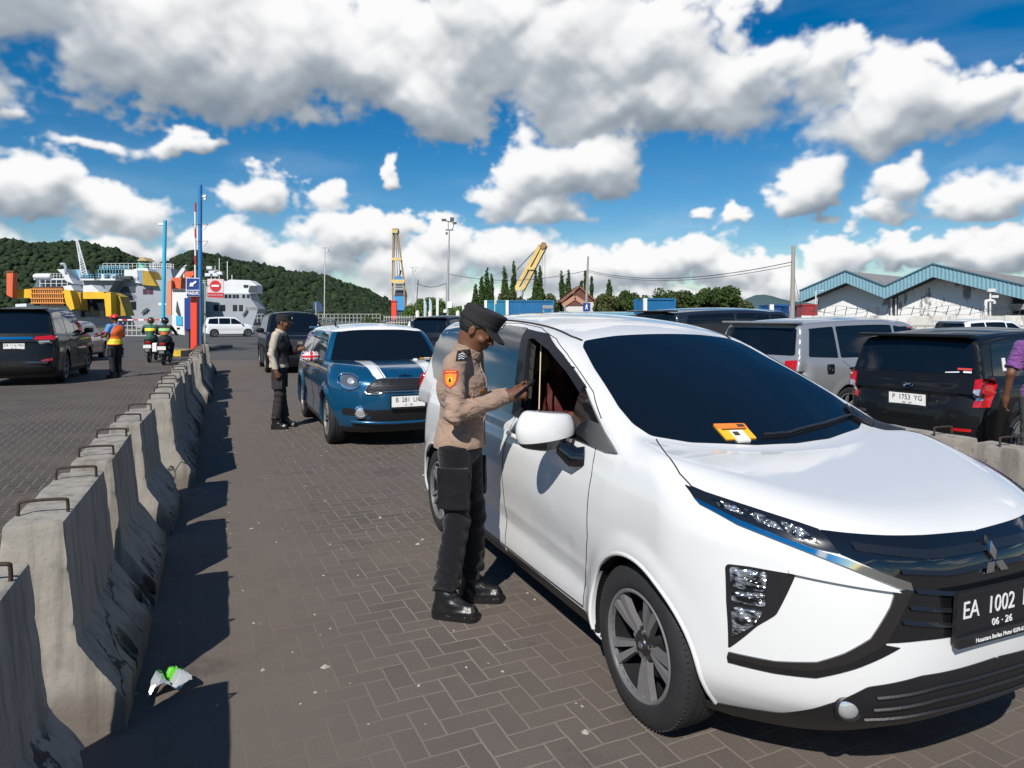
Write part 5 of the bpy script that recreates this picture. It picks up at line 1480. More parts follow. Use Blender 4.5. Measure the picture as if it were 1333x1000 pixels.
def build_car(label, c, pos, head, pm, name='parked_car', group=None, h=.04, rim='double5', pillars=None, detail=2, front=True, rear=True, cat='car', tailp=None, headp=None, grillp=None, lower=.27, doors=True, mirror_m=None, roof_m=None, steer=0, spoke=None, glass=None, rails=False, spoiler=True, hm=None, back_glass=None):
    t = thing(name, label, cat, (pos[0], pos[1], 0), heading(head), group)
    solid, carved = carbody(c); f = solid; gl = glass or GLASS
    H, hb, ch, hf, ye, fo, ws0, ws1 = (c[k] for k in ('H', 'hb', 'ch', 'hf', 'ye', 'fo', 'ws0', 'ws1')); wbk = c['wheels'][1]; w = c['W']
    sp = max(.03, h * 1.1)
    def cls(cen, sol):
        d = sol(cen); mi = np.zeros(len(cen), int); mi[d < -.02] = 1; mi[cen[:, 2] < lower] = 1
        if roof_m is not None: mi[(cen[:, 2] > H - .115) & (cen[:, 1] < ws1 + .12) & (mi == 0)] = 2
        return mi
    ws_ = c['roof']
    roofy = table(c['roof'])
    d1 = ws0 - .32; pl_ = pillars or [-1.38, -2.32]
    DF = [(d1, hb + .02), (d1 + .03, .55), (d1 - .02, .30), (pl_[0] + .03, .30), (pl_[0], hb + .02)]
    DR = [(pl_[0] - .005, hb + .02), (pl_[0] + .025, .30), (wbk + c['wr'] + .20, .30), (wbk + c['wr'] + .06, .62), (pl_[1] + .02, hb + .02)]
    parts = [('door', 'side', DF), ('door', 'sideL', DF), ('door', 'side', DR), ('door', 'sideL', DR)] if doors and detail > 1 else []
    mats = [pm, BLK] + ([roof_m] if roof_m is not None else [])
    sh = shell(c, solid, carved, h, parts, mats, cls, t)
    def pair(nm, o_, view, m, off=.004, skirt=.012, s_=sp, par=t, inflate=0):
        r = []
        for k in (0, 1): r.append(patch_obj(nm, f, o_, view, m, par, off, skirt, s_, bool(k), inflate))
        return r
    # windscreen
    xb = cabw(c, ch) - .06; xt = cabw(c, H - .1) - .075
    (y0, z0), (y1, z1) = c['ws']; cw0, cw1 = c['wsc']
    WS = [(0, y1 + .03), (xt * .6, y1 + .03 - cw1 * .3 * xt), (xt, y1 + .045 - cw1 * xt * xt), (xb, y0 - .10 - cw0 * xb * xb), (xb - .03, y0 - .02 - cw0 * xb * xb), (xb * .55, y0 + .035 - cw0 * .3 * xb * xb), (0, y0 + .05)]
    WS = rounded(WS + [(-a, b) for a, b in WS[1:-1]][::-1], .04)
    patch_obj('windshield', f, WS, 'top', gl, t, .004, .012, sp)
    # side windows
    zb_ = hb + .055; yend = ye + .30
    def rz(y): return float(np.interp(y, *roofy)) - .125
    ya = ws0 - .34
    sl = (y0 - y1) / (z1 - z0)
    def wtop(y): return min(rz(y), z0 + (y0 - .20 - y) / sl - .02)
    edges = [ya] + pl_ + [yend]
    for i in range(len(edges) - 1):
        a, b = edges[i] - (.03 if i else 0), edges[i + 1] + .03
        if a - b < .12: continue
        ys = np.linspace(a, b, 8); top = [(y, wtop(y)) for y in ys]
        if i == len(edges) - 2: top[-1] = (b + .10, top[-1][1]); b_ = b
        poly = [(a, zb_)] + top + [(b, zb_ + (.03 if i == len(edges) - 2 else .0))]
        if wtop(a) - zb_ < .06: poly = [(a, zb_)] + [q for q in top if q[1] > zb_ + .02] + [(b, zb_)]
        pair('side_window', rounded(poly, .03), 'side', gl, .005, .01)
    # rear window
    if rear:
        xr = cabw(c, H - .2) - .06; xr2 = cabw(c, hb + .1) - .07
        RW = rounded([(-xr2, hb + .10), (-xr, H - .17), (xr, H - .17), (xr2, hb + .10)], .05)
        patch_obj('rear_window', f, RW, 'rear', back_glass or gl, t, .005, .01, sp)
        if spoiler:
            b = MB(); b.box((0, ye + c['rtop'] - .02, H - .085), (xr * 2 + .06, .22, .035), bev=.012); b.build('spoiler', pm, t, 40)
        for o_ in pair('tail_lamp', tailp or rounded([(w - .30, hb + .02), (w - .10, hb + .04), (w - .08, hb - .28), (w - .24, hb - .26)], .02), 'rear', REDL, .010, .015, min(sp, .04), inflate=.008):
            if o_ is not None and detail > 1:
                pass
    # seams
    if detail > 1:
        m = MB()
        for ln in ([(d1, hb + .03), (d1 + .03, .55), (d1 - .02, .30)], [(pl_[0], hb + .03), (pl_[0] + .03, .30)], [(pl_[1] + .02, hb + .02), (wbk + c['wr'] + .08, .62), (wbk + c['wr'] + .20, .31)], [(d1, .29), (wbk + c['wr'] + .2, .29)]):
            q = seam(f, ln, 'side', .004); m.add(q.v, q.f)
        xh = w - .12
        for ln in ([(xh - .02, ws0 - .05), (xh, .15), (xh - .02, fo - .42), (xh - .14, fo - .16)],):
            q = seam(f, ln, 'top', .004); m.add(q.v, q.f)
        m.build('shut_line', GAPM, t); m.v = [(-q[0], q[1], q[2]) for q in m.v]; m.f = [q[::-1] for q in m.f]; m.build('shut_line', GAPM, t)
        for k, dd in enumerate(sh.get('door', [])):
            s = 1 if k in (0, 2) else -1; yy = (pl_[0] + .22) if k < 2 else (pl_[1] + .24); zz = hb - .09
            p = cast(f, [(yy, zz)], 'side')[0]
            if np.isnan(p[0]): continue
            b = MB(); b.tube([(s * (p[0] - .005), yy + .11, zz), (s * (p[0] + .03), yy + .08, zz), (s * (p[0] + .034), yy, zz), (s * (p[0] + .03), yy - .08, zz), (s * (p[0] - .005), yy - .11, zz)], .013, 8)
            b.build('door_handle', CHROME if k < 9 and spoke == 'chromeh' else pm, dd, 60)
    if front:
        lampm = hm or mat('lamp_black', (.01, .011, .013), .12, coat=1)
        HP = headp or rounded([(w - .42, hf - .05), (w - .12, hf + .0), (w - .06, hf - .10), (w - .14, hf - .17), (w - .40, hf - .15)], .03)
        for o_ in pair('headlight', HP, 'front', lampm, .006, .012, min(sp, .03)):
            if o_ is None: continue
            hp = np.asarray(HP); ctr = hp.mean(0); small = ctr + (hp - ctr) * .72
            s_ = -1 if o_.name.endswith('.001') or np.mean([v.co.x for v in o_.data.vertices]) < 0 else 1
            patch_obj('reflector', f, small, 'front', CLEARL, o_, .010, .004, .02, s_ < 0)
        GP = grillp or [(0, hf - .06), (w - .44, hf - .07), (w - .50, .50), (0, .46)]
        GP = np.asarray(GP, float)
        full = np.vstack([GP, (GP * [-1, 1])[::-1]]); keep = [0]
        for i in range(1, len(full)):
            if np.linalg.norm(full[i] - full[keep[-1]]) > .004: keep.append(i)
        if np.linalg.norm(full[keep[-1]] - full[0]) < .004: keep.pop()
        gr = patch_obj('grille', f, full[keep], 'front', BLK, t, .005, .012, min(sp, .04))
        if detail > 0 and gr is not None and grillp is None:
            m = MB()
            for zz in np.linspace(.54, hf - .12, 4):
                P = cast(f, [(x, zz) for x in np.linspace(-(w - .50), w - .50, 9)], 'front'); m.tube([tuple(p + [0, .012, 0]) for p in P], .008, 5)
            m.build('grille_slat', CHROME, gr, 40)
        patch_obj('lower_grille', f, rounded([(-w + .25, .24), (w - .25, .24), (w - .32, .38), (-w + .32, .38)], .03), 'front', BLK, t, .005, .01, sp)
    # mirrors
    for s in (1, -1):
        cx, cy, cz = (w + .085) * s, ws0 - .42, hb + .115
        def mf(P):
            d = ell(P, (cx, cy, cz), (.125, .075, .095)); return smax(smax(d, cy - .035 - P[:, 1], .015), np.abs(P[:, 2] - cz) - .075, .025)
        V, F = dc(mf, np.array([cx, cy, cz]) - .16, np.array([cx, cy, cz]) + .16, .016 if detail > 1 else .03, qef=False)
        mo = mk('mirror', V, F, mirror_m or pm, t, 60)
        b = MB(); b.tube([((w - .07) * s, cy + .02, hb + .02), (cx * .97, cy + .01, cz - .05)], [.035, .025], 8); b.build('mirror_arm', BLK, mo, 50)
    if rails:
        for s in (1, -1):
            xr_ = cabw(c, H - .1) - .10; pts = [(s * xr_, ws1 - .25, H - .045), (s * xr_, ws1 - .38, H + .03), (s * xr_, wbk * .6, H + .055), (s * xr_, ye + .55, H + .02), (s * xr_, ye + .42, H - .06)]
            b = MB(); b.tube([tuple(p) for p in spline(pts, 5)], .014, 8); b.build('roof_rail', DCHROME, t, 60)
    rims_of(t, c, rim, steer=R(steer), seg=44 if detail > 1 else 24, simple=True, spoke=spoke if spoke != 'chromeh' else None)
    return t, f, sh

PBLK = paint('black_paint', (.006, .0065, .008), 0, .2)
PNAVY = paint('dark_navy_paint', (.008, .011, .018), .2, .2)
PSILV = paint('silver_paint', (.30, .31, .33), .35, .32)
PRED = paint('maroon_paint', (.26, .008, .014), 0, .3)
PW2 = paint('white_paint_old', (.68, .69, .70), 0, .3)
PBLUE = paint('teal_blue_paint', (.006, .085, .185), .4, .26)
PBLUE.node_tree.nodes['Principled BSDF'].inputs['Coat Roughness'].default_value = .05

# ---- blue crossover with white roof, stripes and flag mirrors
def build_blue():
    c = gen('crossover', 4.30, 1.82, 1.56, 2.67, .80, .335, belt=.99, cowl=1.06, hood=.93, ws0=-.28, ws1=-.90, tum=.33, rtop=.24, fplan=(.50, 2.8), kr=.07)
    c['top'] = [(-4, 1.05), (-1.2, 1.05), (-.28, 1.055), (.1, 1.04), (.45, .985), (.66, .915), (.9, .75)]
    c['nose'] = [(.1, .45), (.2, .62), (.3, .71), (.42, .77), (.55, .80), (.70, .80), (.82, .775), (.90, .70), (1.0, .5), (1.1, .2)]
    c['flare'] = .03; c['raise'] = .0
    lab = 'metallic blue compact crossover with white roof, bonnet stripes and flag mirror caps'
    roofw = paint('white_roof_paint', (.78, .79, .79), 0, .3)
    WIDTH = c['W']
    g_ = [(0, .875), (.30, .872), (.40, .855), (.475, .80), (.52, .735), (.50, .70), (.36, .695), (.30, .725), (0, .725)]
    hp = [(.69 + .125 * math.cos(a), .845 + .098 * math.sin(a) + .02 * math.cos(a) * 0) for a in np.linspace(0, 2 * PI, 28, endpoint=False)]
    hp = [(min(x, .80), z) for x, z in hp]
    t, f, sh = build_car(lab, c, (-1.62, 9.55), 157, PBLUE, h=.025, rim='multi', pillars=[-1.30, -2.16], roof_m=roofw, rails=True, headp=hp, grillp=[(x, z) for x, z in g_], mirror_m=PBLUE, steer=0, hm=CHROME, cat='car')
    # chrome ring of the grille, mesh, lamps rings
    gr = [o for o in t.children if o.name.startswith('grille')][0]
    full = [(x, z) for x, z in g_] + [(-x, z) for x, z in g_][::-1]
    L = cast(f, resample(full, .04), 'front'); L = L + grad(f, L) * .010; b = MB(); b.tube([tuple(p) for p in L], .011, 8, closed=True); b.build('grille_surround', CHROME, gr, 60)
    b = MB()
    for zz, xe in ((.845, .41), (.815, .46), (.785, .48), (.755, .50), (.72, .49)):
        pts = [(x, zz + .008 * math.cos(x * 70)) for x in np.linspace(-xe, xe, 60)]
        P = cast(f, pts, 'front'); b.tube([tuple(p + [0, .009, 0]) for p in P], .0045, 5)
    b.build('grille_mesh', mat('dark_bar', (.05, .05, .055), .3, .6), gr, 50)
    for o in [o for o in t.children if o.name.startswith('headlight')]:
        s = -1 if np.mean([v.co.x for v in o.data.vertices]) < 0 else 1
        ring = [(.685 + .122 * math.cos(a), .845 + .096 * math.sin(a)) for a in np.linspace(0, 2 * PI, 30, endpoint=False)]
        ring = [(min(x, .795), z) for x, z in ring]
        L = cast(f, ring, 'front'); G = grad(f, L); L1 = L + G * .012; L1[:, 0] *= s
        b = MB(); b.tube([tuple(p) for p in L1], .009, 8, closed=True); b.build('chrome_ring', CHROME, o, 60)
        inn = [(.68 + .092 * math.cos(a), .845 + .070 * math.sin(a)) for a in np.linspace(0, 2 * PI, 24, endpoint=False)]
        patch_obj('lens', f, inn, 'front', mat('lamp_grey', (.16, .17, .18), .1, .5, coat=1), o, .012, .004, .02, s < 0)
        patch_obj('projector', f, [(.66 + .036 * math.cos(a), .845 + .036 * math.sin(a)) for a in np.linspace(0, 2 * PI, 16, endpoint=False)], 'front', CLEARL, o, .018, .006, .012, s < 0, .01)
    # bumper
    for s in (0, 1):
        patch_obj('bumper_vent', f, rounded([(.42, .50), (.76, .52), (.76, .43), (.45, .42)], .03), 'front', BLK, t, .005, .01, .03, bool(s))
        b = MB(); p = cast(f, [(.56, .475)], 'front')[0]; sx = -1 if s else 1
        Mx = Matrix.Translation((p[0] * sx, p[1] + .004, p[2])) @ Matrix.Rotation(-.25 * sx, 4, 'Z') @ Matrix.Rotation(-PI / 2, 4, 'X')
        b.lathe([(.085, -.03), (.082, .014), (.068, .018), (.064, .004)], 28, Mx); rr = b.build('fog_lamp', CHROME, t, 40)
        b = MB(); b.lathe([(.064, .004), (.045, .012), (0, .018)], 20, Mx); b.build('lens', CLEARL, rr, 60)
    patch_obj('lower_intake', f, rounded([(-.42, .50), (.42, .50), (.46, .36), (-.46, .36)], .04), 'front', BLK, t, .005, .01, .03)
    L = cast(f, [(x, .325 + .02 * (abs(x) / .7) ** 2) for x in np.linspace(-.66, .66, 30)], 'front'); b = MB(); b.tube([tuple(p + [0, .004, 0]) for p in L], .022, 8); b.build('bumper_lip', PBLUE, t, 60)
    plate(t, 'B  281  LIC', '12 · 28', (0, .828, .60), 0, True, .0)
    # stripes on the bonnet
    st = mat('stripe_white', (.78, .79, .79), .3, coat=1); stb = mat('stripe_black', (.01, .01, .012), .3, coat=1)
    for s in (0, 1):
        patch_obj('bonnet_stripe', f, [(.315, -.17), (.475, -.22), (.40, .60), (.36, .69), (.275, .70), (.30, .55)], 'top', st, t, .003, .003, .04, bool(s))
        patch_obj('bonnet_stripe_line', f, [(.29, -.165), (.305, -.168), (.29, .55), (.265, .70), (.248, .70), (.272, .55)], 'top', st, t, .003, .003, .04, bool(s))
    # winged badge
    p = cast(f, [(0, .905)], 'front')[0]; b = MB(); Mx = Matrix.Translation((0, p[1] + .012, .905)) @ Matrix.Rotation(PI, 4, 'Z') @ Matrix.Rotation(R(55), 4, 'X')
    b.prism([(.026 * math.cos(a), .026 * math.sin(a)) for a in np.linspace(0, 2 * PI, 18, endpoint=False)], Mx, .005)
    b.prism([(.02, .012), (.085, .014), (.075, .004), (.07, -.008), (.02, -.012)], Mx, .004); b.prism([(-.02, -.012), (-.07, -.008), (-.075, .004), (-.085, .014), (-.02, .012)], Mx, .004)
    b.build('emblem', DCHROME, t)
    # flag caps on the mirrors: white saltire and red cross on blue, on the forward face
    fr = mat('flag_red', (.55, .02, .025), .35, coat=1); fw = mat('flag_white', (.75, .75, .75), .35, coat=1); fbm = mat('flag_blue', (.01, .02, .12), .35, coat=1)
    for mo in [o for o in t.children if o.name.startswith('mirror')]:
        xs = np.array([v.co for v in mo.data.vertices]); c0 = xs.mean(0); mo.data.materials.clear()
        for q in (fbm, fw, fr): mo.data.materials.append(q)
        bm = bmesh.new(); bm.from_mesh(mo.data); bmesh.ops.subdivide_edges(bm, edges=bm.edges[:], cuts=1, use_grid_fill=True)
        for q in bm.faces:
            m_ = q.calc_center_median(); u = abs(m_.x - c0[0]) / .115; v = abs(m_.z - c0[2]) / .085
            k = 0
            if abs(u - v) < .26: k = 1
            if abs(u - v) < .09: k = 2
            if u < .30 or v < .36: k = 1
            if u < .17 or v < .20: k = 2
            q.material_index = k; q.smooth = True
        bm.to_mesh(mo.data); bm.free()
    # permit behind the windscreen, far side
    patch_obj('washer_nozzle', f, [(-.38, -.19), (-.33, -.19), (-.33, -.15), (-.38, -.15)], 'top', fw, t, .02, .02, .02)
    return t, f
blue, blue_f = build_blue()
def ticket(f, poly, pos, head, label, yel=True):
    """orange and yellow paper slip lying on a windscreen: a thing of its own"""
    V, F = patch(f, poly, 'top', .012, .002, .03)
    cx = np.mean([p[0] for p in poly]); cy = np.mean([p[1] for p in poly])
    T = Matrix.Translation((pos[0], pos[1], 0)) @ Matrix.Rotation(heading(head), 4, 'Z')
    W_p = [T @ Vector(v) for v in V]; o0 = sum(W_p, Vector()) / len(W_p)
    ms = [mat('paper_yellow', (.80, .42, .02), .7), mat('paper_orange', (.75, .17, .03), .7), mat('paper_white', (.78, .76, .70), .7), mat('paper_ink', (.05, .04, .02), .7)]
    ys = [v[1] for v in V]; y0, y1 = min(ys), max(ys); xs_ = [v[0] for v in V]; x0, x1 = min(xs_), max(xs_)
    return V, F, T, o0, ms, (x0, x1, y0, y1)
def put_ticket(f, quad, pos, head, label):
    q = np.asarray(quad, float)        # corners: far outer, far inner, near inner, near outer
    def at(u, v): return (1 - v) * ((1 - u) * q[0] + u * q[1]) + v * ((1 - u) * q[3] + u * q[2])
    T = Matrix.Translation((pos[0], pos[1], 0)) @ Matrix.Rotation(heading(head), 4, 'Z')
    o0 = None; root = None
    for nm, rect, m, off in (('slip', (0, 1, 0, 1), mat('paper_yellow', (.80, .42, .02), .7), .010), ('orange_band', (0, 1, 0, .32), mat('paper_orange', (.78, .20, .03), .7), .0125),
                             ('white_stub', (.30, .72, .50, 1.20), mat('paper_white', (.78, .76, .70), .7), .015), ('print', (.70, .92, .08, .26), mat('paper_ink', (.05, .04, .02), .7), .0145), ('print', (.1, .9, .38, .42), mat('paper_ink', (.05, .04, .02), .7), .0145), ('print', (.34, .52, .62, .86), mat('paper_ink', (.05, .04, .02), .7), .0175)):
        u0, u1, v0, v1 = rect
        V, F = patch(f, [at(u0, v0), at(u1, v0), at(u1, v1), at(u0, v1)], 'top', off, .002, .02)
        if not V: continue
        P = [T @ Vector(v) for v in V]
        if o0 is None:
            o0 = sum(P, Vector()) / len(P); root = mk(nm, [p - o0 for p in P], F, m, None, None, o0); root.name = 'paper_ticket'; tag(root, label, 'ticket')
        else: mk(nm, [p - o0 for p in P], F, m, root)
put_ticket(hero_f, [(.32, -.185), (.165, -.16), (.185, -.055), (.335, -.075)], (1.29, 3.18), YAW, 'orange and yellow paper ticket under the wiper of the white people carrier')
put_ticket(blue_f, [(-.50, -.46), (-.66, -.47), (-.67, -.40), (-.51, -.385)], (-1.62, 9.55), 157, 'small orange ticket in the windscreen corner of the blue crossover')

# ---- black hatchback with plate P 1753 YG on the right
def build_hatch():
    c = gen('mpv', 4.07, 1.66, 1.53, 2.525, .74, .30, belt=.93, cowl=.98, ws1=-.95, tum=.22, rtop=.20, rplan=(.20, 4.0), kr=.07)
    hb, w, ye = c['hb'], c['W'], c['ye']
    tl = [(w - .145, hb + .05), (w - .03, hb + .07), (w - .02, hb - .02), (w - .045, hb - .24), (w - .17, hb - .25), (w - .155, hb - .12)]
    H_ = 60; rc = Vector((5.20, 8.35))        # rear right corner region -> origin
    fw = Vector((math.sin(R(H_)), math.cos(R(H_)))); rt = Vector((fw.y, -fw.x))
    o_ = Vector((A(1180, 8.05), 8.05)) - fw * ye
    t, f, sh = build_car('glossy black hatchback seen from behind, plate P 1753 YG, right of the white car', c, (o_.x, o_.y), H_, PBLK, h=.025, rim='six', pillars=[-1.30, -2.15], front=False, tailp=tl)
    for o in [o for o in t.children if o.name.startswith('tail_lamp')]:
        s = -1 if np.mean([v.co.x for v in o.data.vertices]) < 0 else 1
        patch_obj('reflector', f, [(w - .145, hb - .06), (w - .085, hb - .05), (w - .09, hb - .17), (w - .15, hb - .18)], 'rear', CLEARL, o, .022, .004, .03, s < 0)
        patch_obj('dark_lens_strip', f, [(w - .075, hb + .045), (w - .062, hb + .045), (w - .09, hb - .23), (w - .103, hb - .23)], 'rear', mat('dark_red_lens', (.10, .004, .004), .2, coat=1), o, .0225, .004, .03, s < 0)  # narrow darker red strip down the lens
    plate(t, 'P  1753  YG', '03 · 29', (0, ye + .012, hb - .215), PI, True, 0)
    # oval emblem, lettering and stickers
    Mr = Matrix.Translation((0, ye + .035, hb - .055)) @ Matrix.Rotation(PI / 2, 4, 'X')
    b = MB(); b.tube([Mr @ Vector((.055 * math.cos(a), .037 * math.sin(a), .012)) for a in np.linspace(0, 2 * PI, 28, endpoint=False)], .006, 6, closed=True)
    b.tube([Mr @ Vector(p) for p in ((-.046, -.016, .012), (0, .02, .012), (.046, -.016, .012))], .006, 6); b.tube([Mr @ Vector(p) for p in ((-.03, .024, .012), (0, .002, .012), (.03, .024, .012))], .005, 6)
    b.build('emblem', CHROME, t)
    def txt(s_, size, x, z, m, dy=.0, sx=1.1):
        b = text_mb(s_, size, Matrix.Translation((x, ye + .022 + dy, z)) @ Matrix.Rotation(PI / 2, 4, 'X'), .002, None, sx); b.build('lettering', m, t)
    txt('SIGRA', .045, .46, hb - .36, CHROME); txt('1.2 R', .03, .50, hb - .43, CHROME); txt('ADS', .05, -.56, hb - .40, CHROME); txt('R', .03, .33, hb - .21, CHROME)
    wf = mat('sticker_white', (.7, .7, .7), .5); rf = mat('sticker_red', (.6, .05, .04), .5)
    for poly, m, v in (([(.50, hb + .145), (.64, hb + .145), (.64, hb + .165), (.50, hb + .165)], rf, 'rear'), ([(.56, hb + .115), (.64, hb + .115), (.64, hb + .135), (.56, hb + .135)], wf, 'rear'), ([(.38, hb + .105), (.52, hb + .115), (.52, hb + .128), (.38, hb + .115)], wf, 'rear')):
        patch_obj('sticker', f, poly, v, m, t, .010, .003, .03)
    patch_obj('sticker', f, [(ye + .62, hb + .13), (ye + .56, hb + .13), (ye + .59, hb + .27), (ye + .65, hb + .27)], 'side', wf, t, .012, .003, .03)
    for s in (0, 1): patch_obj('rear_reflector', f, [(.48, .42), (.66, .42), (.66, .45), (.48, .45)], 'rear', REDL, t, .008, .01, .04, bool(s))
    patch_obj('rear_bumper_trim', f, rounded([(-.6, .22), (.6, .22), (.66, .34), (-.66, .34)], .03), 'rear', BLK, t, .006, .01, .05)
    b = MB(); b.tube([(0, ye + .10, c['H'] + .0), (0, ye + .02, c['H'] + .0)], .008, 6); b.build('brake_lamp', REDL, t)
    return t, f
hatch, hatch_f = build_hatch()

# ---- silver people carrier behind it
def build_silver():
    c = gen('mpv', 4.7, 1.80, 1.66, 2.75, .85, .32, belt=1.0, cowl=1.04, ws1=-1.05, tum=.22, rtop=.26, rplan=(.24, 3.6), kr=.08)
    H_ = 63; ye = c['ye']; fw = Vector((math.sin(R(H_)), math.cos(R(H_)))); rt = Vector((fw.y, -fw.x))
    corner = Vector((A(1040, 9.9), 9.9)); o_ = corner - rt * .84 - fw * (ye + .1)
    t, f, sh = build_car('silver people carrier parked between the black hatchback and the white car', c, (o_.x, o_.y), H_, PSILV, h=.035, rim='six', pillars=[-1.55, -2.88], front=True, spoke='chromeh')
    p = cast(f, [(ye + .70, .93)], 'side')[0]
    b = MB(); Mx = Matrix.Translation((p[0] + .004, ye + .70, .90)) @ Matrix.Rotation(PI / 2, 4, 'Y')
    b.prism(rounded([(-.075, -.075), (.075, -.075), (.075, .075), (-.075, .075)], .03), Mx, .012); b.cm = 1
    b.prism(rounded([(-.05, -.05), (.05, -.05), (.05, .05), (-.05, .05)], .02), Mx @ Matrix.Translation((0, 0, .011)), .006); b.cm = 0
    b.tube([Mx @ Vector((.03 * math.cos(a), .03 * math.sin(a), .02)) for a in np.linspace(0, 2 * PI, 20, endpoint=False)], .006, 6, closed=True)
    b.build('fuel_flap', [mat('chrome_black', (.02, .02, .02), .15, coat=1), CHROME], t)
    for ln in ([(ws_y, 1.555 + .0) for ws_y in (-1.2, -2.0, -2.8, -3.3)],):
        pass
    return t
build_silver()

# ---- dark van roof behind the white car, and the row beyond
PDARK = paint('graphite_paint', (.022, .026, .036), .3, .25)
def park(label, L, W, H, head, px, Y, pm, kind='mpv', at='c', h=.06, group=None, detail=1, **k):
    c = gen(kind, L, W, H, k.pop('wb', L * .61), k.pop('fo', L * .19), k.pop('wr', .32), **k.pop('g', {}))
    fw = Vector((math.sin(R(head)), math.cos(R(head))))
    o_ = Vector((A(px, Y), Y)) - fw * (c['ye'] + c['fo']) / 2
    return build_car(label, c, (o_.x, o_.y), head, pm, h=h, detail=detail, group=group, **k)
park('long dark blue van whose roof shows over the white car windscreen', 4.9, 1.85, 1.86, 66, 962, 15.5, PDARK, g=dict(belt=1.16, cowl=1.18, ws1=-.9, tum=.14, rtop=.14))
park('black people carrier behind the silver one, only its roof visible', 4.2, 1.7, 1.44, 70, 1150, 14.5, PNAVY)
park('dark car beyond the black hatchback near the fence', 4.2, 1.7, 1.44, 70, 1262, 13.8, PDARK)
park('grey car glimpsed at the right edge by the fence', 4.2, 1.7, 1.42, 70, 1345, 14.5, PSILV)

# ---- left side: black off-roader seen from behind
def build_suv():
    c = gen('suv', 4.80, 1.86, 1.93, 2.745, .95, .39, belt=1.17, cowl=1.22, ws1=-.95, tum=.24, rtop=.30, rplan=(.20, 3.6), kr=.08, hood=1.08)
    hb, w, ye = c['hb'], c['W'], c['ye']; H_ = -21
    fw = Vector((math.sin(R(H_)), math.cos(R(H_)))); rt = Vector((fw.y, -fw.x))
    o_ = Vector((-11.5, 18.0)) - rt * .85 + fw * 2.745
    tl = [(w - .50, hb - .05), (w - .46, hb + .01), (w - .10, hb + .045), (w - .03, hb + .02), (w - .04, hb - .06), (w - .3, hb - .07)]
    t, f, sh = build_car('black off-road wagon seen from behind at the left edge with red lamps', c, (o_.x, o_.y), H_, PBLK, h=.035, rim='six', pillars=[-1.42, -2.45], front=False, tailp=tl, detail=2, steer=0)
    for s in (0, 1): patch_obj('reversing_lamp', f, [(w - .42, hb - .09), (w - .12, hb - .085), (w - .14, hb - .16), (w - .36, hb - .17)], 'rear', CLEARL, t, .010, .01, .04, bool(s))
    patch_obj('chrome_bar', f, [(-.43, hb - .05), (.43, hb - .05), (.43, hb + .01), (-.43, hb + .01)], 'rear', CHROME, t, .014, .012, .05)
    plate(t, 'DR 1116 MJG', '05 · 27', (.05, ye + .035, hb - .21), PI, True, 0)
    b = MB(); b.box((0, ye + .06, .56), (1.5, .12, .08), bev=.02); b.build('bumper_step', DCHROME, t, 40)
    for s in (0, 1): patch_obj('rear_reflector', f, [(.60, .62), (.82, .66), (.82, .60), (.60, .57)], 'rear', REDL, t, .01, .01, .04, bool(s))
build_suv()
park('maroon hatchback in front of the black off-road wagon at the booth', 4.0, 1.68, 1.52, -19, 96, 27.5, PRED, h=.05, detail=1, tailp=None)
# ---- behind the far officer: dark off-roader facing the camera
def build_front_suv():
    c = gen('suv', 4.80, 1.86, 1.84, 2.75, .90, .38, belt=1.14, cowl=1.20, hood=1.06, ws1=-.85, tum=.24, rtop=.22, fplan=(.26, 3.4))
    fw = Vector((math.sin(R(157)), math.cos(R(157)))); rt = Vector((fw.y, -fw.x))
    o_ = Vector((-7.35, 21.0)) - rt * .87
    t, f, sh = build_car('dark off-road wagon facing the camera behind the far police officer', c, (o_.x, o_.y), 157, PNAVY, h=.045, rim='six', pillars=[-1.42, -2.45], detail=1, rear=True, rails=True)
    plate(t, 'DR 1402 KZ', '08 · 26', (0, c['fo'] + .02, .70), 0, True)
    b = MB(); b.prism([(.10, 0), (-.10, 0), (-.06, .09), (.06, .09)], Matrix.Translation((0, c['fo'] + .02, .86)) @ Matrix.Rotation(PI / 2, 4, 'X'), .02); b.build('chrome_badge', CHROME, t)
build_front_suv()
park('white people carrier parked far away beside the no entry sign', 4.2, 1.68, 1.70, 62, 299, 60, PW2, h=.07, wb=2.65, fo=.72)
park('dark car with its tailgate raised behind the near officer', 4.3, 1.75, 1.72, 20, 590, 26, PNAVY, h=.07)
for i, (px, Y, pm, H_) in enumerate(((1290, 26, PW2, 1.6), (560, 60, PSILV, 1.5))):
    park(('pale car roof in front of the white perimeter wall', 'silver car far off beside the crane foot')[i], 4.2, 1.7, H_, 75, px, Y, pm, h=.08, detail=0)

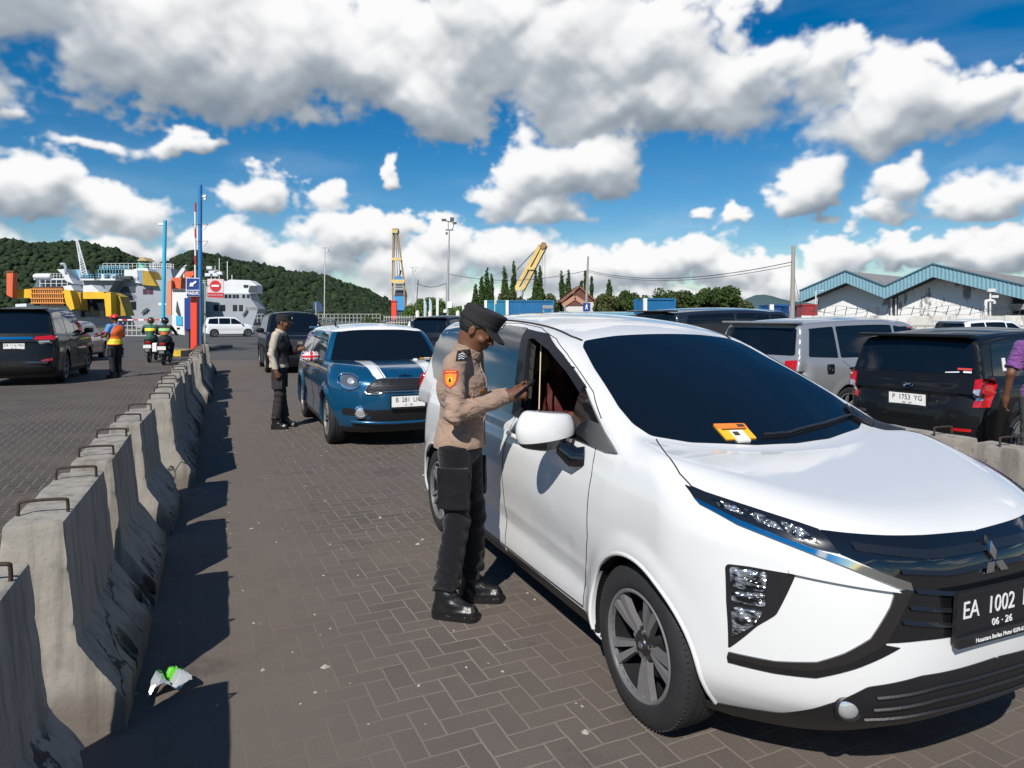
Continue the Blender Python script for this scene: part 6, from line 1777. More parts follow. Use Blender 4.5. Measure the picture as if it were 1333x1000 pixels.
# ------------------------------------------------------------------ the other people
TAN2 = mat('pale_tan_shirt', (.42, .36, .28), .8, var=.08, vscale=9, bump=.2, bscale=300)
TRB = mat('brown_trousers', (.022, .017, .020), .85, var=.2, vscale=9)
def far_officer():
    J = pose(pelvis=(0, 0, .95), chest=(0, -.01, 1.24), neck=(0, .02, 1.44), head=(0, .06, 1.565), head_pitch=.12, shR=(.185, 0, 1.385), shL=(-.185, 0, 1.385), elR=(.235, -.05, 1.11), elL=(-.22, .10, 1.13),
             wrR=(.235, .02, .86), wrL=(-.10, .26, 1.16), hdL=(.2, .9, .3), knR=(.10, .03, .50), anR=(.10, -.02, .11), anL=(-.12, .05, .11), toeR=(.11, .12, .03), toeL=(-.13, .19, .03))
    def vest(c):
        f_ = c['shirt_f']
        def g(P): return np.maximum(f_(P) - .022, np.maximum(np.abs(P[:, 2] - 1.18) - .20, np.maximum(.02 - P[:, 1], np.abs(P[:, 0]) - .19)))
        V, F = dc(g, c['lo'], c['hi'], .013, L=1.5); mk('tactical_vest', V, F, mat('dark_vest', (.016, .012, .012), .7, var=.3, vscale=20), c['t'], 50)
    t = make_person('person', 'police officer in pale shirt and black cap standing beside the blue crossover', (-3.47, 10.45, 0), heading(86), J,
        [shirt(TAN2, True, .90, amp=.004), vest, trousers(TRB), boots(BOOT), hair(HAIR), police_cap(CAPM)], h=.011)
far_officer()
ORV = mat('orange_vest', (.75, .13, .02), .7, var=.08, vscale=10); YST = mat('yellow_stripe', (.75, .62, .03), .6); BLS = mat('blue_sleeve', (.10, .26, .55), .8)
def worker():
    J = pose(pelvis=(0, 0, .97), chest=(0, -.02, 1.26), neck=(0, .0, 1.46), head=(0, .03, 1.585), head_pitch=.1, shR=(.20, 0, 1.40), shL=(-.20, 0, 1.40), elR=(.27, .02, 1.14), elL=(-.25, .08, 1.15),
             wrR=(.20, .25, 1.12), wrL=(-.15, .30, 1.12), build=1.18)
    def vest(c):
        f_ = c['shirt_f']; A_ = c['A']
        def g(P):
            k = f_(P) - .02
            for S_ in 'RL': k = smax(k, -(rcone(P, A_['sh' + S_], A_['el' + S_], .125, .125)), .01)
            return np.maximum(np.maximum(k, np.abs(P[:, 2] - 1.17) - .27), -(f_(P) + .03))
        V, F = dc(g, c['lo'], c['hi'], .015, L=1.5); z = np.array([np.mean([V[i][2] for i in q]) for q in F])
        fm = np.where((np.abs(z - 1.03) < .035) | (np.abs(z - .95) < .03), 1, 0)
        mk('safety_vest', V, F, [ORV, YST], c['t'], 50, fm=fm)
    t = make_person('person', 'port worker in orange safety vest and red hard hat beside the black wagon', (-10.85, 19.2, 0), heading(-72), J,
        [shirt(BLS, False, .93, amp=.004, collar=False), vest, trousers(mat('dark_work_trousers', (.010, .010, .014), .85)), boots(BOOT, False), hair(HAIR), hard_hat(mat('red_helmet', (.5, .02, .02), .3))], h=.015)
worker()

def motorbike(t, col):
    """small motorcycle, origin under the rear axle, facing +Y"""
    for y, nm in ((0, 'wheel'), (1.25, 'wheel')):
        o = bpy.data.objects.new(nm, None); C.objects.link(o); o.parent = t; o.location = (0, y, .30)
        M = Matrix.Rotation(PI / 2, 4, 'Y')
        b = MB(); b.tube([M @ Vector((.255 * math.cos(a), .255 * math.sin(a), 0)) for a in np.linspace(0, 2 * PI, 36, endpoint=False)], .05 if y == 0 else .042, 10, closed=True); b.build('tyre', RUBBER, o, 60)
        b = MB(); b.tube([M @ Vector((.205 * math.cos(a), .205 * math.sin(a), 0)) for a in np.linspace(0, 2 * PI, 30, endpoint=False)], .013, 6, closed=True)
        for k in range(5): a = k * 2 * PI / 5; b.bar(M @ Vector((0, 0, 0)), M @ Vector((.2 * math.cos(a), .2 * math.sin(a), 0)), .035, .02)
        b.build('rim', RIMD, o)
    def body(P):
        x = np.abs(P[:, 0]); q = P.copy(); q[:, 0] = x
        d = ell(q, (0, .62, .72), (.13, .28, .12)); d = smin(d, ell(q, (0, .55, .45), (.14, .24, .17)), .05)
        d = smin(d, ell(q, (0, .02, .74), (.09, .30, .09)), .06); d = smin(d, rcone(q, (0, .30, .62), (0, -.22, .80), .09, .05), .05)
        d = smin(d, ell(q, (0, 1.02, .82), (.13, .10, .17)), .05); return d
    V, F = dc(body, (-.3, -.5, .1), (.3, 1.4, 1.2), .025, qef=False); mk('body_panels', V, F, col, t, 60)
    def seat(P): return smax(ell(P, (0, .18, .80), (.15, .42, .075)), -(P[:, 2] - .76), .02)
    V, F = dc(seat, (-.25, -.4, .6), (.25, .8, 1.0), .025, qef=False); mk('seat', V, F, BLK, t, 60)
    b = MB(); b.tube([(-.36, .78, 1.05), (-.18, .88, 1.02), (0, .93, .98), (.18, .88, 1.02), (.36, .78, 1.05)], .014, 8); b.build('handlebar', BLK, t, 50)
    b = MB(); 
    for s in (-.07, .07): b.tube([(s, .95, .95), (s, 1.25, .30)], .022, 8)
    b.box((0, 1.28, .60), (.10, .32, .02)); b.build('front_fork', DCHROME, t)
    b = MB(); b.tube([(.14, .45, .33), (.16, .0, .36), (.17, -.28, .46)], [.03, .05, .055], 10); b.build('exhaust', DCHROME, t, 50)
    b = MB(); b.box((0, -.30, .74), (.16, .05, .08), bev=.015); b.build('tail_lamp', REDL, t)
    b = MB(); b.box((0, -.40, .60), (.26, .012, .12)); b.build('number_plate', mat('plate_white', (.75, .75, .73), .35), t)
    b = MB(); b.bar((0, -.28, .68), (0, -.42, .42), .14, .02); b.build('mudguard', BLK, t)
    b = MB()
    for s in (-1, 1): b.tube([(s * .26, .85, 1.05), (s * .33, .86, 1.22)], .007, 6); b.box((s * .34, .85, 1.25), (.11, .03, .075), bev=.015)
    b.build('mirror', BLK, t)
def rider_pose():
    return pose(pelvis=(0, .12, .90), chest=(0, .20, 1.18), neck=(0, .24, 1.38), head=(0, .28, 1.50), head_pitch=.0, shR=(.19, .22, 1.32), shL=(-.19, .22, 1.32), elR=(.31, .42, 1.12), elL=(-.31, .42, 1.12),
      wrR=(.30, .68, 1.06), wrL=(-.30, .68, 1.06), hdR=(.1, .7, -.1), hdL=(-.1, .7, -.1), curlR=(1., 1., .6), curlL=(1., 1., .6), hnR=(0, 0, -1), hnL=(0, 0, -1), flipR=1, flipL=1, hipR=(.10, .14, .86), hipL=(-.10, .14, .86), knR=(.20, .52, .72), knL=(-.20, .52, .72),
      anR=(.17, .40, .32), anL=(-.17, .40, .32), toeR=(.18, .55, .27), toeL=(-.18, .55, .27))
GRN = mat('green_jacket', (.02, .09, .05), .7, var=.2, vscale=14); JKT = mat('black_jacket', (.014, .018, .016), .75)
for i, (x, y, jm_, lab, hl, col) in enumerate(((A(187, 25.2), 25.6, GRN, 'rider in green and yellow jacket on the left motorcycle at the barrier', 'brown_helmet', PBLK), (A(213, 24.2), 24.2, JKT, 'rider in black jacket with coloured back print on the right motorcycle', 'black_helmet', PBLK))):
    m_ = thing('motorcycle', ('black motorcycle with white plate waiting at the barrier, left of two', 'black motorcycle with white pannier waiting nearest the toll booth')[i], 'motorcycle', (x, y, 0), heading(-17), 'motorcycles waiting at the gate')
    motorbike(m_, col)
    if i == 1:
        b = MB(); b.box((-.26, .0, .62), (.14, .30, .30), bev=.02); b.build('pannier', WHITEM, m_)
    def stripe(c, i=i):
        f_ = c['shirt_f']
        def g(P): return np.maximum(np.maximum(f_(P) - .010, np.abs(P[:, 2] - (1.20, 1.22)[i]) - (.05, .05)[i]), P[:, 1] - .16)
        V, F = dc(g, c['lo'], c['hi'], .018, L=1.5)
        if len(V): mk('back_print', V, F, (YST, mat('print_green', (.25, .55, .20), .7))[i], c['t'], 50)
        def g2(P): return np.maximum(np.maximum(f_(P) - .010, np.abs(P[:, 2] - (1.08, 1.10)[i]) - .05), P[:, 1] - .16)
        if i == 1:
            V, F = dc(g2, c['lo'], c['hi'], .018, L=1.5); mk('back_print', V, F, mat('print_orange', (.55, .12, .03), .7), c['t'], 50)
    J = rider_pose()
    make_person('person', lab, (x, y, 0), heading(-17), J, [shirt(jm_, True, .86, amp=.004, collar=False), stripe, trousers(mat('dark_jeans', (.012, .016, .028), .85), cargo=False), boots(BOOT, False),
        shell_helmet(mat(hl, (.10, .035, .02) if i == 0 else (.012, .012, .012), .25, coat=1))], h=.018, group='riders on the waiting motorcycles')
# ---- bystander in purple, cut by the right edge
PUR = cloth_mat('purple_shirt', (.17, .06, .22))
J = pose(elL=(-.27, -.02, 1.12), wrL=(-.28, .05, .88))
make_person('person', 'person in loose purple shirt and grey trousers cut off by the right edge', (A(1356, 6.6), 6.6, 0), heading(10), J, [shirt(PUR, False, .80, amp=.008, sleeve=.8), trousers(mat('grey_trousers', (.06, .058, .058), .85), cargo=False), boots(BOOT, False), hair(HAIR)], h=.012)
# ---- the driver of the white car, seated behind the open window
Jd = pose(pelvis=(0, .0, .30), chest=(0, -.06, .58), neck=(0, -.06, .76), head=(0, -.02, .885), head_yaw=-.5, head_pitch=.05, shR=(.17, -.05, .71), shL=(-.17, -.05, .71), elR=(.22, .14, .50), elL=(-.22, .14, .50), wrR=(.14, .38, .55), wrL=(-.14, .38, .55),
  hipR=(.10, .02, .26), hipL=(-.10, .02, .26), knR=(.13, .42, .34), knL=(-.13, .42, .34), anR=(.12, .62, .02), anL=(-.12, .62, .02), toeR=(.12, .74, .0), toeL=(-.12, .74, .0))
_T = Matrix.Translation((1.29, 3.18, 0)) @ Matrix.Rotation(heading(YAW), 4, 'Z'); _p = _T @ Vector((.34, -1.68, .50))
make_person('person', 'driver in a red top seated in the dark cabin of the white people carrier', tuple(_p), heading(YAW), Jd, [shirt(mat('red_top', (.07, .008, .008), .8), True, .22, amp=.004), trousers(NAVY, cargo=False), hair(HAIR)], h=.012)

# ================================================================== the harbour round the parking
import itertools
def part(name, mbx, m, parent, smooth=None): return mbx.build(name, m, parent, smooth)
def hills_mesh():
    """wooded hills across the water: one sheet of terrain plus forest crowns"""
    D0 = 620.0
    ridge = [(-900, 24), (-520, 60), (-452, 75), (-420, 72), (-395, 70), (-380, 73), (-350, 66), (-335, 58), (-318, 50), (-300, 56), (-282, 63), (-262, 60), (-235, 54), (-205, 46), (-178, 42), (-150, 34), (-128, 26), (-108, 14), (-92, 8), (-70, 3), (-40, 0), (0, -3)]
    rx = np.array([a for a, b in ridge], float); rz = np.array([b for a, b in ridge], float)
    xs = np.linspace(-900, 10, 150); ys = np.linspace(0, 1, 26)
    V = []; F = []
    for j, v in enumerate(ys):
        for i, x in enumerate(xs):
            y = (470 + v * 330) * 1.7; k = math.sin(min(v / .55, 1) * PI / 2) if v < .55 else 1 - (v - .55) * .5
            X = x * (y / D0); n = float(_perlin(np.array([x * .03]), np.array([v * 5.0]), 5)[0]) * 7 + float(_perlin(np.array([x * .08]), np.array([v * 11.0]), 6)[0]) * 3
            V.append((X, y, -2 + (np.interp(x, rx, rz) * (y / D0) * .92 + n * min(1, v * 4)) * k))
    m_ = len(xs)
    for j in range(len(ys) - 1):
        for i in range(m_ - 1): F.append((j * m_ + i, j * m_ + i + 1, (j + 1) * m_ + i + 1, (j + 1) * m_ + i))
    return V, F, xs, ys
FORE = []
def foliage_mat(name, a, b, c_, sc=.6):
    m, t, p = node_mat(name); co = N(t, 'ShaderNodeTexCoord'); O_ = co.outputs['Object']
    g = N(t, 'ShaderNodeNewGeometry')
    n1 = noise(t, O_, sc, 4, .6)
    col = mixc(t, rng(t, n1, .35, .65), a, b); wn = g.outputs['Random Per Island']; col = mixc(t, rng(t, wn, .55, 1, 0, .9), col, c_)
    t.links.new(col, p.inputs['Base Color']); p.inputs['Roughness'].default_value = .8; p.inputs['Specular IOR Level'].default_value = .2
    return m
FM = foliage_mat('hill_forest', (.009, .019, .009), (.017, .032, .012), (.032, .048, .017), .012)
hv, hf_, _, _ = hills_mesh()
ho = mk('hills', hv, hf_, FM, smooth=180); tag(ho, kind='structure')
def blob_variants(n=5, sub=2, seed=1, rough=.35):
    out = []; rs = np.random.RandomState(seed)
    for k in range(n):
        bm = bmesh.new(); bmesh.ops.create_icosphere(bm, subdivisions=sub, radius=1)
        co = np.array([v.co for v in bm.verts]); nn = np.zeros(len(co))
        for o in range(3): 
            d = rs.randn(3, 3) * (2.2 * 1.7 ** o); nn += np.sin(co @ d[0] + rs.rand() * 6) * np.sin(co @ d[1] + rs.rand() * 6) / (1.5 ** o)
        co = co * (1 + rough * nn[:, None] * .6); co[:, 2] *= .85
        out.append((co, np.array([[v.index for v in f.verts] for f in bm.faces]))); bm.free()
    return out
def crowns(name, pts, m, parent=None, seed=3, sub=2):
    bv = blob_variants(6, sub, seed); rs = np.random.RandomState(seed); VV = []; FF = []; n = 0
    for (x, y, z, r) in pts:
        co, f = bv[rs.randint(len(bv))]; a = rs.rand() * 6.28; c_, s = math.cos(a), math.sin(a)
        q = co @ np.array([[c_, -s, 0], [s, c_, 0], [0, 0, 1]]) * (r * (1 + .3 * rs.randn(3) * .5)) + [x, y, z]
        VV.append(q); FF.append(f + n); n += len(q)
    V = np.concatenate(VV); F = np.concatenate(FF)
    me = bpy.data.meshes.new(name); me.vertices.add(len(V)); me.vertices.foreach_set('co', V.ravel()); me.loops.add(F.size); me.loops.foreach_set('vertex_index', F.ravel().astype(np.int32))
    me.polygons.add(len(F)); me.polygons.foreach_set('loop_start', np.arange(0, F.size, F.shape[1], dtype=np.int32)); me.update(calc_edges=True); me.materials.append(m)
    o = bpy.data.objects.new(name, me); C.objects.link(o); o.parent = parent; return o
rs_ = np.random.RandomState(9); hp_ = []
HV = np.array(hv).reshape(26, 150, 3)
for k in range(12500):
    j = rs_.rand() * 14.5; i = rs_.rand() * 148; j0, i0 = int(j), int(i); fj, fi = j - j0, i - i0
    p = HV[j0, i0] * (1 - fj) * (1 - fi) + HV[j0 + 1, i0] * fj * (1 - fi) + HV[j0, i0 + 1] * (1 - fj) * fi + HV[j0 + 1, i0 + 1] * fj * fi
    r = rs_.uniform(2.0, 6.2)
    if rs_.rand() < .03: r *= 1.3
    hp_.append((p[0], p[1], p[2] + r * .25, r))
fo = crowns('forest', hp_, FM, sub=1); tag(fo, kind='stuff')
# far blue mountains at the right and a dark shoreline
mt = []
xs = np.linspace(-200, 2600, 90); 
for i, x in enumerate(xs): mt.append((x, 2600, max(-5, 58 * math.exp(-((x - 930) / 110) ** 2) + 40 * math.exp(-((x - 1080) / 190) ** 2) + 30 * math.exp(-((x - 1500) / 300) ** 2) + 22 * math.exp(-((x - 780) / 120) ** 2) + 5 * math.sin(x * .03))))
V = [(x, 2500, -4) for x, y, z in mt] + mt + [(x, 2900, -4) for x, y, z in mt]; n_ = len(mt)
F = [(i, i + 1, n_ + i + 1, n_ + i) for i in range(n_ - 1)] + [(n_ + i, n_ + i + 1, 2 * n_ + i + 1, 2 * n_ + i) for i in range(n_ - 1)]
tag(mk('mountains', V, F, mat('far_hill', (.045, .085, .095), .9, var=.2, vscale=.01), smooth=60), kind='structure')
V = [(-60, 112, -.1), (2500, 112, -.1), (2500, 900, .5), (-60, 900, .5)]
tag(mk('far_ground', V, [(0, 1, 2, 3)], mat('far_ground', (.11, .10, .08), .95, var=.2, vscale=.1)), kind='structure')

# ------------------------------------------------------------------ leafy trees
BARK = mat('bark', (.09, .065, .045), .9, var=.2, vscale=6)
LEAFA = foliage_mat('leaf_dark', (.022, .048, .012), (.040, .078, .018), (.075, .115, .030))
LEAFB = foliage_mat('leaf_olive', (.040, .058, .018), (.062, .080, .024), (.110, .110, .045))
LEAFC = foliage_mat('leaf_light', (.045, .090, .018), (.075, .130, .025), (.12, .17, .05))
def leaf_cloud(name, cents, n, size, m, parent, seed):
    rs = np.random.RandomState(seed); P = []; w = np.array([c[3] ** 2 for c in cents]); w = w / w.sum(); idx = rs.choice(len(cents), n, p=w)
    d = rs.randn(n, 3); d /= np.linalg.norm(d, axis=1, keepdims=True); r = rs.rand(n, 1) ** .35
    c_ = np.array(cents)[idx]; el = c_[:, 4:5] if c_.shape[1] > 4 else 1.0
    dd = d * r * c_[:, 3:4]; dd[:, 2:3] *= el; P = c_[:, :3] + dd
    nn = d + rs.randn(n, 3) * .7; nn /= np.linalg.norm(nn, axis=1, keepdims=True)
    t = np.cross(nn, rs.randn(n, 3)); t /= np.linalg.norm(t, axis=1, keepdims=True); b = np.cross(nn, t); s = size * rs.uniform(.5, 1.3, (n, 1))
    V = np.stack([P - t * s, P - b * s * .5, P + t * s, P + b * s * .5], 1).reshape(-1, 3); F = np.arange(4 * n).reshape(n, 4)
    me = bpy.data.meshes.new(name); me.vertices.add(len(V)); me.vertices.foreach_set('co', V.ravel()); me.loops.add(F.size); me.loops.foreach_set('vertex_index', F.ravel().astype(np.int32))
    me.polygons.add(len(F)); me.polygons.foreach_set('loop_start', np.arange(0, F.size, 4, dtype=np.int32)); me.update(calc_edges=True); me.materials.append(m)
    o = bpy.data.objects.new(name, me); C.objects.link(o); o.parent = parent; return o
def column_tree(px, Y, ztop, w, label, seed, lean=0, base=.5, m=None, grp='slender columnar trees behind the containers'):
    x = A(px, Y); t = thing('columnar_tree', label, 'tree', (x, Y, 0), 0, grp); rs = random.Random(seed)
    b = MB(); b.tube([(0, 0, 0), (lean * .3, 0, ztop * .5), (lean, 0, ztop * .95)], [.16, .10, .03], 7); b.build('trunk', BARK, t, 60)
    ce = []
    nseg = 24
    for k in range(nseg):
        u = k / (nseg - 1); z = base + (ztop - base) * u; r = w * (.95 - .25 * u) * (1 - u ** 4 * .8)
        ce.append((lean * u + rs.uniform(-.12, .12) * w, rs.uniform(-.2, .2) * w, z, max(.18, r * rs.uniform(.75, 1.15)), 1.5))
    leaf_cloud('crown', ce, 4200, .17, m or LEAFA, t, seed)
def round_tree(px, Y, ztop, r, label, seed, m=None, grp='bushy trees along the port fence', n=4200):
    x = A(px, Y); t = thing('broadleaf_tree', label, 'tree', (x, Y, 0), 0, grp); rs = random.Random(seed)
    b = MB(); b.tube([(0, 0, 0), (.1, 0, ztop * .3), (0, 0, ztop * .6)], [.25, .2, .1], 7)
    for k in range(5): a = k * 1.3; b.tube([(0, 0, ztop * .35), (r * .6 * math.cos(a), r * .6 * math.sin(a), ztop * .65)], [.1, .03], 6)
    b.build('trunk', BARK, t, 60); ce = []
    for k in range(11): a = rs.uniform(0, 6.28); q = rs.uniform(0, .75) * r; zz = rs.uniform(.38, .88) * ztop; ce.append((q * math.cos(a) * (1.15 - zz / ztop * .6), q * math.sin(a), zz, rs.uniform(.28, .46) * r * (1.2 - .5 * zz / ztop), .9))
    ce.append((0, 0, ztop - .3 * r, .30 * r, 1)); leaf_cloud('crown', ce, n, .20, m or LEAFB, t, seed)
YT = 100.0
def zt(py, Y=YT): return Zh(py, Y)
cols = [(627, 362, 7, 'small columnar tree left of the left blue container'), (634, 351, 8, 'tallest columnar tree left of the blue containers'), (640, 359, 6, 'columnar tree at the left end of the blue containers'), (619, 372, 7, 'short columnar tree beside the officer cap'),
  (657, 349, 9, 'left columnar tree of the clump behind the yellow crane jib'), (669, 342, 8, 'tall columnar tree just left of the yellow crane jib'), (697, 354, 7, 'left columnar tree right of the yellow crane jib'), (703, 347, 7, 'right columnar tree right of the yellow crane jib'),
  (735, 355, 7, 'leaning columnar tree left of the brick red roof'), (740, 354, 7, 'upright columnar tree at the left end of the brick red roof'), (762, 355, 5, 'columnar tree left of the utility pole above the roof'), (770, 362, 5, 'columnar tree right of the utility pole above the roof'),
  (793, 366, 9, 'columnar tree standing right of the brick red roof'), (757, 368, 4, 'shortest columnar tree above the brick red roof')]
for k, (px, py, w, lab) in enumerate(cols):
    Y = 92 + (k % 3) * 4; column_tree(px, Y, Zh(py, Y), w * Y / 913.5 * .9, lab, 40 + k, lean=(-.5 if k == 8 else 0), base=.6)
rts = [(646, 395, 1.6, 'low bushy tree behind the left blue container', LEAFA), (663, 378, 3.0, 'wide bushy tree behind the yellow crane jib', LEAFB), (700, 380, 2.4, 'bushy tree between crane jib and brick red roof', LEAFA), (716, 382, 3.2, 'rounded tree left of the brick red roof', LEAFB),
  (788, 384, 2.6, 'bushy tree at the right end of the brick red roof', LEAFB), (815, 378, 3.4, 'broad tree left of the small blue container', LEAFA), (826, 381, 2.6, 'tree behind the small blue container', LEAFB), (858, 374, 3.6, 'tall pointed tree right of the small blue container', LEAFA), (876, 380, 3.0, 'rounded tree right of the pointed one', LEAFB),
  (893, 378, 3.2, 'conical tree in the middle of the right tree line', LEAFA), (915, 379, 3.0, 'conical tree above the low blue container', LEAFA), (922, 374, 2.6, 'pointed tree above the low blue container', LEAFB), (945, 373, 3.4, 'tallest conical tree at the right of the tree line', LEAFA), (960, 386, 3.0, 'last loose tree at the right end of the tree line', LEAFB), (840, 384, 3, 'tree peeping over the small blue container', LEAFA), (902, 388, 2.8, 'low tree over the dark van roof', LEAFB)]
for k, (px, py, r, lab, m_) in enumerate(rts):
    Y = 84 + (k % 4) * 3; round_tree(px, Y, Zh(py, Y), r * .9, lab, 70 + k, m_)
lts = [(548, 392, 2.6, 'bright green tree right of the blue tower crane', LEAFC), (560, 386, 3.0, 'tallest bright green tree behind the feather flags', LEAFC), (573, 391, 2.8, 'bright green tree left of the tall floodlight mast', LEAFC), (600, 397, 2.8, 'bright green tree right of the tall floodlight mast', LEAFC), (537, 400, 2.2, 'low green tree at the foot of the crane', LEAFC), (614, 398, 2.2, 'low bright tree above the officer cap', LEAFB)]
for k, (px, py, r, lab, m_) in enumerate(lts):
    Y = 110; round_tree(px, Y, Zh(py, Y), r * 1.1, lab, 99 + k, m_, 'bright green trees in the centre')

# ------------------------------------------------------------------ containers, house, warehouse, walls
def container(px, Y, w, py_top, m, label, rz=0.0, L=6.06, zb=0.0, stripe=True, W_=2.44):
    H_ = Zh(py_top, Y) - zb; t = thing('shipping_container', label, 'container', (A(px, Y), Y, zb), rz, 'blue shipping containers')
    b = MB(); n = 26; v = []; f = []
    # corrugated long face toward the camera, ends and roof
    def corr(P0, P1, nn):
        P0 = Vector(P0); P1 = Vector(P1); d = (P1 - P0); no = Vector((d.y, -d.x, 0)).normalized(); pts = []
        for i in range(nn):
            for (u, o) in ((0, 0), (.3, 0), (.5, -.035), (.8, -.035)): pts.append(P0 + d * ((i + u) / nn) + no * o)
        pts.append(P1); k = len(b.v); vv = []
        for p in pts: vv += [(p.x, p.y, .15), (p.x, p.y, H_ - .1)]
        b.add(vv, [(2 * i, 2 * i + 2, 2 * i + 3, 2 * i + 1) for i in range(len(pts) - 1)])
    a, c_ = L / 2, W_ / 2
    corr((-a, -c_, 0), (a, -c_, 0), 22); corr((a, -c_, 0), (a, c_, 0), 8); corr((a, c_, 0), (-a, c_, 0), 22); corr((-a, c_, 0), (-a, -c_, 0), 8)
    b.box((0, 0, H_ - .06), (L, W_, .08)); b.build('corrugated_wall', m, t)
    b = MB()
    for x in (-a, a):
        for y in (-c_, c_): b.box((x, y, H_ / 2), (.16, .16, H_))
    for y in (-c_, c_): b.box((0, y, .08), (L, .14, .16)); b.box((0, y, H_ - .06), (L, .14, .14))
    b.build('frame', m, t)
    if stripe:
        b = MB(); b.box((-a - .02, -c_ - .03, H_ / 2), (.30, .20, H_ + .02)); b.cm = 0; b.build('corner_post', mat('post_white', (.7, .72, .72), .6), t)
    return t
CB1 = mat('container_blue', (.012, .13, .30), .5, var=.15, vscale=1.2); CB2 = mat('container_teal', (.02, .20, .33), .5, var=.15, vscale=1.2); CB3 = mat('container_deep_blue', (.01, .07, .22), .5, var=.2, vscale=1.2)
container(650, 78, 0, 391.5, CB2, 'teal blue container right of the officer cap, left of the pair', R(0), 2.9)
container(691, 76, 0, 391.5, CB1, 'long blue container under the yellow crane jib', R(-4), 4.9, stripe=True)
container(852, 60, 0, 389, CB1, 'small bright blue container above the white roof', R(10), 2.6, zb=.5)
container(930, 58, 0, 402, CB1, 'low blue container in front of the conical trees', 0, 4.6)
container(1015, 56, 0, 397, CB3, 'dark blue container left of the right utility pole', 0, 2.2)
container(1036, 54, 0, 399, CB3, 'dark blue container right of the right utility pole', 0, 1.6)
container(1165, 24, 0, 431, CB3, 'long blue container behind the silver people carrier', 0, 7.0, stripe=False)
t = thing('skip', 'small red bin at the left end of the warehouse', 'skip', (A(1050, 52), 52, 0), 0)
b = MB(); b.box((0, 0, 1.3), (1.1, 1.1, 2.4), bev=.05); b.build('bin_body', mat('red_steel', (.30, .03, .03), .5), t); b = MB(); b.box((0, 0, 2.56), (1.2, 1.2, .1)); b.build('lid', mat('red_steel', (.30, .03, .03), .5), t)

def house():
    Y = 86; cx = A(754, Y); t = thing('house', 'house with a brick red gabled roof between the columnar trees', 'house', (cx, Y, 0))
    zr = Zh(374, Y); ze = Zh(393, Y); w = 22 / 913.5 * Y
    BR = mat('brick_red_tile', (.13, .05, .035), .8, var=.25, vscale=3); RF = mat('roof_edge_red', (.24, .09, .055), .7)
    b = MB(); b.box((0, 4, ze / 2), (2 * w - .6, 8, ze)); b.build('wall', mat('plaster', (.6, .58, .54), .8), t)
    b = MB(); b.prism([(-w + .1, 0), (w - .1, 0), (0, zr - ze - .1)], Matrix.Translation((0, .0, ze)) @ Matrix.Rotation(PI / 2, 4, 'X') @ Matrix.Translation((0, 0, -.2)), .25); b.build('gable', BR, t)
    for s in (-1, 1):
        b = MB(); M = Matrix.Translation((0, 4, zr)) @ Matrix.Rotation(s * math.atan2(zr - ze, w), 4, 'Y'); b.box((s * math.hypot(w, zr - ze) / 2, 0, .05), (math.hypot(w, zr - ze) + .3, 8.6, .14), M=Matrix.Identity(4)); b.v = [M @ Vector(p) for p in b.v]; b.build('roof', RF, t)
    b = MB(); y0 = -1.4; z1 = Zh(388, Y - 1.4); z0 = Zh(398, Y - 1.4); xo = A(747, Y) - cx; ww = w * .62
    b.prism([(xo - ww, 0), (xo + ww, 0), (xo, z1 - z0)], Matrix.Translation((0, y0, z0)) @ Matrix.Rotation(PI / 2, 4, 'X'), .2); b.build('porch_gable', BR, t)
    b = MB()
    for s in (-1, 1): b.bar((xo, y0 - .25, z1 + .08), (xo + s * (ww + .2), y0 - .25, z0), .12, .5)
    b.build('porch_roof', mat('ridge_tile', (.42, .22, .15), .7), t)
    b = MB(); b.box((xo, -1.0, z0 / 2), (ww * 1.7, 1.0, z0)); b.build('porch_wall', mat('plaster', (.6, .58, .54), .8), t)
    t2 = thing('shed', 'low shed with a pale blue roof in front of the brick red house', 'shed', (A(775, 70), 70, 0))
    b = MB(); b.box((0, 0, 1.1), (7.4, 3, 2.2)); b.build('wall', mat('shed_wall', (.3, .34, .36), .8), t2)
    b = MB(); b.box((0, -.1, Zh(409, 70)), (7.8, 3.6, .25)); b.build('roof', mat('pale_blue_sheet', (.10, .30, .42), .5, var=.1, vscale=2), t2)
    t3 = thing('gantry_frame', 'small grey steel frame right of the long blue container', 'frame', (A(713, 72), 72, 0))
    b = MB(); b.box((0, 0, Zh(400, 72)), (1.1, .5, .35), bev=.05); [b.box((s * .45, 0, Zh(400, 72) / 2), (.14, .3, Zh(400, 72))) for s in (-1, 1)]; b.build('steel_frame', mat('grey_steel', (.25, .26, .26), .6), t3)
house()

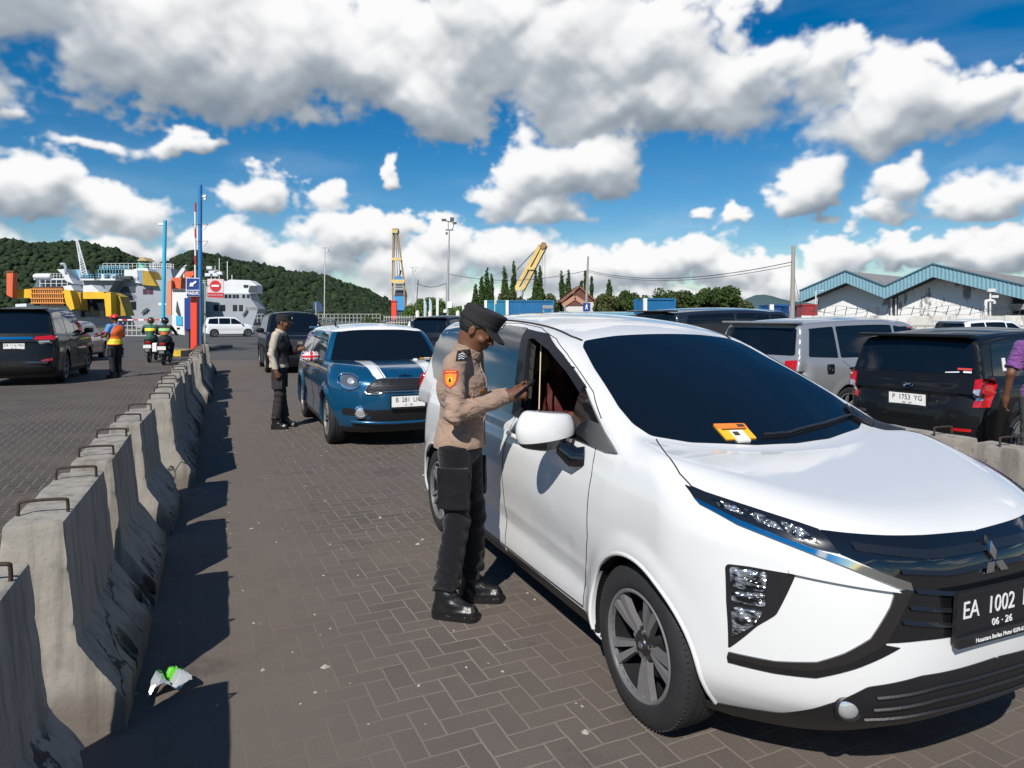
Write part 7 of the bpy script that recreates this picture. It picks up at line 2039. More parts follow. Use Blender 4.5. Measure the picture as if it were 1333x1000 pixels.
def warehouse():
    """two gabled bays of stained white wall under wide light blue fascias"""
    Y0 = 62.0; Y1 = 72.0
    def Yl(px): return Y1 * (1 + 1.136 * (1041 - 666.5) / 913.5) / (1 + 1.136 * (px - 666.5) / 913.5)
    X1 = A(1041, Y1); t = thing('warehouse', 'white stained warehouse with two light blue gabled roofs behind the wall', 'building', (X1, Y1, 0), math.atan2(-.75, .66))
    # front plane recedes slightly to the right
    def P(px, py, dy=0): Y = Yl(px); return ((A(px, Y) - X1) / .66, dy, Zh(py, Y))
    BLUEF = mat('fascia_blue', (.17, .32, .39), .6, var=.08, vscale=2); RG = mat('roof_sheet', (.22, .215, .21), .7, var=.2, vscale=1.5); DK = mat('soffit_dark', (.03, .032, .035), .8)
    WALL, tt, p = node_mat('stained_wall'); co = N(tt, 'ShaderNodeTexCoord'); O_ = co.outputs['Object']
    st = N(tt, 'ShaderNodeMapping'); st.inputs['Scale'].default_value = (1, 1, .30); tt.links.new(O_, st.inputs[0])
    a = noise(tt, st.outputs[0], .8, 7, .7); b_ = noise(tt, O_, .28, 3); s_ = mnode(tt, 'ADD', a, mnode(tt, 'MULTIPLY', b_, .45))
    sm_ = rng(tt, s_, .80, .86, 0, .85, True); col = mixc(tt, sm_, (.72, .72, .71), (.15, .15, .155)); sm2 = rng(tt, noise(tt, O_, 3, 6, .7), .62, .68, 0, .5, True); col = mixc(tt, sm2, col, (.30, .30, .30))
    tt.links.new(col, p.inputs['Base Color']); p.inputs['Roughness'].default_value = .9
    bays = [((1041, 379), (1101, 353), (1152, 373), 1055, 1152), ((1152, 373), (1214, 344), (1333, 372), 1160, 1278)]
    fh = 1.15; dep = 30
    for k, (l, pk, r, w0, w1) in enumerate(bays):
        L_, K_, Rr = Vector(P(*l)), Vector(P(*pk)), Vector(P(*r))
        x0, x1 = P(w0, 400)[0], P(w1, 400)[0]; up = Vector((0, 0, fh))
        def top_at(x):
            return K_.z + (L_.z - K_.z) * (K_.x - x) / (K_.x - L_.x) if x < K_.x else K_.z + (Rr.z - K_.z) * (x - K_.x) / (Rr.x - K_.x)
        b = MB(); b.prism([(x0, 0), (x1, 0), (x1, top_at(x1) - fh), (K_.x, K_.z - fh), (x0, top_at(x0) - fh)], Matrix.Translation((0, 1.6, 0)) @ Matrix.Rotation(PI / 2, 4, 'X') @ Matrix.Translation((0, 0, -.3)), .3)
        b.box(((x0 + x1) / 2, 1.6 + dep / 2, 2.2), (x1 - x0 - .02, dep - .8, 4.4)); b.build('wall', WALL, t)
        # ribbed fascia
        for A_, B_ in ((L_, K_), (K_, Rr)):
            b = MB(); n = int(abs(B_.x - A_.x) / .30); v = []
            for i in range(n * 2 + 1):
                q = A_ + (B_ - A_) * (i / (n * 2)); dy = -.05 if i % 2 else 0; v += [(q.x, dy, q.z), (q.x, dy, q.z - fh)]
            b.add(v, [(2 * i, 2 * i + 1, 2 * i + 3, 2 * i + 2) for i in range(n * 2)])
            b.v += []; b.build('fascia', BLUEF, t)
            b = MB(); b.bar(A_ + Vector((0, -.06, .04)), B_ + Vector((0, -.06, .04)), .14, .12); b.build('fascia_trim', mat('trim_dark_blue', (.05, .13, .18), .6), t)
            b = MB(); b.add([A_ + Vector((0, -.02, 0)), B_ + Vector((0, -.02, 0)), B_ + Vector((0, dep, 0)), A_ + Vector((0, dep, 0)), A_ + Vector((0, -.02, -.08)), B_ + Vector((0, -.02, -.08)), B_ + Vector((0, dep, -.08)), A_ + Vector((0, dep, -.08))], [(0, 1, 2, 3), (7, 6, 5, 4), (0, 4, 5, 1), (2, 6, 7, 3), (1, 5, 6, 2), (0, 3, 7, 4)]); b.build('roof', RG, t)
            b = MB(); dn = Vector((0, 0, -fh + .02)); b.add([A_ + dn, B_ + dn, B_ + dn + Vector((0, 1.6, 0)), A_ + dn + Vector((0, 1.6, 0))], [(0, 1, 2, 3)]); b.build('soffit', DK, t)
    b = MB()
    for px in (1056, 1154, 1160):
        x = P(px, 400)[0]; b.tube([(x, 1.1, 0), (x, 1.1, P(px, 388 if px > 1100 else 392)[2])], .07, 8)
    b.build('downpipe', mat('pipe_white', (.6, .6, .6), .5), t)
    # open bay at the right end with dark inside and steel frame
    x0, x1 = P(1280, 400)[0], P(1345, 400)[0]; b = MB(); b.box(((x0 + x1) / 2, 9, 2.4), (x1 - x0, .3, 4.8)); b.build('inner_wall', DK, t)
    b = MB(); b.box(((x0 + x1) / 2 + 1, 4, P(1300, 399)[2]), (x1 - x0, 1.5, .5)); b.build('loading_canopy', mat('grey_block', (.3, .3, .3), .8), t)
    # floodlights and pipes in front
    for px, py, lab in ((1062, 379, 'small white lamp post at the left warehouse corner'), (1289, 378, 'white lamp post in front of the dark open bay'), (1283, 392, 'bent white vent pipe beside the open bay')):
        q = thing('lamp_post' if px != 1283 else 'vent_pipe', lab, 'lamp post' if px != 1283 else 'pipe', (A(px, 56), 56, 0)); z = Zh(py, 56); b = MB()
        if px == 1062: b.tube([(0, 0, 0), (0, 0, z), (.6, 0, z + .02)], .05, 7)
        elif px == 1289: b.tube([(0, 0, 0), (0, 0, z)], .07, 7); b.box((0, -.1, z), (.6, .2, .25)); b.box((.3, -.1, z - .5), (.5, .15, .2))
        else: b.tube([tuple(p_) for p_ in spline([(0, 0, 0), (0, 0, z - .3), (.15, 0, z), (.6, 0, z), (.7, 0, z - .2)], 5)], .13, 8)
        b.build('post', mat('pipe_white', (.6, .6, .6), .5), q, 50)
warehouse()

def wall_and_fence():
    WM, tt, p = node_mat('old_white_wall'); co = N(tt, 'ShaderNodeTexCoord'); O_ = co.outputs['Object']; st = N(tt, 'ShaderNodeMapping'); st.inputs['Scale'].default_value = (1, 1, .25); tt.links.new(O_, st.inputs[0])
    a = noise(tt, st.outputs[0], 1.6, 7, .7); col = mixc(tt, rng(tt, a, .5, .66, 0, .9, True), (.62, .61, .58), (.17, .16, .15)); c2 = noise(tt, O_, .5, 3); col = mixc(tt, rng(tt, c2, .5, .6, 0, .4, True), col, (.34, .31, .26))
    tt.links.new(col, p.inputs['Base Color']); p.inputs['Roughness'].default_value = .9
    Y = 44; t = thing('perimeter_wall', 'long stained white perimeter wall with wire posts in front of the warehouse', 'wall', (A(1045, Y), Y, 0)); x1 = A(1480, 38) - A(1045, Y)
    d = Vector((x1, -6, 0)); L = d.length; M = Matrix.Rotation(math.atan2(-6, x1), 4, 'Z'); zt_ = Zh(411, Y)
    b = MB(); n = 14
    for i in range(n): b.box(((i + .5) * L / n, .0 + (i % 2) * .012, zt_ / 2 - (i % 3) * .01), (L / n, .18, zt_))
    b.v = [M @ Vector(q) for q in b.v]; b.build('wall_panel', WM, t)
    b = MB()
    for i in range(n): b.box(((i + .0) * L / n, -.10, zt_ / 2), (.16, .10, zt_ + .02))
    b.v = [M @ Vector(q) for q in b.v]; b.build('pilaster', WM, t)
    b = MB(); rs = random.Random(3)
    for i in range(n * 2): b.tube([(i * L / n / 2, 0, zt_), (i * L / n / 2 + .1, -.25, zt_ + .55)], .022, 5)
    b.v = [M @ Vector(q) for q in b.v]; b.build('wire_post', mat('rust_post', (.10, .08, .07), .8), t)
    b = MB()
    for k in range(3):
        pts = [(u * L, -.06 - .07 * k, zt_ + .15 + .17 * k + .12 * math.sin(u * 34 + k * 2)) for u in np.linspace(0, 1, 70)]; b.tube(pts, .010, 4)
    b.v = [M @ Vector(q) for q in b.v]; b.build('barbed_wire', mat('wire', (.08, .08, .08), .6), t)
    # low railing nearer
    t = thing('railing', 'grey steel railing between the parked cars and the white wall', 'railing', (A(1180, 30), 30, 0)); b = MB(); L2 = 22
    for z in (1.28, .3): b.bar((0, 0, z), (L2, -2, z), .07)
    for i in range(60): u = i / 59; b.bar((u * L2, -2 * u, .3), (u * L2, -2 * u, 1.28), .025 if i % 10 else .10)
    b.build('rail_bars', mat('rail_grey', (.30, .29, .27), .6), t)
wall_and_fence()

# ================================================================== ferries, cranes, posts and signs
def rel(t):
    o = t.location
    def P(px, py, Y): return Vector((A(px, Y) - o.x, Y - o.y, Zh(py, Y) - o.z))
    return P
def slab(t, name, poly, Y, depth, m, b=None):
    """solid with the outline poly (px, py at distance Y) and real depth"""
    o = t.location; pts = [(A(x, Y) - o.x, Zh(y, Y) - o.z) for x, y in poly]
    area = sum(pts[i][0] * pts[(i + 1) % len(pts)][1] - pts[(i + 1) % len(pts)][0] * pts[i][1] for i in range(len(pts)))
    if area < 0: pts = pts[::-1]
    bb = b or MB(); bb.prism(pts, Matrix.Translation((0, Y - o.y, 0)) @ Matrix.Rotation(PI / 2, 4, 'X') @ Matrix.Translation((0, 0, -depth)), depth)
    return bb if b else bb.build(name, m, t)
SHW = mat('ship_white', (.62, .64, .66), .5, var=.08, vscale=.3); SHG = mat('ship_grey', (.30, .325, .36), .5, var=.10, vscale=.25); YEL = mat('ship_yellow', (.72, .42, .02), .5, var=.15, vscale=.5); YDK = mat('ship_ochre', (.38, .24, .02), .6, var=.2, vscale=.6)
ORG = mat('orange_red_paint', (.62, .12, .045), .55, var=.12, vscale=.8); RST = mat('rust_brown', (.12, .05, .025), .8, var=.4, vscale=1); WDK = mat('ship_window', (.015, .02, .03), .15); LBL = mat('light_blue_steel', (.18, .42, .56), .5)
def posts(t, name, x0, x1, y0, y1, Y, n, m, r=.07, rail=True):
    P = rel(t); b = MB()
    for i in range(n): u = i / (n - 1); x = x0 + (x1 - x0) * u; b.bar(P(x, y1, Y), P(x, y0, Y), r)
    if rail:
        for f in (0, .5): b.bar(P(x0, y0 + (y1 - y0) * f, Y), P(x1, y0 + (y1 - y0) * f, Y), r * .8)
    b.build(name, m, t)
def ferry_yellow():
    Y = 128; t = thing('ferry', 'ferry with a yellow bow ramp and white decks at the far left', 'ferry', (A(90, Y), Y, -1.6)); P = rel(t)
    slab(t, 'ramp_beam', [(16, 378), (41, 376), (41, 388), (16, 388)], Y, 1.5, YEL)
    slab(t, 'ramp_side', [(81, 377), (91, 378), (97, 402), (92, 404), (86, 396)], Y, 2.0, YEL)
    slab(t, 'ramp_side', [(91, 379), (105, 381), (106, 404), (97, 404)], Y + 2, 2, YDK)
    slab(t, 'bow_beam', [(108, 380), (135, 380), (136, 389), (108, 389)], Y + 1, 2, YEL)
    slab(t, 'bow_side', [(135, 382), (144, 380), (145, 412), (138, 412)], Y, 2, YEL); slab(t, 'bow_flare', [(144, 381), (156, 386), (164, 411), (145, 412)], Y + 2, 3, YDK)
    slab(t, 'vehicle_deck', [(106, 389), (137, 389), (138, 413), (106, 413)], Y + 6, 1, WDK)
    b = MB()
    for i in range(15): x = 41 + i * 2.85; b.bar(P(x, 376, Y), P(x + 1.0, 396, Y), .16)
    for k in range(4): b.bar(P(40, 376.5 + k * 6, Y - .1), P(82 + k * .8, 376.5 + k * 6, Y - .1), .22)
    b.build('ramp_lattice', mat('lattice_orange', (.62, .25, .06), .6), t); slab(t, 'ramp_underside', [(40, 374), (80, 373), (84, 398), (44, 398)], Y + 1.5, .6, RST)
    slab(t, 'hull', [(20, 396), (92, 392), (92, 425), (20, 425)], Y + 3, 14, SHW)
    slab(t, 'bridge_deck', [(44, 362.5), (90, 362.5), (90, 364.5), (44, 364.5)], Y + 8, 10, SHW); slab(t, 'cabin', [(48, 364), (92, 364), (96, 374), (44, 374)], Y + 10, 9, mat('cabin_dark_grey', (.10, .13, .15), .6))  # cabin in one flat dark grey
    slab(t, 'funnel_base', [(74, 351), (86, 350), (91, 362), (96, 370), (86, 366), (80, 356)], Y + 6, 4, SHW)
    slab(t, 'sun_deck', [(104, 362.8), (150, 362.8), (150, 365), (104, 365)], Y + 8, 10, SHW); slab(t, 'deck_house', [(102, 365), (150, 365), (140, 382), (100, 380)], Y + 9, 9, mat('deck_house_grey', (.22, .25, .27), .6))  # deck house in one flat mid grey
    slab(t, 'side_house', [(80, 373), (92, 371), (96, 378), (82, 379)], Y + 2, 3, SHW); slab(t, 'side_house', [(108, 372), (119, 371), (131, 381), (108, 381)], Y + 4, 3, SHW)
    posts(t, 'railing', 46, 90, 356, 362.5, Y + 8, 12, SHW); posts(t, 'railing', 104, 150, 357, 362.8, Y + 8, 14, LBL); posts(t, 'stanchion', 52, 88, 364, 374, Y + 8, 6, SHW, .1)
    posts(t, 'upper_railing', 130, 168, 346, 351, Y + 9, 16, LBL, .08); slab(t, 'blue_housing', [(90, 351), (104, 351), (104, 362), (90, 362)], Y + 9, 3, LBL)
    b = MB()
    for x in (50, 55, 61): b.lathe([(0, -.9), (.45, -.8), (.55, 0), (.45, .8), (0, .9)], 10, Matrix.Translation(P(x, 360, Y + 8)) @ Matrix.Rotation(PI / 2, 4, 'Y'))
    b.build('life_raft', SHW, t, 50); b = MB(); b.tube([P(79, 344, Y + 6), P(84, 344, Y + 6), P(85.5, 348, Y + 6), P(86, 356, Y + 6)], .28, 8); b.build('exhaust_pipe', SHG, t)
    t2 = thing('ramp_tower', 'orange steel pillar at the far left end of the yellow ramp', 'pillar', (A(13, Y - 2), Y - 2, -1)); slab(t2, 'column', [(8.5, 354), (17, 354), (16, 388), (8.5, 384)], Y - 2, 1.2, ORG); slab(t2, 'cap', [(8, 352.5), (17.5, 352.5), (17.5, 355), (8, 355)], Y - 2.1, 1.4, RST)
    t3 = thing('deck_crane', 'slim white lattice boom leaning over the yellow ferry', 'crane', (A(108, Y + 5), Y + 5, 5)); P = rel(t3); b = MB()
    L = (P(99, 312, Y + 5), P(107, 360, Y + 5)); R_ = (P(101, 312, Y + 5), P(114, 358, Y + 5))
    b.bar(*L, .16); b.bar(*R_, .16)
    for i in range(14): u = i / 14; v = (i + 1) / 14; a = L[0].lerp(L[1], u); c = R_[0].lerp(R_[1], v); d = R_[0].lerp(R_[1], u); b.bar(a, c, .08); b.bar(a, d, .08)
    b.bar(P(104, 320, Y + 5), P(104.5, 366, Y + 5), .1); b.build('lattice_boom', SHW, t3)
ferry_yellow()
def ferry_grey():
    Y = 140; t = thing('ferry', 'grey white ferry with an ochre striped funnel between the yellow ramp and the booth', 'ferry', (A(190, Y), Y, -1.6)); P = rel(t)
    slab(t, 'hull', [(152, 366), (158, 362), (232, 366), (250, 368), (250, 428), (145, 428), (145, 384)], Y, 6, SHG)
    slab(t, 'funnel', [(174, 350), (192, 350), (203, 372), (176, 368)], Y - .6, 5, SHW); slab(t, 'funnel_stripe', [(185, 352), (193, 353), (204, 372.5), (186, 371)], Y - 1.0, 4, YDK); slab(t, 'funnel_panel', [(178, 352), (186, 352), (190, 362), (186, 371), (180, 366)], Y - .85, 3.6, mat('funnel_blue', (.18, .28, .40), .5))  # white funnel with an ochre stripe and a blue-grey panel
    slab(t, 'bridge_wing', [(162, 351), (176, 351), (178, 365), (171, 366), (162, 360)], Y - .4, 5, SHW)
    slab(t, 'superstructure', [(196, 349), (222, 350), (226, 368), (199, 366)], Y + 3, 8, SHG)
    slab(t, 'window_band', [(160, 373), (176, 373), (176, 381), (155, 381)], Y - .1, .3, mat('dim_window', (.06, .07, .08), .3)); 
    for a, b_ in ((186, 192), (193, 199)): slab(t, 'window', [(a, 376), (b_, 376), (b_, 383), (a, 383)], Y - .1, .3, mat('window_maroon', (.08, .03, .06), .3))
    for a, b_ in ((157, 169), (170, 177)): slab(t, 'window', [(a, 393), (b_, 393), (b_, 403), (a, 403)], Y - .1, .3, WDK)
    b = MB(); M = Matrix.Translation(P(165, 386, Y - .35)) @ Matrix.Rotation(PI / 2, 4, 'X'); text_mb('MV KALIANTI', .62, M, .02, b, .95); text_mb('NAVIGATION', .48, Matrix.Translation(P(165, 390, Y - .35)) @ Matrix.Rotation(PI / 2, 4, 'X'), .02, b, 1.1); b.build('ship_name', WDK, t)
    b = MB(); b.prism([(0, 0), (.9, .4), (1.5, 1.1), (1.1, 1.25), (.5, .85), (.1, .4)], Matrix.Translation(P(184, 409, Y - .3)) @ Matrix.Rotation(PI / 2, 4, 'X'), .1); b.build('dolphin_mark', mat('mark_grey', (.06, .08, .10), .5), t)
    posts(t, 'railing', 128, 162, 351, 362, Y + 1, 10, LBL, .08); posts(t, 'railing', 196, 226, 344, 350, Y + 3, 14, SHW, .08); posts(t, 'mast', 134, 222, 343, 350, Y + 5, 17, SHW, .07)
    b = MB(); [b.box(P(x, 361, Y - .6), (2.2, 1.5, 1.2), bev=.2) for x in (141, 146)]; b.build('deck_locker', SHW, t)
    b = MB(); [b.box(P(x, 362, Y - 1), (1.3, 1, .8), bev=.2) for x in (152, 157, 162, 168)]; b.build('life_raft', mat('raft_dark', (.04, .05, .06), .5), t)
    t2 = thing('watch_tower', 'small green watch tower with a tan hat roof above the grey ferry', 'tower', (A(183, 170), 170, 5)); P = rel(t2)
    slab(t2, 'cabin', [(180, 341), (187, 341), (187, 349), (180, 349)], 170, 2, mat('green_panel', (.10, .42, .30), .5)); slab(t2, 'roof', [(178, 339.5), (183, 335), (186, 335), (191.5, 339.5)], 169, 4, mat('tan_roof', (.45, .33, .16), .6)); slab(t2, 'balcony', [(178, 349), (192, 349), (192, 352), (178, 352)], 169.5, 3, SHW); slab(t2, 'leg', [(181, 352), (190, 352), (190, 362), (181, 362)], 170, 2, SHG)
    t3 = thing('loading_tower', 'orange red steel tower behind the white toll booth', 'tower', (A(223, 66), 66, 0)); P = rel(t3); slab(t3, 'column', [(218, 367), (223, 365), (223, 410), (217, 410)], 66, 1.5, mat('salmon_paint', (.60, .22, .12), .6)); slab(t3, 'bracket', [(223, 362), (236, 361), (235, 376), (223, 374)], 66.5, 1.5, ORG); slab(t3, 'bracket', [(240, 354), (252, 353), (252, 368), (238, 368)], 68, 1.5, ORG); b = MB(); b.bar(P(230, 364, 67), P(240, 350, 67), .35); b.tube([P(239.5, 362, 67), P(240, 347, 67), P(243, 345.5, 67)], .08, 6); b.build('white_strut', SHW, t3)
ferry_grey()
def ferry_right():
    Y = 150; t = thing('ferry', 'grey ferry with a white wheelhouse behind the no entry sign', 'ferry', (A(300, Y), Y, -1.6)); P = rel(t)
    slab(t, 'hull', [(262, 392), (262, 382), (325, 382), (327, 390), (336, 402), (329, 424), (262, 428)], Y, 5, SHG)
    slab(t, 'bridge', [(288, 368), (300, 364), (325, 365), (334, 371), (334, 382), (289, 382)], Y + .8, 3.5, SHW); slab(t, 'upper_deck', [(262, 371), (290, 371), (290, 383), (262, 383)], Y + 2, 3, SHG); slab(t, 'wing_panel', [(325, 372), (334, 372), (334, 380), (323, 380)], Y + .5, .3, mat('dim_window', (.06, .07, .08), .3))  # dark panel on the end of the bridge wing
    for x in (294, 299, 304.5, 309, 317, 323): slab(t, 'window', [(x - 1.8, 383.5), (x + 1.8, 383.5), (x + 1.8, 388), (x - 1.8, 388)], Y - .1, .3, WDK)
    for a, b_ in ((278, 284), (287, 293), (303, 308.5), (311, 316)): slab(t, 'window', [(a, 397), (b_, 397), (b_, 405), (a, 405)], Y - .1, .3, WDK)
    slab(t, 'wheelhouse_window', [(317, 371), (323, 371), (322, 374), (317, 374)], Y + .6, .3, WDK)
    b = MB(); b.prism([(0, 0), (.6, .5), (1.1, 1.4), (.75, 1.5), (.35, .85), (0, .5)], Matrix.Translation(P(316, 412, Y - .3)) @ Matrix.Rotation(PI / 2, 4, 'X'), .1); b.build('dolphin_mark', mat('mark_grey', (.06, .08, .10), .5), t)
    b = MB(); M = Matrix.Translation(P(327, 401, Y - .35)) @ Matrix.Rotation(PI / 2, 4, 'X'); text_mb('MV KALIANTI', .42, M, .02, b, 1); b.build('ship_name', WDK, t)
    b = MB()
    for (x, y0, y1) in ((285.5, 336, 366), (296, 340, 364), (275, 350, 372), (280, 346, 372), (302, 358, 366)): b.bar(P(x, y1, Y + 3), P(x, y0, Y + 3), .12)
    b.bar(P(270, 352, Y + 3), P(284, 352, Y + 3), .12); b.bar(P(271, 357, Y + 3), P(286, 358, Y + 3), .12); [b.box(P(x, y, Y + 3), (1.2, .8, .7), bev=.1) for x, y in ((271, 358), (276, 355), (281, 358), (286, 356), (273, 349))]; b.build('radar_mast', SHW, t)
    posts(t, 'railing', 262, 292, 365, 371, Y + 1.5, 12, SHW, .08)
ferry_right()
# ------------------------------------------------------------------ toll gate
BLUEP = mat('pole_blue', (.02, .17, .42), .45, var=.08, vscale=1); CYANP = mat('pole_cyan', (.05, .40, .60), .45, var=.08, vscale=1); SIGNB = mat('sign_blue', (.01, .04, .22), .45); SIGNR = mat('sign_red', (.50, .02, .03), .45)
def gate():
    Y = 34
    t = thing('toll_booth', 'small white toll kiosk with a dark grey base left of the red pillar', 'booth', (A(236, Y), Y, 0)); 
    slab(t, 'cabin', [(224, 377), (244, 378), (244, 437), (224, 434)], Y, 1.3, mat('kiosk_white', (.66, .66, .66), .5, var=.12, vscale=2)); slab(t, 'base', [(225, 437), (246, 437), (248, 458), (226, 458)], Y - .1, 1.5, mat('kiosk_base', (.06, .065, .07), .6)); slab(t, 'cap', [(223, 376), (245, 376), (245, 378), (223, 378)], Y - .1, 1.5, mat('kiosk_edge', (.10, .08, .08), .6))
    slab(t, 'screen', [(229, 411), (237, 412), (237, 424), (229, 423)], Y - .05, .1, CYANP); slab(t, 'dark_mark', [(230, 392), (235, 411), (232, 411), (229, 406)], Y - .06, .08, mat('mark_dark', (.03, .05, .06), .5))
    t = thing('display_panel', 'narrow deep blue panel hanging on the front of the white kiosk', 'panel', (A(245, Y - .6), Y - .6, 0)); slab(t, 'panel', [(240, 388), (248.5, 388), (248.5, 427), (245, 430), (240, 428)], Y - .6, .25, SIGNB)
    slab(t, 'bracket', [(240, 428), (246, 430), (246, 458), (242, 458)], Y - .5, .2, mat('kiosk_base', (.06, .065, .07), .6))
    t = thing('gate_pillar', 'bright red square pillar beside the blue pole', 'pillar', (A(252, Y - 1), Y - 1, 0)); slab(t, 'pillar', [(248, 386), (256, 386), (256, 458), (248, 460)], Y - 1, .32, mat('pillar_red', (.68, .055, .025), .45)); slab(t, 'dark_top', [(248, 385), (256.5, 385), (256.5, 387.5), (248, 387.5)], Y - 1.02, .36, SIGNR)
    t = thing('blue_pole', 'tall blue steel pole with a camera, behind the end of the barrier row', 'pole', (A(260.5, Y), Y, 0)); P = rel(t); b = MB(); b.tube([(0, 0, 0), (0, 0, Zh(241, Y))], .095, 14); b.build('pole', BLUEP, t, 60)
    b = MB(); b.bar(P(260, 256, Y), P(267, 256, Y), .03); b.box(P(266.5, 255.5, Y), (.16, .12, .12), bev=.03); b.lathe([(0, -.08), (.07, -.05), (.07, .03), (0, .05)], 10, Matrix.Translation(P(267, 259, Y))); b.build('camera', WHITEM, t)
    b = MB()
    for py, x0, x1 in ((292, 250, 271), (314, 254, 271)): b.bar(P(x0, py, Y - .12), P(x1, py, Y - .12), .02); b.bar(P(x0, py, Y), P(x0 + 5, py + 6, Y), .015); b.bar(P(x1, py, Y), P(x1 - 6, py + 8, Y), .015)
    b.build('wire_bracket', mat('wire', (.08, .08, .08), .6), t)
    t = thing('barrier_boom', 'raised white and red barrier arm standing beside the blue pole', 'barrier arm', (A(256, Y + 1), Y + 1, 0)); P = rel(t); b = MB(); ys = [(264, 276), (276, 298), (298, 310), (310, 333), (333, 345), (345, 388)]
    for k, (a, c) in enumerate(ys): b.cm = 1 if k % 2 == 0 else 0; b.bar(P(254.6, c, Y + 1), P(254.3, a, Y + 1), .11, .05)
    b.build('arm', [WHITEM, SIGNR], t); b = MB(); b.box((-.05, 0, .5), (.35, .4, 1.0), bev=.03); b.build('motor_box', ORG, t)
    t = thing('masuk_sign', 'square blue MASUK sign with a white diagonal arrow', 'sign', (A(251, Y - 1.3), Y - 1.3, 0)); P = rel(t)
    slab(t, 'panel', [(242, 361.5), (259.5, 362), (259.5, 386), (242, 386)], Y - 1.3, .04, WHITEM); slab(t, 'arrow_field', [(242.7, 362.2), (258.9, 362.7), (258.9, 377), (242.7, 377)], Y - 1.32, .015, SIGNB); slab(t, 'word_field', [(242.7, 378.3), (258.9, 378.3), (258.9, 385.3), (242.7, 385.3)], Y - 1.32, .015, SIGNB)
    b = MB(); c = P(250.8, 369.8, Y - 1.35); M = Matrix.Translation(c) @ Matrix.Rotation(PI / 2, 4, 'X') @ Matrix.Rotation(R(-145), 4, 'Z'); b.prism([(-.20, -.045), (.02, -.045), (.02, -.12), (.19, 0), (.02, .12), (.02, .045), (-.20, .045)], M, .012); b.build('arrow', WHITEM, t)
    b = MB(); text_mb('MASUK', .20, Matrix.Translation(P(250.8, 381.9, Y - 1.34)) @ Matrix.Rotation(PI / 2, 4, 'X'), .004, b, .88, bold=.004); b.build('lettering', WHITEM, t)
    Y2 = 40; t = thing('no_entry_sign', 'white board with round red no entry sign on a thin green post', 'sign', (A(267, Y2), Y2, 0)); P = rel(t)
    b = MB(); b.tube([(0, 0, 0), (0, 0, Zh(365, Y2))], .035, 8); b.build('post', mat('pale_green_post', (.28, .42, .33), .5), t, 60); b = MB(); b.bar(P(266, 372, Y2), P(272, 372, Y2), .04); b.bar(P(266, 408, Y2), P(266.5, 410, Y2), .12); b.build('bracket', DCHROME, t)
    slab(t, 'panel', [(270, 363), (291, 363.5), (291, 381), (270, 381)], Y2, .04, mat('pink_white', (.62, .50, .50), .5)); slab(t, 'strip', [(270, 381), (291, 381.2), (291, 388), (270, 387)], Y2, .05, SIGNR)
    b = MB(); b.lathe([(0, .0), (.31, 0), (.31, .02), (0, .02)], 30, Matrix.Translation(P(280.3, 372.2, Y2 - .02)) @ Matrix.Rotation(PI / 2, 4, 'X')); b.build('disc', SIGNR, t); b = MB(); b.box(P(280.3, 372.2, Y2 - .05), (.42, .02, .10)); b.build('bar', WHITEM, t)
    b = MB(); text_mb('DILARANG MASUK', .13, Matrix.Translation(P(280.3, 384.3, Y2 - .03)) @ Matrix.Rotation(PI / 2, 4, 'X'), .003, b, .78); b.build('lettering', mat('old_white', (.55, .5, .5), .5), t)
    Y3 = 46; t = thing('cyan_pole', 'light blue steel pole with a camera left of the toll kiosk', 'pole', (A(212.5, Y3), Y3, 0)); P = rel(t); b = MB(); b.tube([(0, 0, 0), (0, 0, Zh(400, Y3)), (.12, 0, Zh(287, Y3))], .12, 12); b.build('pole', CYANP, t, 60); b = MB(); b.box(P(210, 292, Y3), (.35, .2, .14), bev=.03); b.bar(P(208, 396, Y3), P(217, 396, Y3), .06); b.box(P(209, 396, Y3), (.2, .15, .14)); b.build('camera', WHITEM, t)
    t = thing('traffic_gate', 'lowered white and red bar across the lane behind the motorcycles', 'gate', (A(180, 48), 48, 0)); P = rel(t); b = MB()
    for k in range(9): x0 = 153 + k * 7; b.cm = k % 2; b.bar(P(x0, 416.5, 48), P(x0 + 7, 416.5 - .0, 48), .20, .08)
    b.cm = 0; b.build('bar', [WHITEM, SIGNR], t); b = MB(); [b.bar(P(154 + i * 6, 419, 48), P(154 + i * 6, 437, 48), .05) for i in range(11)]; [b.bar(P(154, y, 48), P(215, y, 48), .06) for y in (424, 430, 437)]; b.build('fence_panel', mat('rail_pale', (.4, .4, .4), .6), t)
    t = thing('kerb_block', 'yellow and black painted kerb block at the foot of the toll island', 'kerb', (A(231, 30), 30, 0)); b = MB(); 
    for k in range(4): b.cm = k % 2; b.box((-.45 + k * .32, 0, .13), (.32, .9, .26), bev=.01)
    b.build('block', [mat('kerb_yellow', (.55, .36, .02), .7, var=.2, vscale=6), BLK], t)
    t = thing('toll_island', 'low concrete island carrying the toll kiosk and pillars', 'kerb', (A(240, 34), 34.6, 0)); b = MB(); b.box((0, .8, .08), (1.6, 5, .16), bev=.03); b.build('island', CONC, t)
gate()
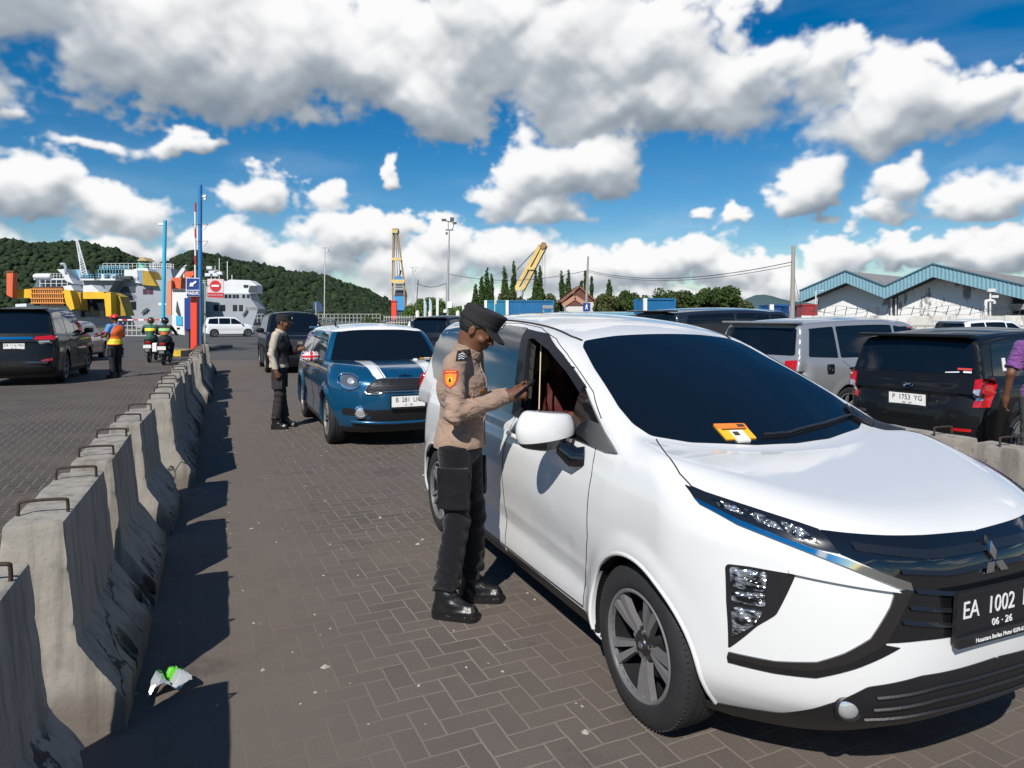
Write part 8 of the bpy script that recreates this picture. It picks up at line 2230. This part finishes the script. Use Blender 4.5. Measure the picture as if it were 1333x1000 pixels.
# ------------------------------------------------------------------ cranes, masts and wires
YC = mat('crane_yellow', (.60, .44, .17), .5, var=.2, vscale=.6); YCD = mat('crane_ochre', (.27, .17, .07), .6); BC = mat('crane_blue', (.04, .26, .55), .5, var=.12, vscale=.4); STL = mat('mast_grey', (.38, .39, .40), .5, .3)
def cranes():
    Y = 140; t = thing('harbour_crane', 'tall blue and yellow slewing crane left of the floodlight mast', 'crane', (A(518, Y), Y, 0)); P = rel(t)
    slab(t, 'cabin', [(513, 386), (527, 386), (526, 404), (514, 404)], Y, 3, BC); slab(t, 'slewing_base', [(515, 404), (526, 404), (528, 422), (513, 422)], Y + .3, 2.4, mat('crane_dark', (.03, .05, .08), .6)); slab(t, 'machine_house', [(515, 377), (526, 377), (528, 386), (513, 386)], Y + .2, 2.5, mat('crane_dark', (.03, .05, .08), .6)); slab(t, 'upper_cabin', [(514, 360), (524, 360), (525, 365), (513, 365)], Y + .5, 2, BC)
    b = MB()
    for a, c in (((511, 365), (512, 303)), ((511.5, 404), (511, 365))): b.bar(P(*c, Y), P(*a, Y), .30)
    b.bar(P(517.5, 303, Y), P(526, 366, Y), .30); b.bar(P(526, 366, Y), P(527, 400, Y), .30); b.build('jib_chord', YCD, t)
    [MB().bar(P(a_, y_, Y - .3), P(c_, y_, Y - .3), w_).build('cross_beam', YC, t) for a_, c_, y_, w_ in ((510, 523, 337.5, .5), (509, 527, 366.5, .7), (510.5, 518, 301.5, .6))]
    slab(t, 'jib_head', [(511, 297.5), (518, 297.5), (519, 303), (510, 303)], Y - .2, 1.2, YCD); b = MB()
    for x in (513.5, 515, 516.5): b.bar(P(x, 303, Y + .5), P(x + (x - 513) * 1.3, 362, Y + .5), .12)
    for y in (371, 374, 378): b.bar(P(515, y, Y), P(524, y, Y), .25)
    b.bar(P(522, 352, Y + 1), P(520, 360, Y + 1), .3); b.build('hoist_rope', mat('rope_dark', (.06, .07, .08), .6), t)
    t = thing('signal_box', 'bright red upright post in front of the blue crane base', 'post', (A(512.5, 100), 100, 0)); slab(t, 'post', [(509.5, 392), (516, 393), (516, 420), (509.5, 420)], 100, .6, mat('pillar_red', (.68, .055, .025), .45)); slab(t, 'cap', [(509, 391), (516.5, 391.5), (516.5, 393), (509, 393)], 99.9, .8, SIGNR)
    Y = 96; t = thing('jib_crane', 'yellow lattice crane jib leaning right on a white mast over the containers', 'crane', (A(675, Y), Y, 0)); P = rel(t)
    b = MB(); b.bar(P(672, 375, Y), P(703, 319, Y), .30, .5); b.bar(P(680, 377, Y), P(710, 318, Y), .30, .5); b.build('jib_chord', YC, t); b = MB(); b.bar(P(673.5, 377, Y + .9), P(706, 320, Y + .9), .18, .3); b.bar(P(681.5, 379, Y + .9), P(712, 320, Y + .9), .18, .3); b.build('lower_chord', YCD, t)
    [MB().bar(P(a_, y_, Y - .2), P(c_, y_, Y - .2), w_).build('cross_beam', YC, t) for a_, c_, y_, w_ in ((686, 696, 349.5, .35), (670.5, 682, 376, .45))]; slab(t, 'jib_head', [(702, 320), (706, 315), (711, 316), (711, 321), (706, 325)], Y - .3, 1.3, YCD)
    b = MB(); b.tube([P(674, 412, Y), P(676, 392, Y)], .42, 10); b.tube([P(676, 392, Y), P(677, 382, Y), P(675.5, 377, Y)], [.38, .5, .62], 10); b.build('mast', mat('mast_white', (.62, .62, .60), .5, var=.1), t, 50)
    b = MB(); b.bar(P(671.5, 352, Y + .5), P(702, 320, Y + .5), .07); b.bar(P(673, 352, Y + .5), P(702, 321, Y + .5), .07); b.bar(P(709.5, 322, Y), P(709.5, 385, Y), .05); b.bar(P(706, 326, Y), P(706.5, 372, Y), .035); b.build('hoist_rope', mat('rope_dark', (.06, .07, .08), .6), t)
    # masts
    Y = 90; t = thing('floodlight_mast', 'tall steel floodlight mast above the feather flags', 'mast', (A(582.5, Y), Y, 0)); P = rel(t); b = MB(); b.tube([P(582.5, 414, Y), P(583.2, 355, Y), P(585, 300, Y)], [.22, .14, .08], 10); b.build('pole', STL, t, 60)
    b = MB(); b.bar(P(580, 299.5, Y), P(590, 299.5, Y), .14); b.bar(P(577, 287, Y), P(592.5, 290, Y), .12); b.bar(P(583.5, 299, Y), P(583.5, 289, Y), .08); b.bar(P(589, 299, Y), P(591.5, 290, Y), .08); b.box(P(588.5, 285.5, Y), (.5, .4, .5), bev=.08); b.box(P(578, 286.5, Y), (.6, .3, .3)); b.box(P(592, 290.5, Y), (.5, .3, .3)); b.box(P(581.5, 304, Y), (.25, .25, .3)); b.build('lamp_head', mat('lamp_dark', (.07, .08, .09), .5), t)
    b = MB(); b.box(P(585.5, 397, Y - .2), (.6, .4, .8), bev=.05); b.box(P(579.5, 405, Y - .2), (.4, .4, .4)); b.build('meter_box', WHITEM, t); b = MB(); b.tube([P(580.8, 414, Y), P(580.8, 368, Y)], .06, 6); b.build('conduit', STL, t)
    for px, y0, Y, lab in ((423, 322, 96, 'slender street lamp pole before the wooded hill'), (537, 348, 110, 'pale lattice antenna mast right of the tower crane')):
        t = thing('light_pole', lab, 'pole', (A(px - .8, Y), Y, 0)); P = rel(t); b = MB(); b.tube([P(px - .8, 414, Y), P(px, y0, Y)], .07, 8); b.build('pole', mat('pole_pale', (.5, .52, .53), .5), t, 60); b = MB(); b.box(P(px + 2, y0, Y), (1.2, .3, .12)); b.box(P(px + 3, y0 + 4, Y), (.3, .3, .4)); b.build('lamp', mat('pole_pale', (.5, .52, .53), .5), t)
        if px == 537:
            b = MB(); b.tube([P(539, 414, Y), P(538.5, 352, Y)], .06, 6); [b.bar(P(536.2, y, Y), P(539, y + 4, Y), .04) for y in range(352, 410, 6)]; b.build('lattice', mat('pole_pale', (.5, .52, .53), .5), t)
    t = thing('utility_pole', 'grey utility pole rising behind the brick red roof', 'pole', (A(763.5, 78), 78, 0)); P = rel(t); b = MB(); b.tube([P(762.5, 414, 78), P(765.6, 334, 78)], [.16, .10], 10); b.build('pole', mat('pole_concrete', (.30, .28, .25), .8, var=.1), t, 60)
    t = thing('utility_pole', 'grey utility pole at the left end of the warehouse', 'pole', (A(1031.5, 46), 46, 0)); P = rel(t); b = MB(); b.tube([P(1031, 430, 46), P(1032.8, 320, 46)], [.17, .11], 12); b.build('pole', mat('pole_concrete', (.30, .28, .25), .8, var=.1), t, 60); b = MB(); b.bar(P(1030, 341, 46), P(1034, 341, 46), .07); b.build('insulator', BLK, t)
    t = thing('utility_pole', 'thin dark utility pole left of the floodlight mast', 'pole', (A(543, 100), 100, 0)); P = rel(t); b = MB(); b.tube([P(541, 412, 100), P(544.5, 364, 100)], .07, 6); b.build('pole', mat('pole_dark', (.12, .12, .12), .8), t)
    def wire(a, c, sag, lab, n=1, r=.022):
        pa, pc = Vector((A(a[0], a[2]), a[2], Zh(a[1], a[2]))), Vector((A(c[0], c[2]), c[2], Zh(c[1], c[2]))); b = MB()
        for k in range(n):
            pts = [pa.lerp(pc, u) - Vector((0, 0, (sag + k * .25) * 4 * u * (1 - u))) for u in np.linspace(0, 1, 24)]; b.tube([p - pa for p in pts], r, 5)
        o = b.build('power_line', mat('wire_black', (.02, .02, .02), .6)); o.location = pa; tag(o, lab, 'cable')
    wire((585, 357, 90), (765, 352, 78), .95, 'cable sagging from the floodlight mast to the middle utility pole', 1, .03)
    wire((765, 352, 78), (1032, 341, 46), 1.0, 'cable between the two right utility poles', 1, .026); wire((765, 354, 78), (1032, 345, 46), 1.0, 'second cable just under the one between the right poles', 1, .02)
    wire((543, 369, 100), (582, 368, 90), .55, 'cable from the thin dark pole to the floodlight mast', 1, .04); wire((1032, 345, 46), (1043, 398, 50), .3, 'thin cable dropping from the right utility pole', 1, .012)
    # flags
    for k, (px, y0, y1) in enumerate(((553, 389, 413), (560, 388, 414), (569, 382, 414), (645, 385, 396), (603, 394, 414))):
        Y = 72; t = thing('feather_flag', ('left pale blue feather flag by the fence', 'right pale blue feather flag of the pair', 'white feather flag right of the blue pair', 'small yellow white banner above the officer cap', 'white feather flag near the officer cap')[k], 'flag', (A(px, Y), Y, 0), 0, 'feather flags along the fence'); P = rel(t)
        b = MB(); b.tube([P(px - 1, 418, Y), P(px - 1, y0, Y)], .03, 5); b.build('flag_pole', WHITEM, t); w = 2.2 if k < 3 else 1.3; pts = [(px - 1, y0), (px + w * .6, y0 + 3), (px + w, y0 + 9), (px + w * .8, y1), (px - 1, y1)]; slab(t, 'cloth', pts, Y, .03, mat(('flag_pale_blue', 'flag_pale_blue', 'flag_white_cloth', 'flag_cream', 'flag_white_cloth')[k], ((.35, .48, .62), (.35, .48, .62), (.6, .62, .64), (.6, .5, .3), (.6, .62, .64))[k], .7))
    t = thing('pedestrian_sign', 'dark blue sign with a white walking figure above the white roof', 'sign', (A(764, 40), 40, 0)); P = rel(t); slab(t, 'panel', [(759, 394.5), (768.5, 394.5), (768.5, 405.5), (759, 405.5)], 40, .04, SIGNB); b = MB(); b.tube([P(763.5, 432, 40), P(763.5, 405, 40)], .03, 6); b.build('post', STL, t)
    b = MB(); c = P(763.7, 399.5, 39.95); M = Matrix.Translation(c) @ Matrix.Rotation(PI / 2, 4, 'X'); s = .7
    b.prism([(.03 * math.cos(a), .13 + .03 * math.sin(a)) for a in np.linspace(0, 2 * PI, 10, endpoint=False)], M, .01); b.prism([(-.03, .09), (.03, .09), (.08, .02), (.06, .0), (.02, .05), (.02, -.02), (.08, -.15), (.04, -.15), (-.0, -.06), (-.06, -.15), (-.10, -.14), (-.03, -.02), (-.03, .03), (-.07, .0), (-.08, .03)], M, .01); b.build('walking_figure', WHITEM, t)
    # long white railings at the waterfront
    t = thing('railing', 'pale railing along the quay below the wooded hill', 'railing', (A(330, 100), 100, 0)); P = rel(t); b = MB(); [b.bar(P(330 + i * 5, 409, 100), P(330 + i * 5, 420, 100), .07) for i in range(34)]; [b.bar(P(330, y, 100), P(495, y, 100), .07) for y in (409, 414)]; b.build('rail_bars', mat('rail_pale', (.4, .4, .4), .6), t)
    t = thing('fence', 'white picket fence with thick posts left of the officer cap', 'fence', (A(500, 60), 60, 0)); P = rel(t); b = MB(); [b.bar(P(500 + i * 3.3, 411, 60), P(500 + i * 3.3, 424, 60), .05) for i in range(38)]; [b.bar(P(500, y, 60), P(624, y, 60), .06) for y in (413, 420)]; b.build('pickets', mat('picket_grey', (.42, .41, .39), .7), t); [MB().tube([P(x, 428, 59), P(x, 406, 59), P(x, 404, 59)], [.17, .17, .05], 10).build('thick_post', mat('post_cream', (.55, .54, .5), .6), t, 50) for x in (543.5, 560, 596)]
    t = thing('low_hedge', 'ragged green shrubs growing behind the white picket fence', 'hedge', (A(560, 66), 66, 0)); rs = random.Random(4); leaf_cloud('foliage', [(rs.uniform(-6, 5), rs.uniform(-.5, .5), rs.uniform(.2, 1.1), rs.uniform(.4, .9), 1) for _ in range(26)], 5000, .12, LEAFB, t, 8)
    # low harbour sheds along the water at the left, closing the skyline under the ferries
    t = thing('dark_wing_sign', 'dark blue banner shape behind the far dark wagon', 'banner', (A(412, 60), 60, 0)); P = rel(t); b = MB(); b.tube([P(412, 420, 60), P(411, 394, 60)], .05, 6); b.build('banner_pole', STL, t); slab(t, 'cloth', [(407, 393), (414, 392), (419, 397), (421, 405), (413, 407), (408, 402)], 60, .05, mat('banner_blue', (.02, .05, .12), .7))
cranes()
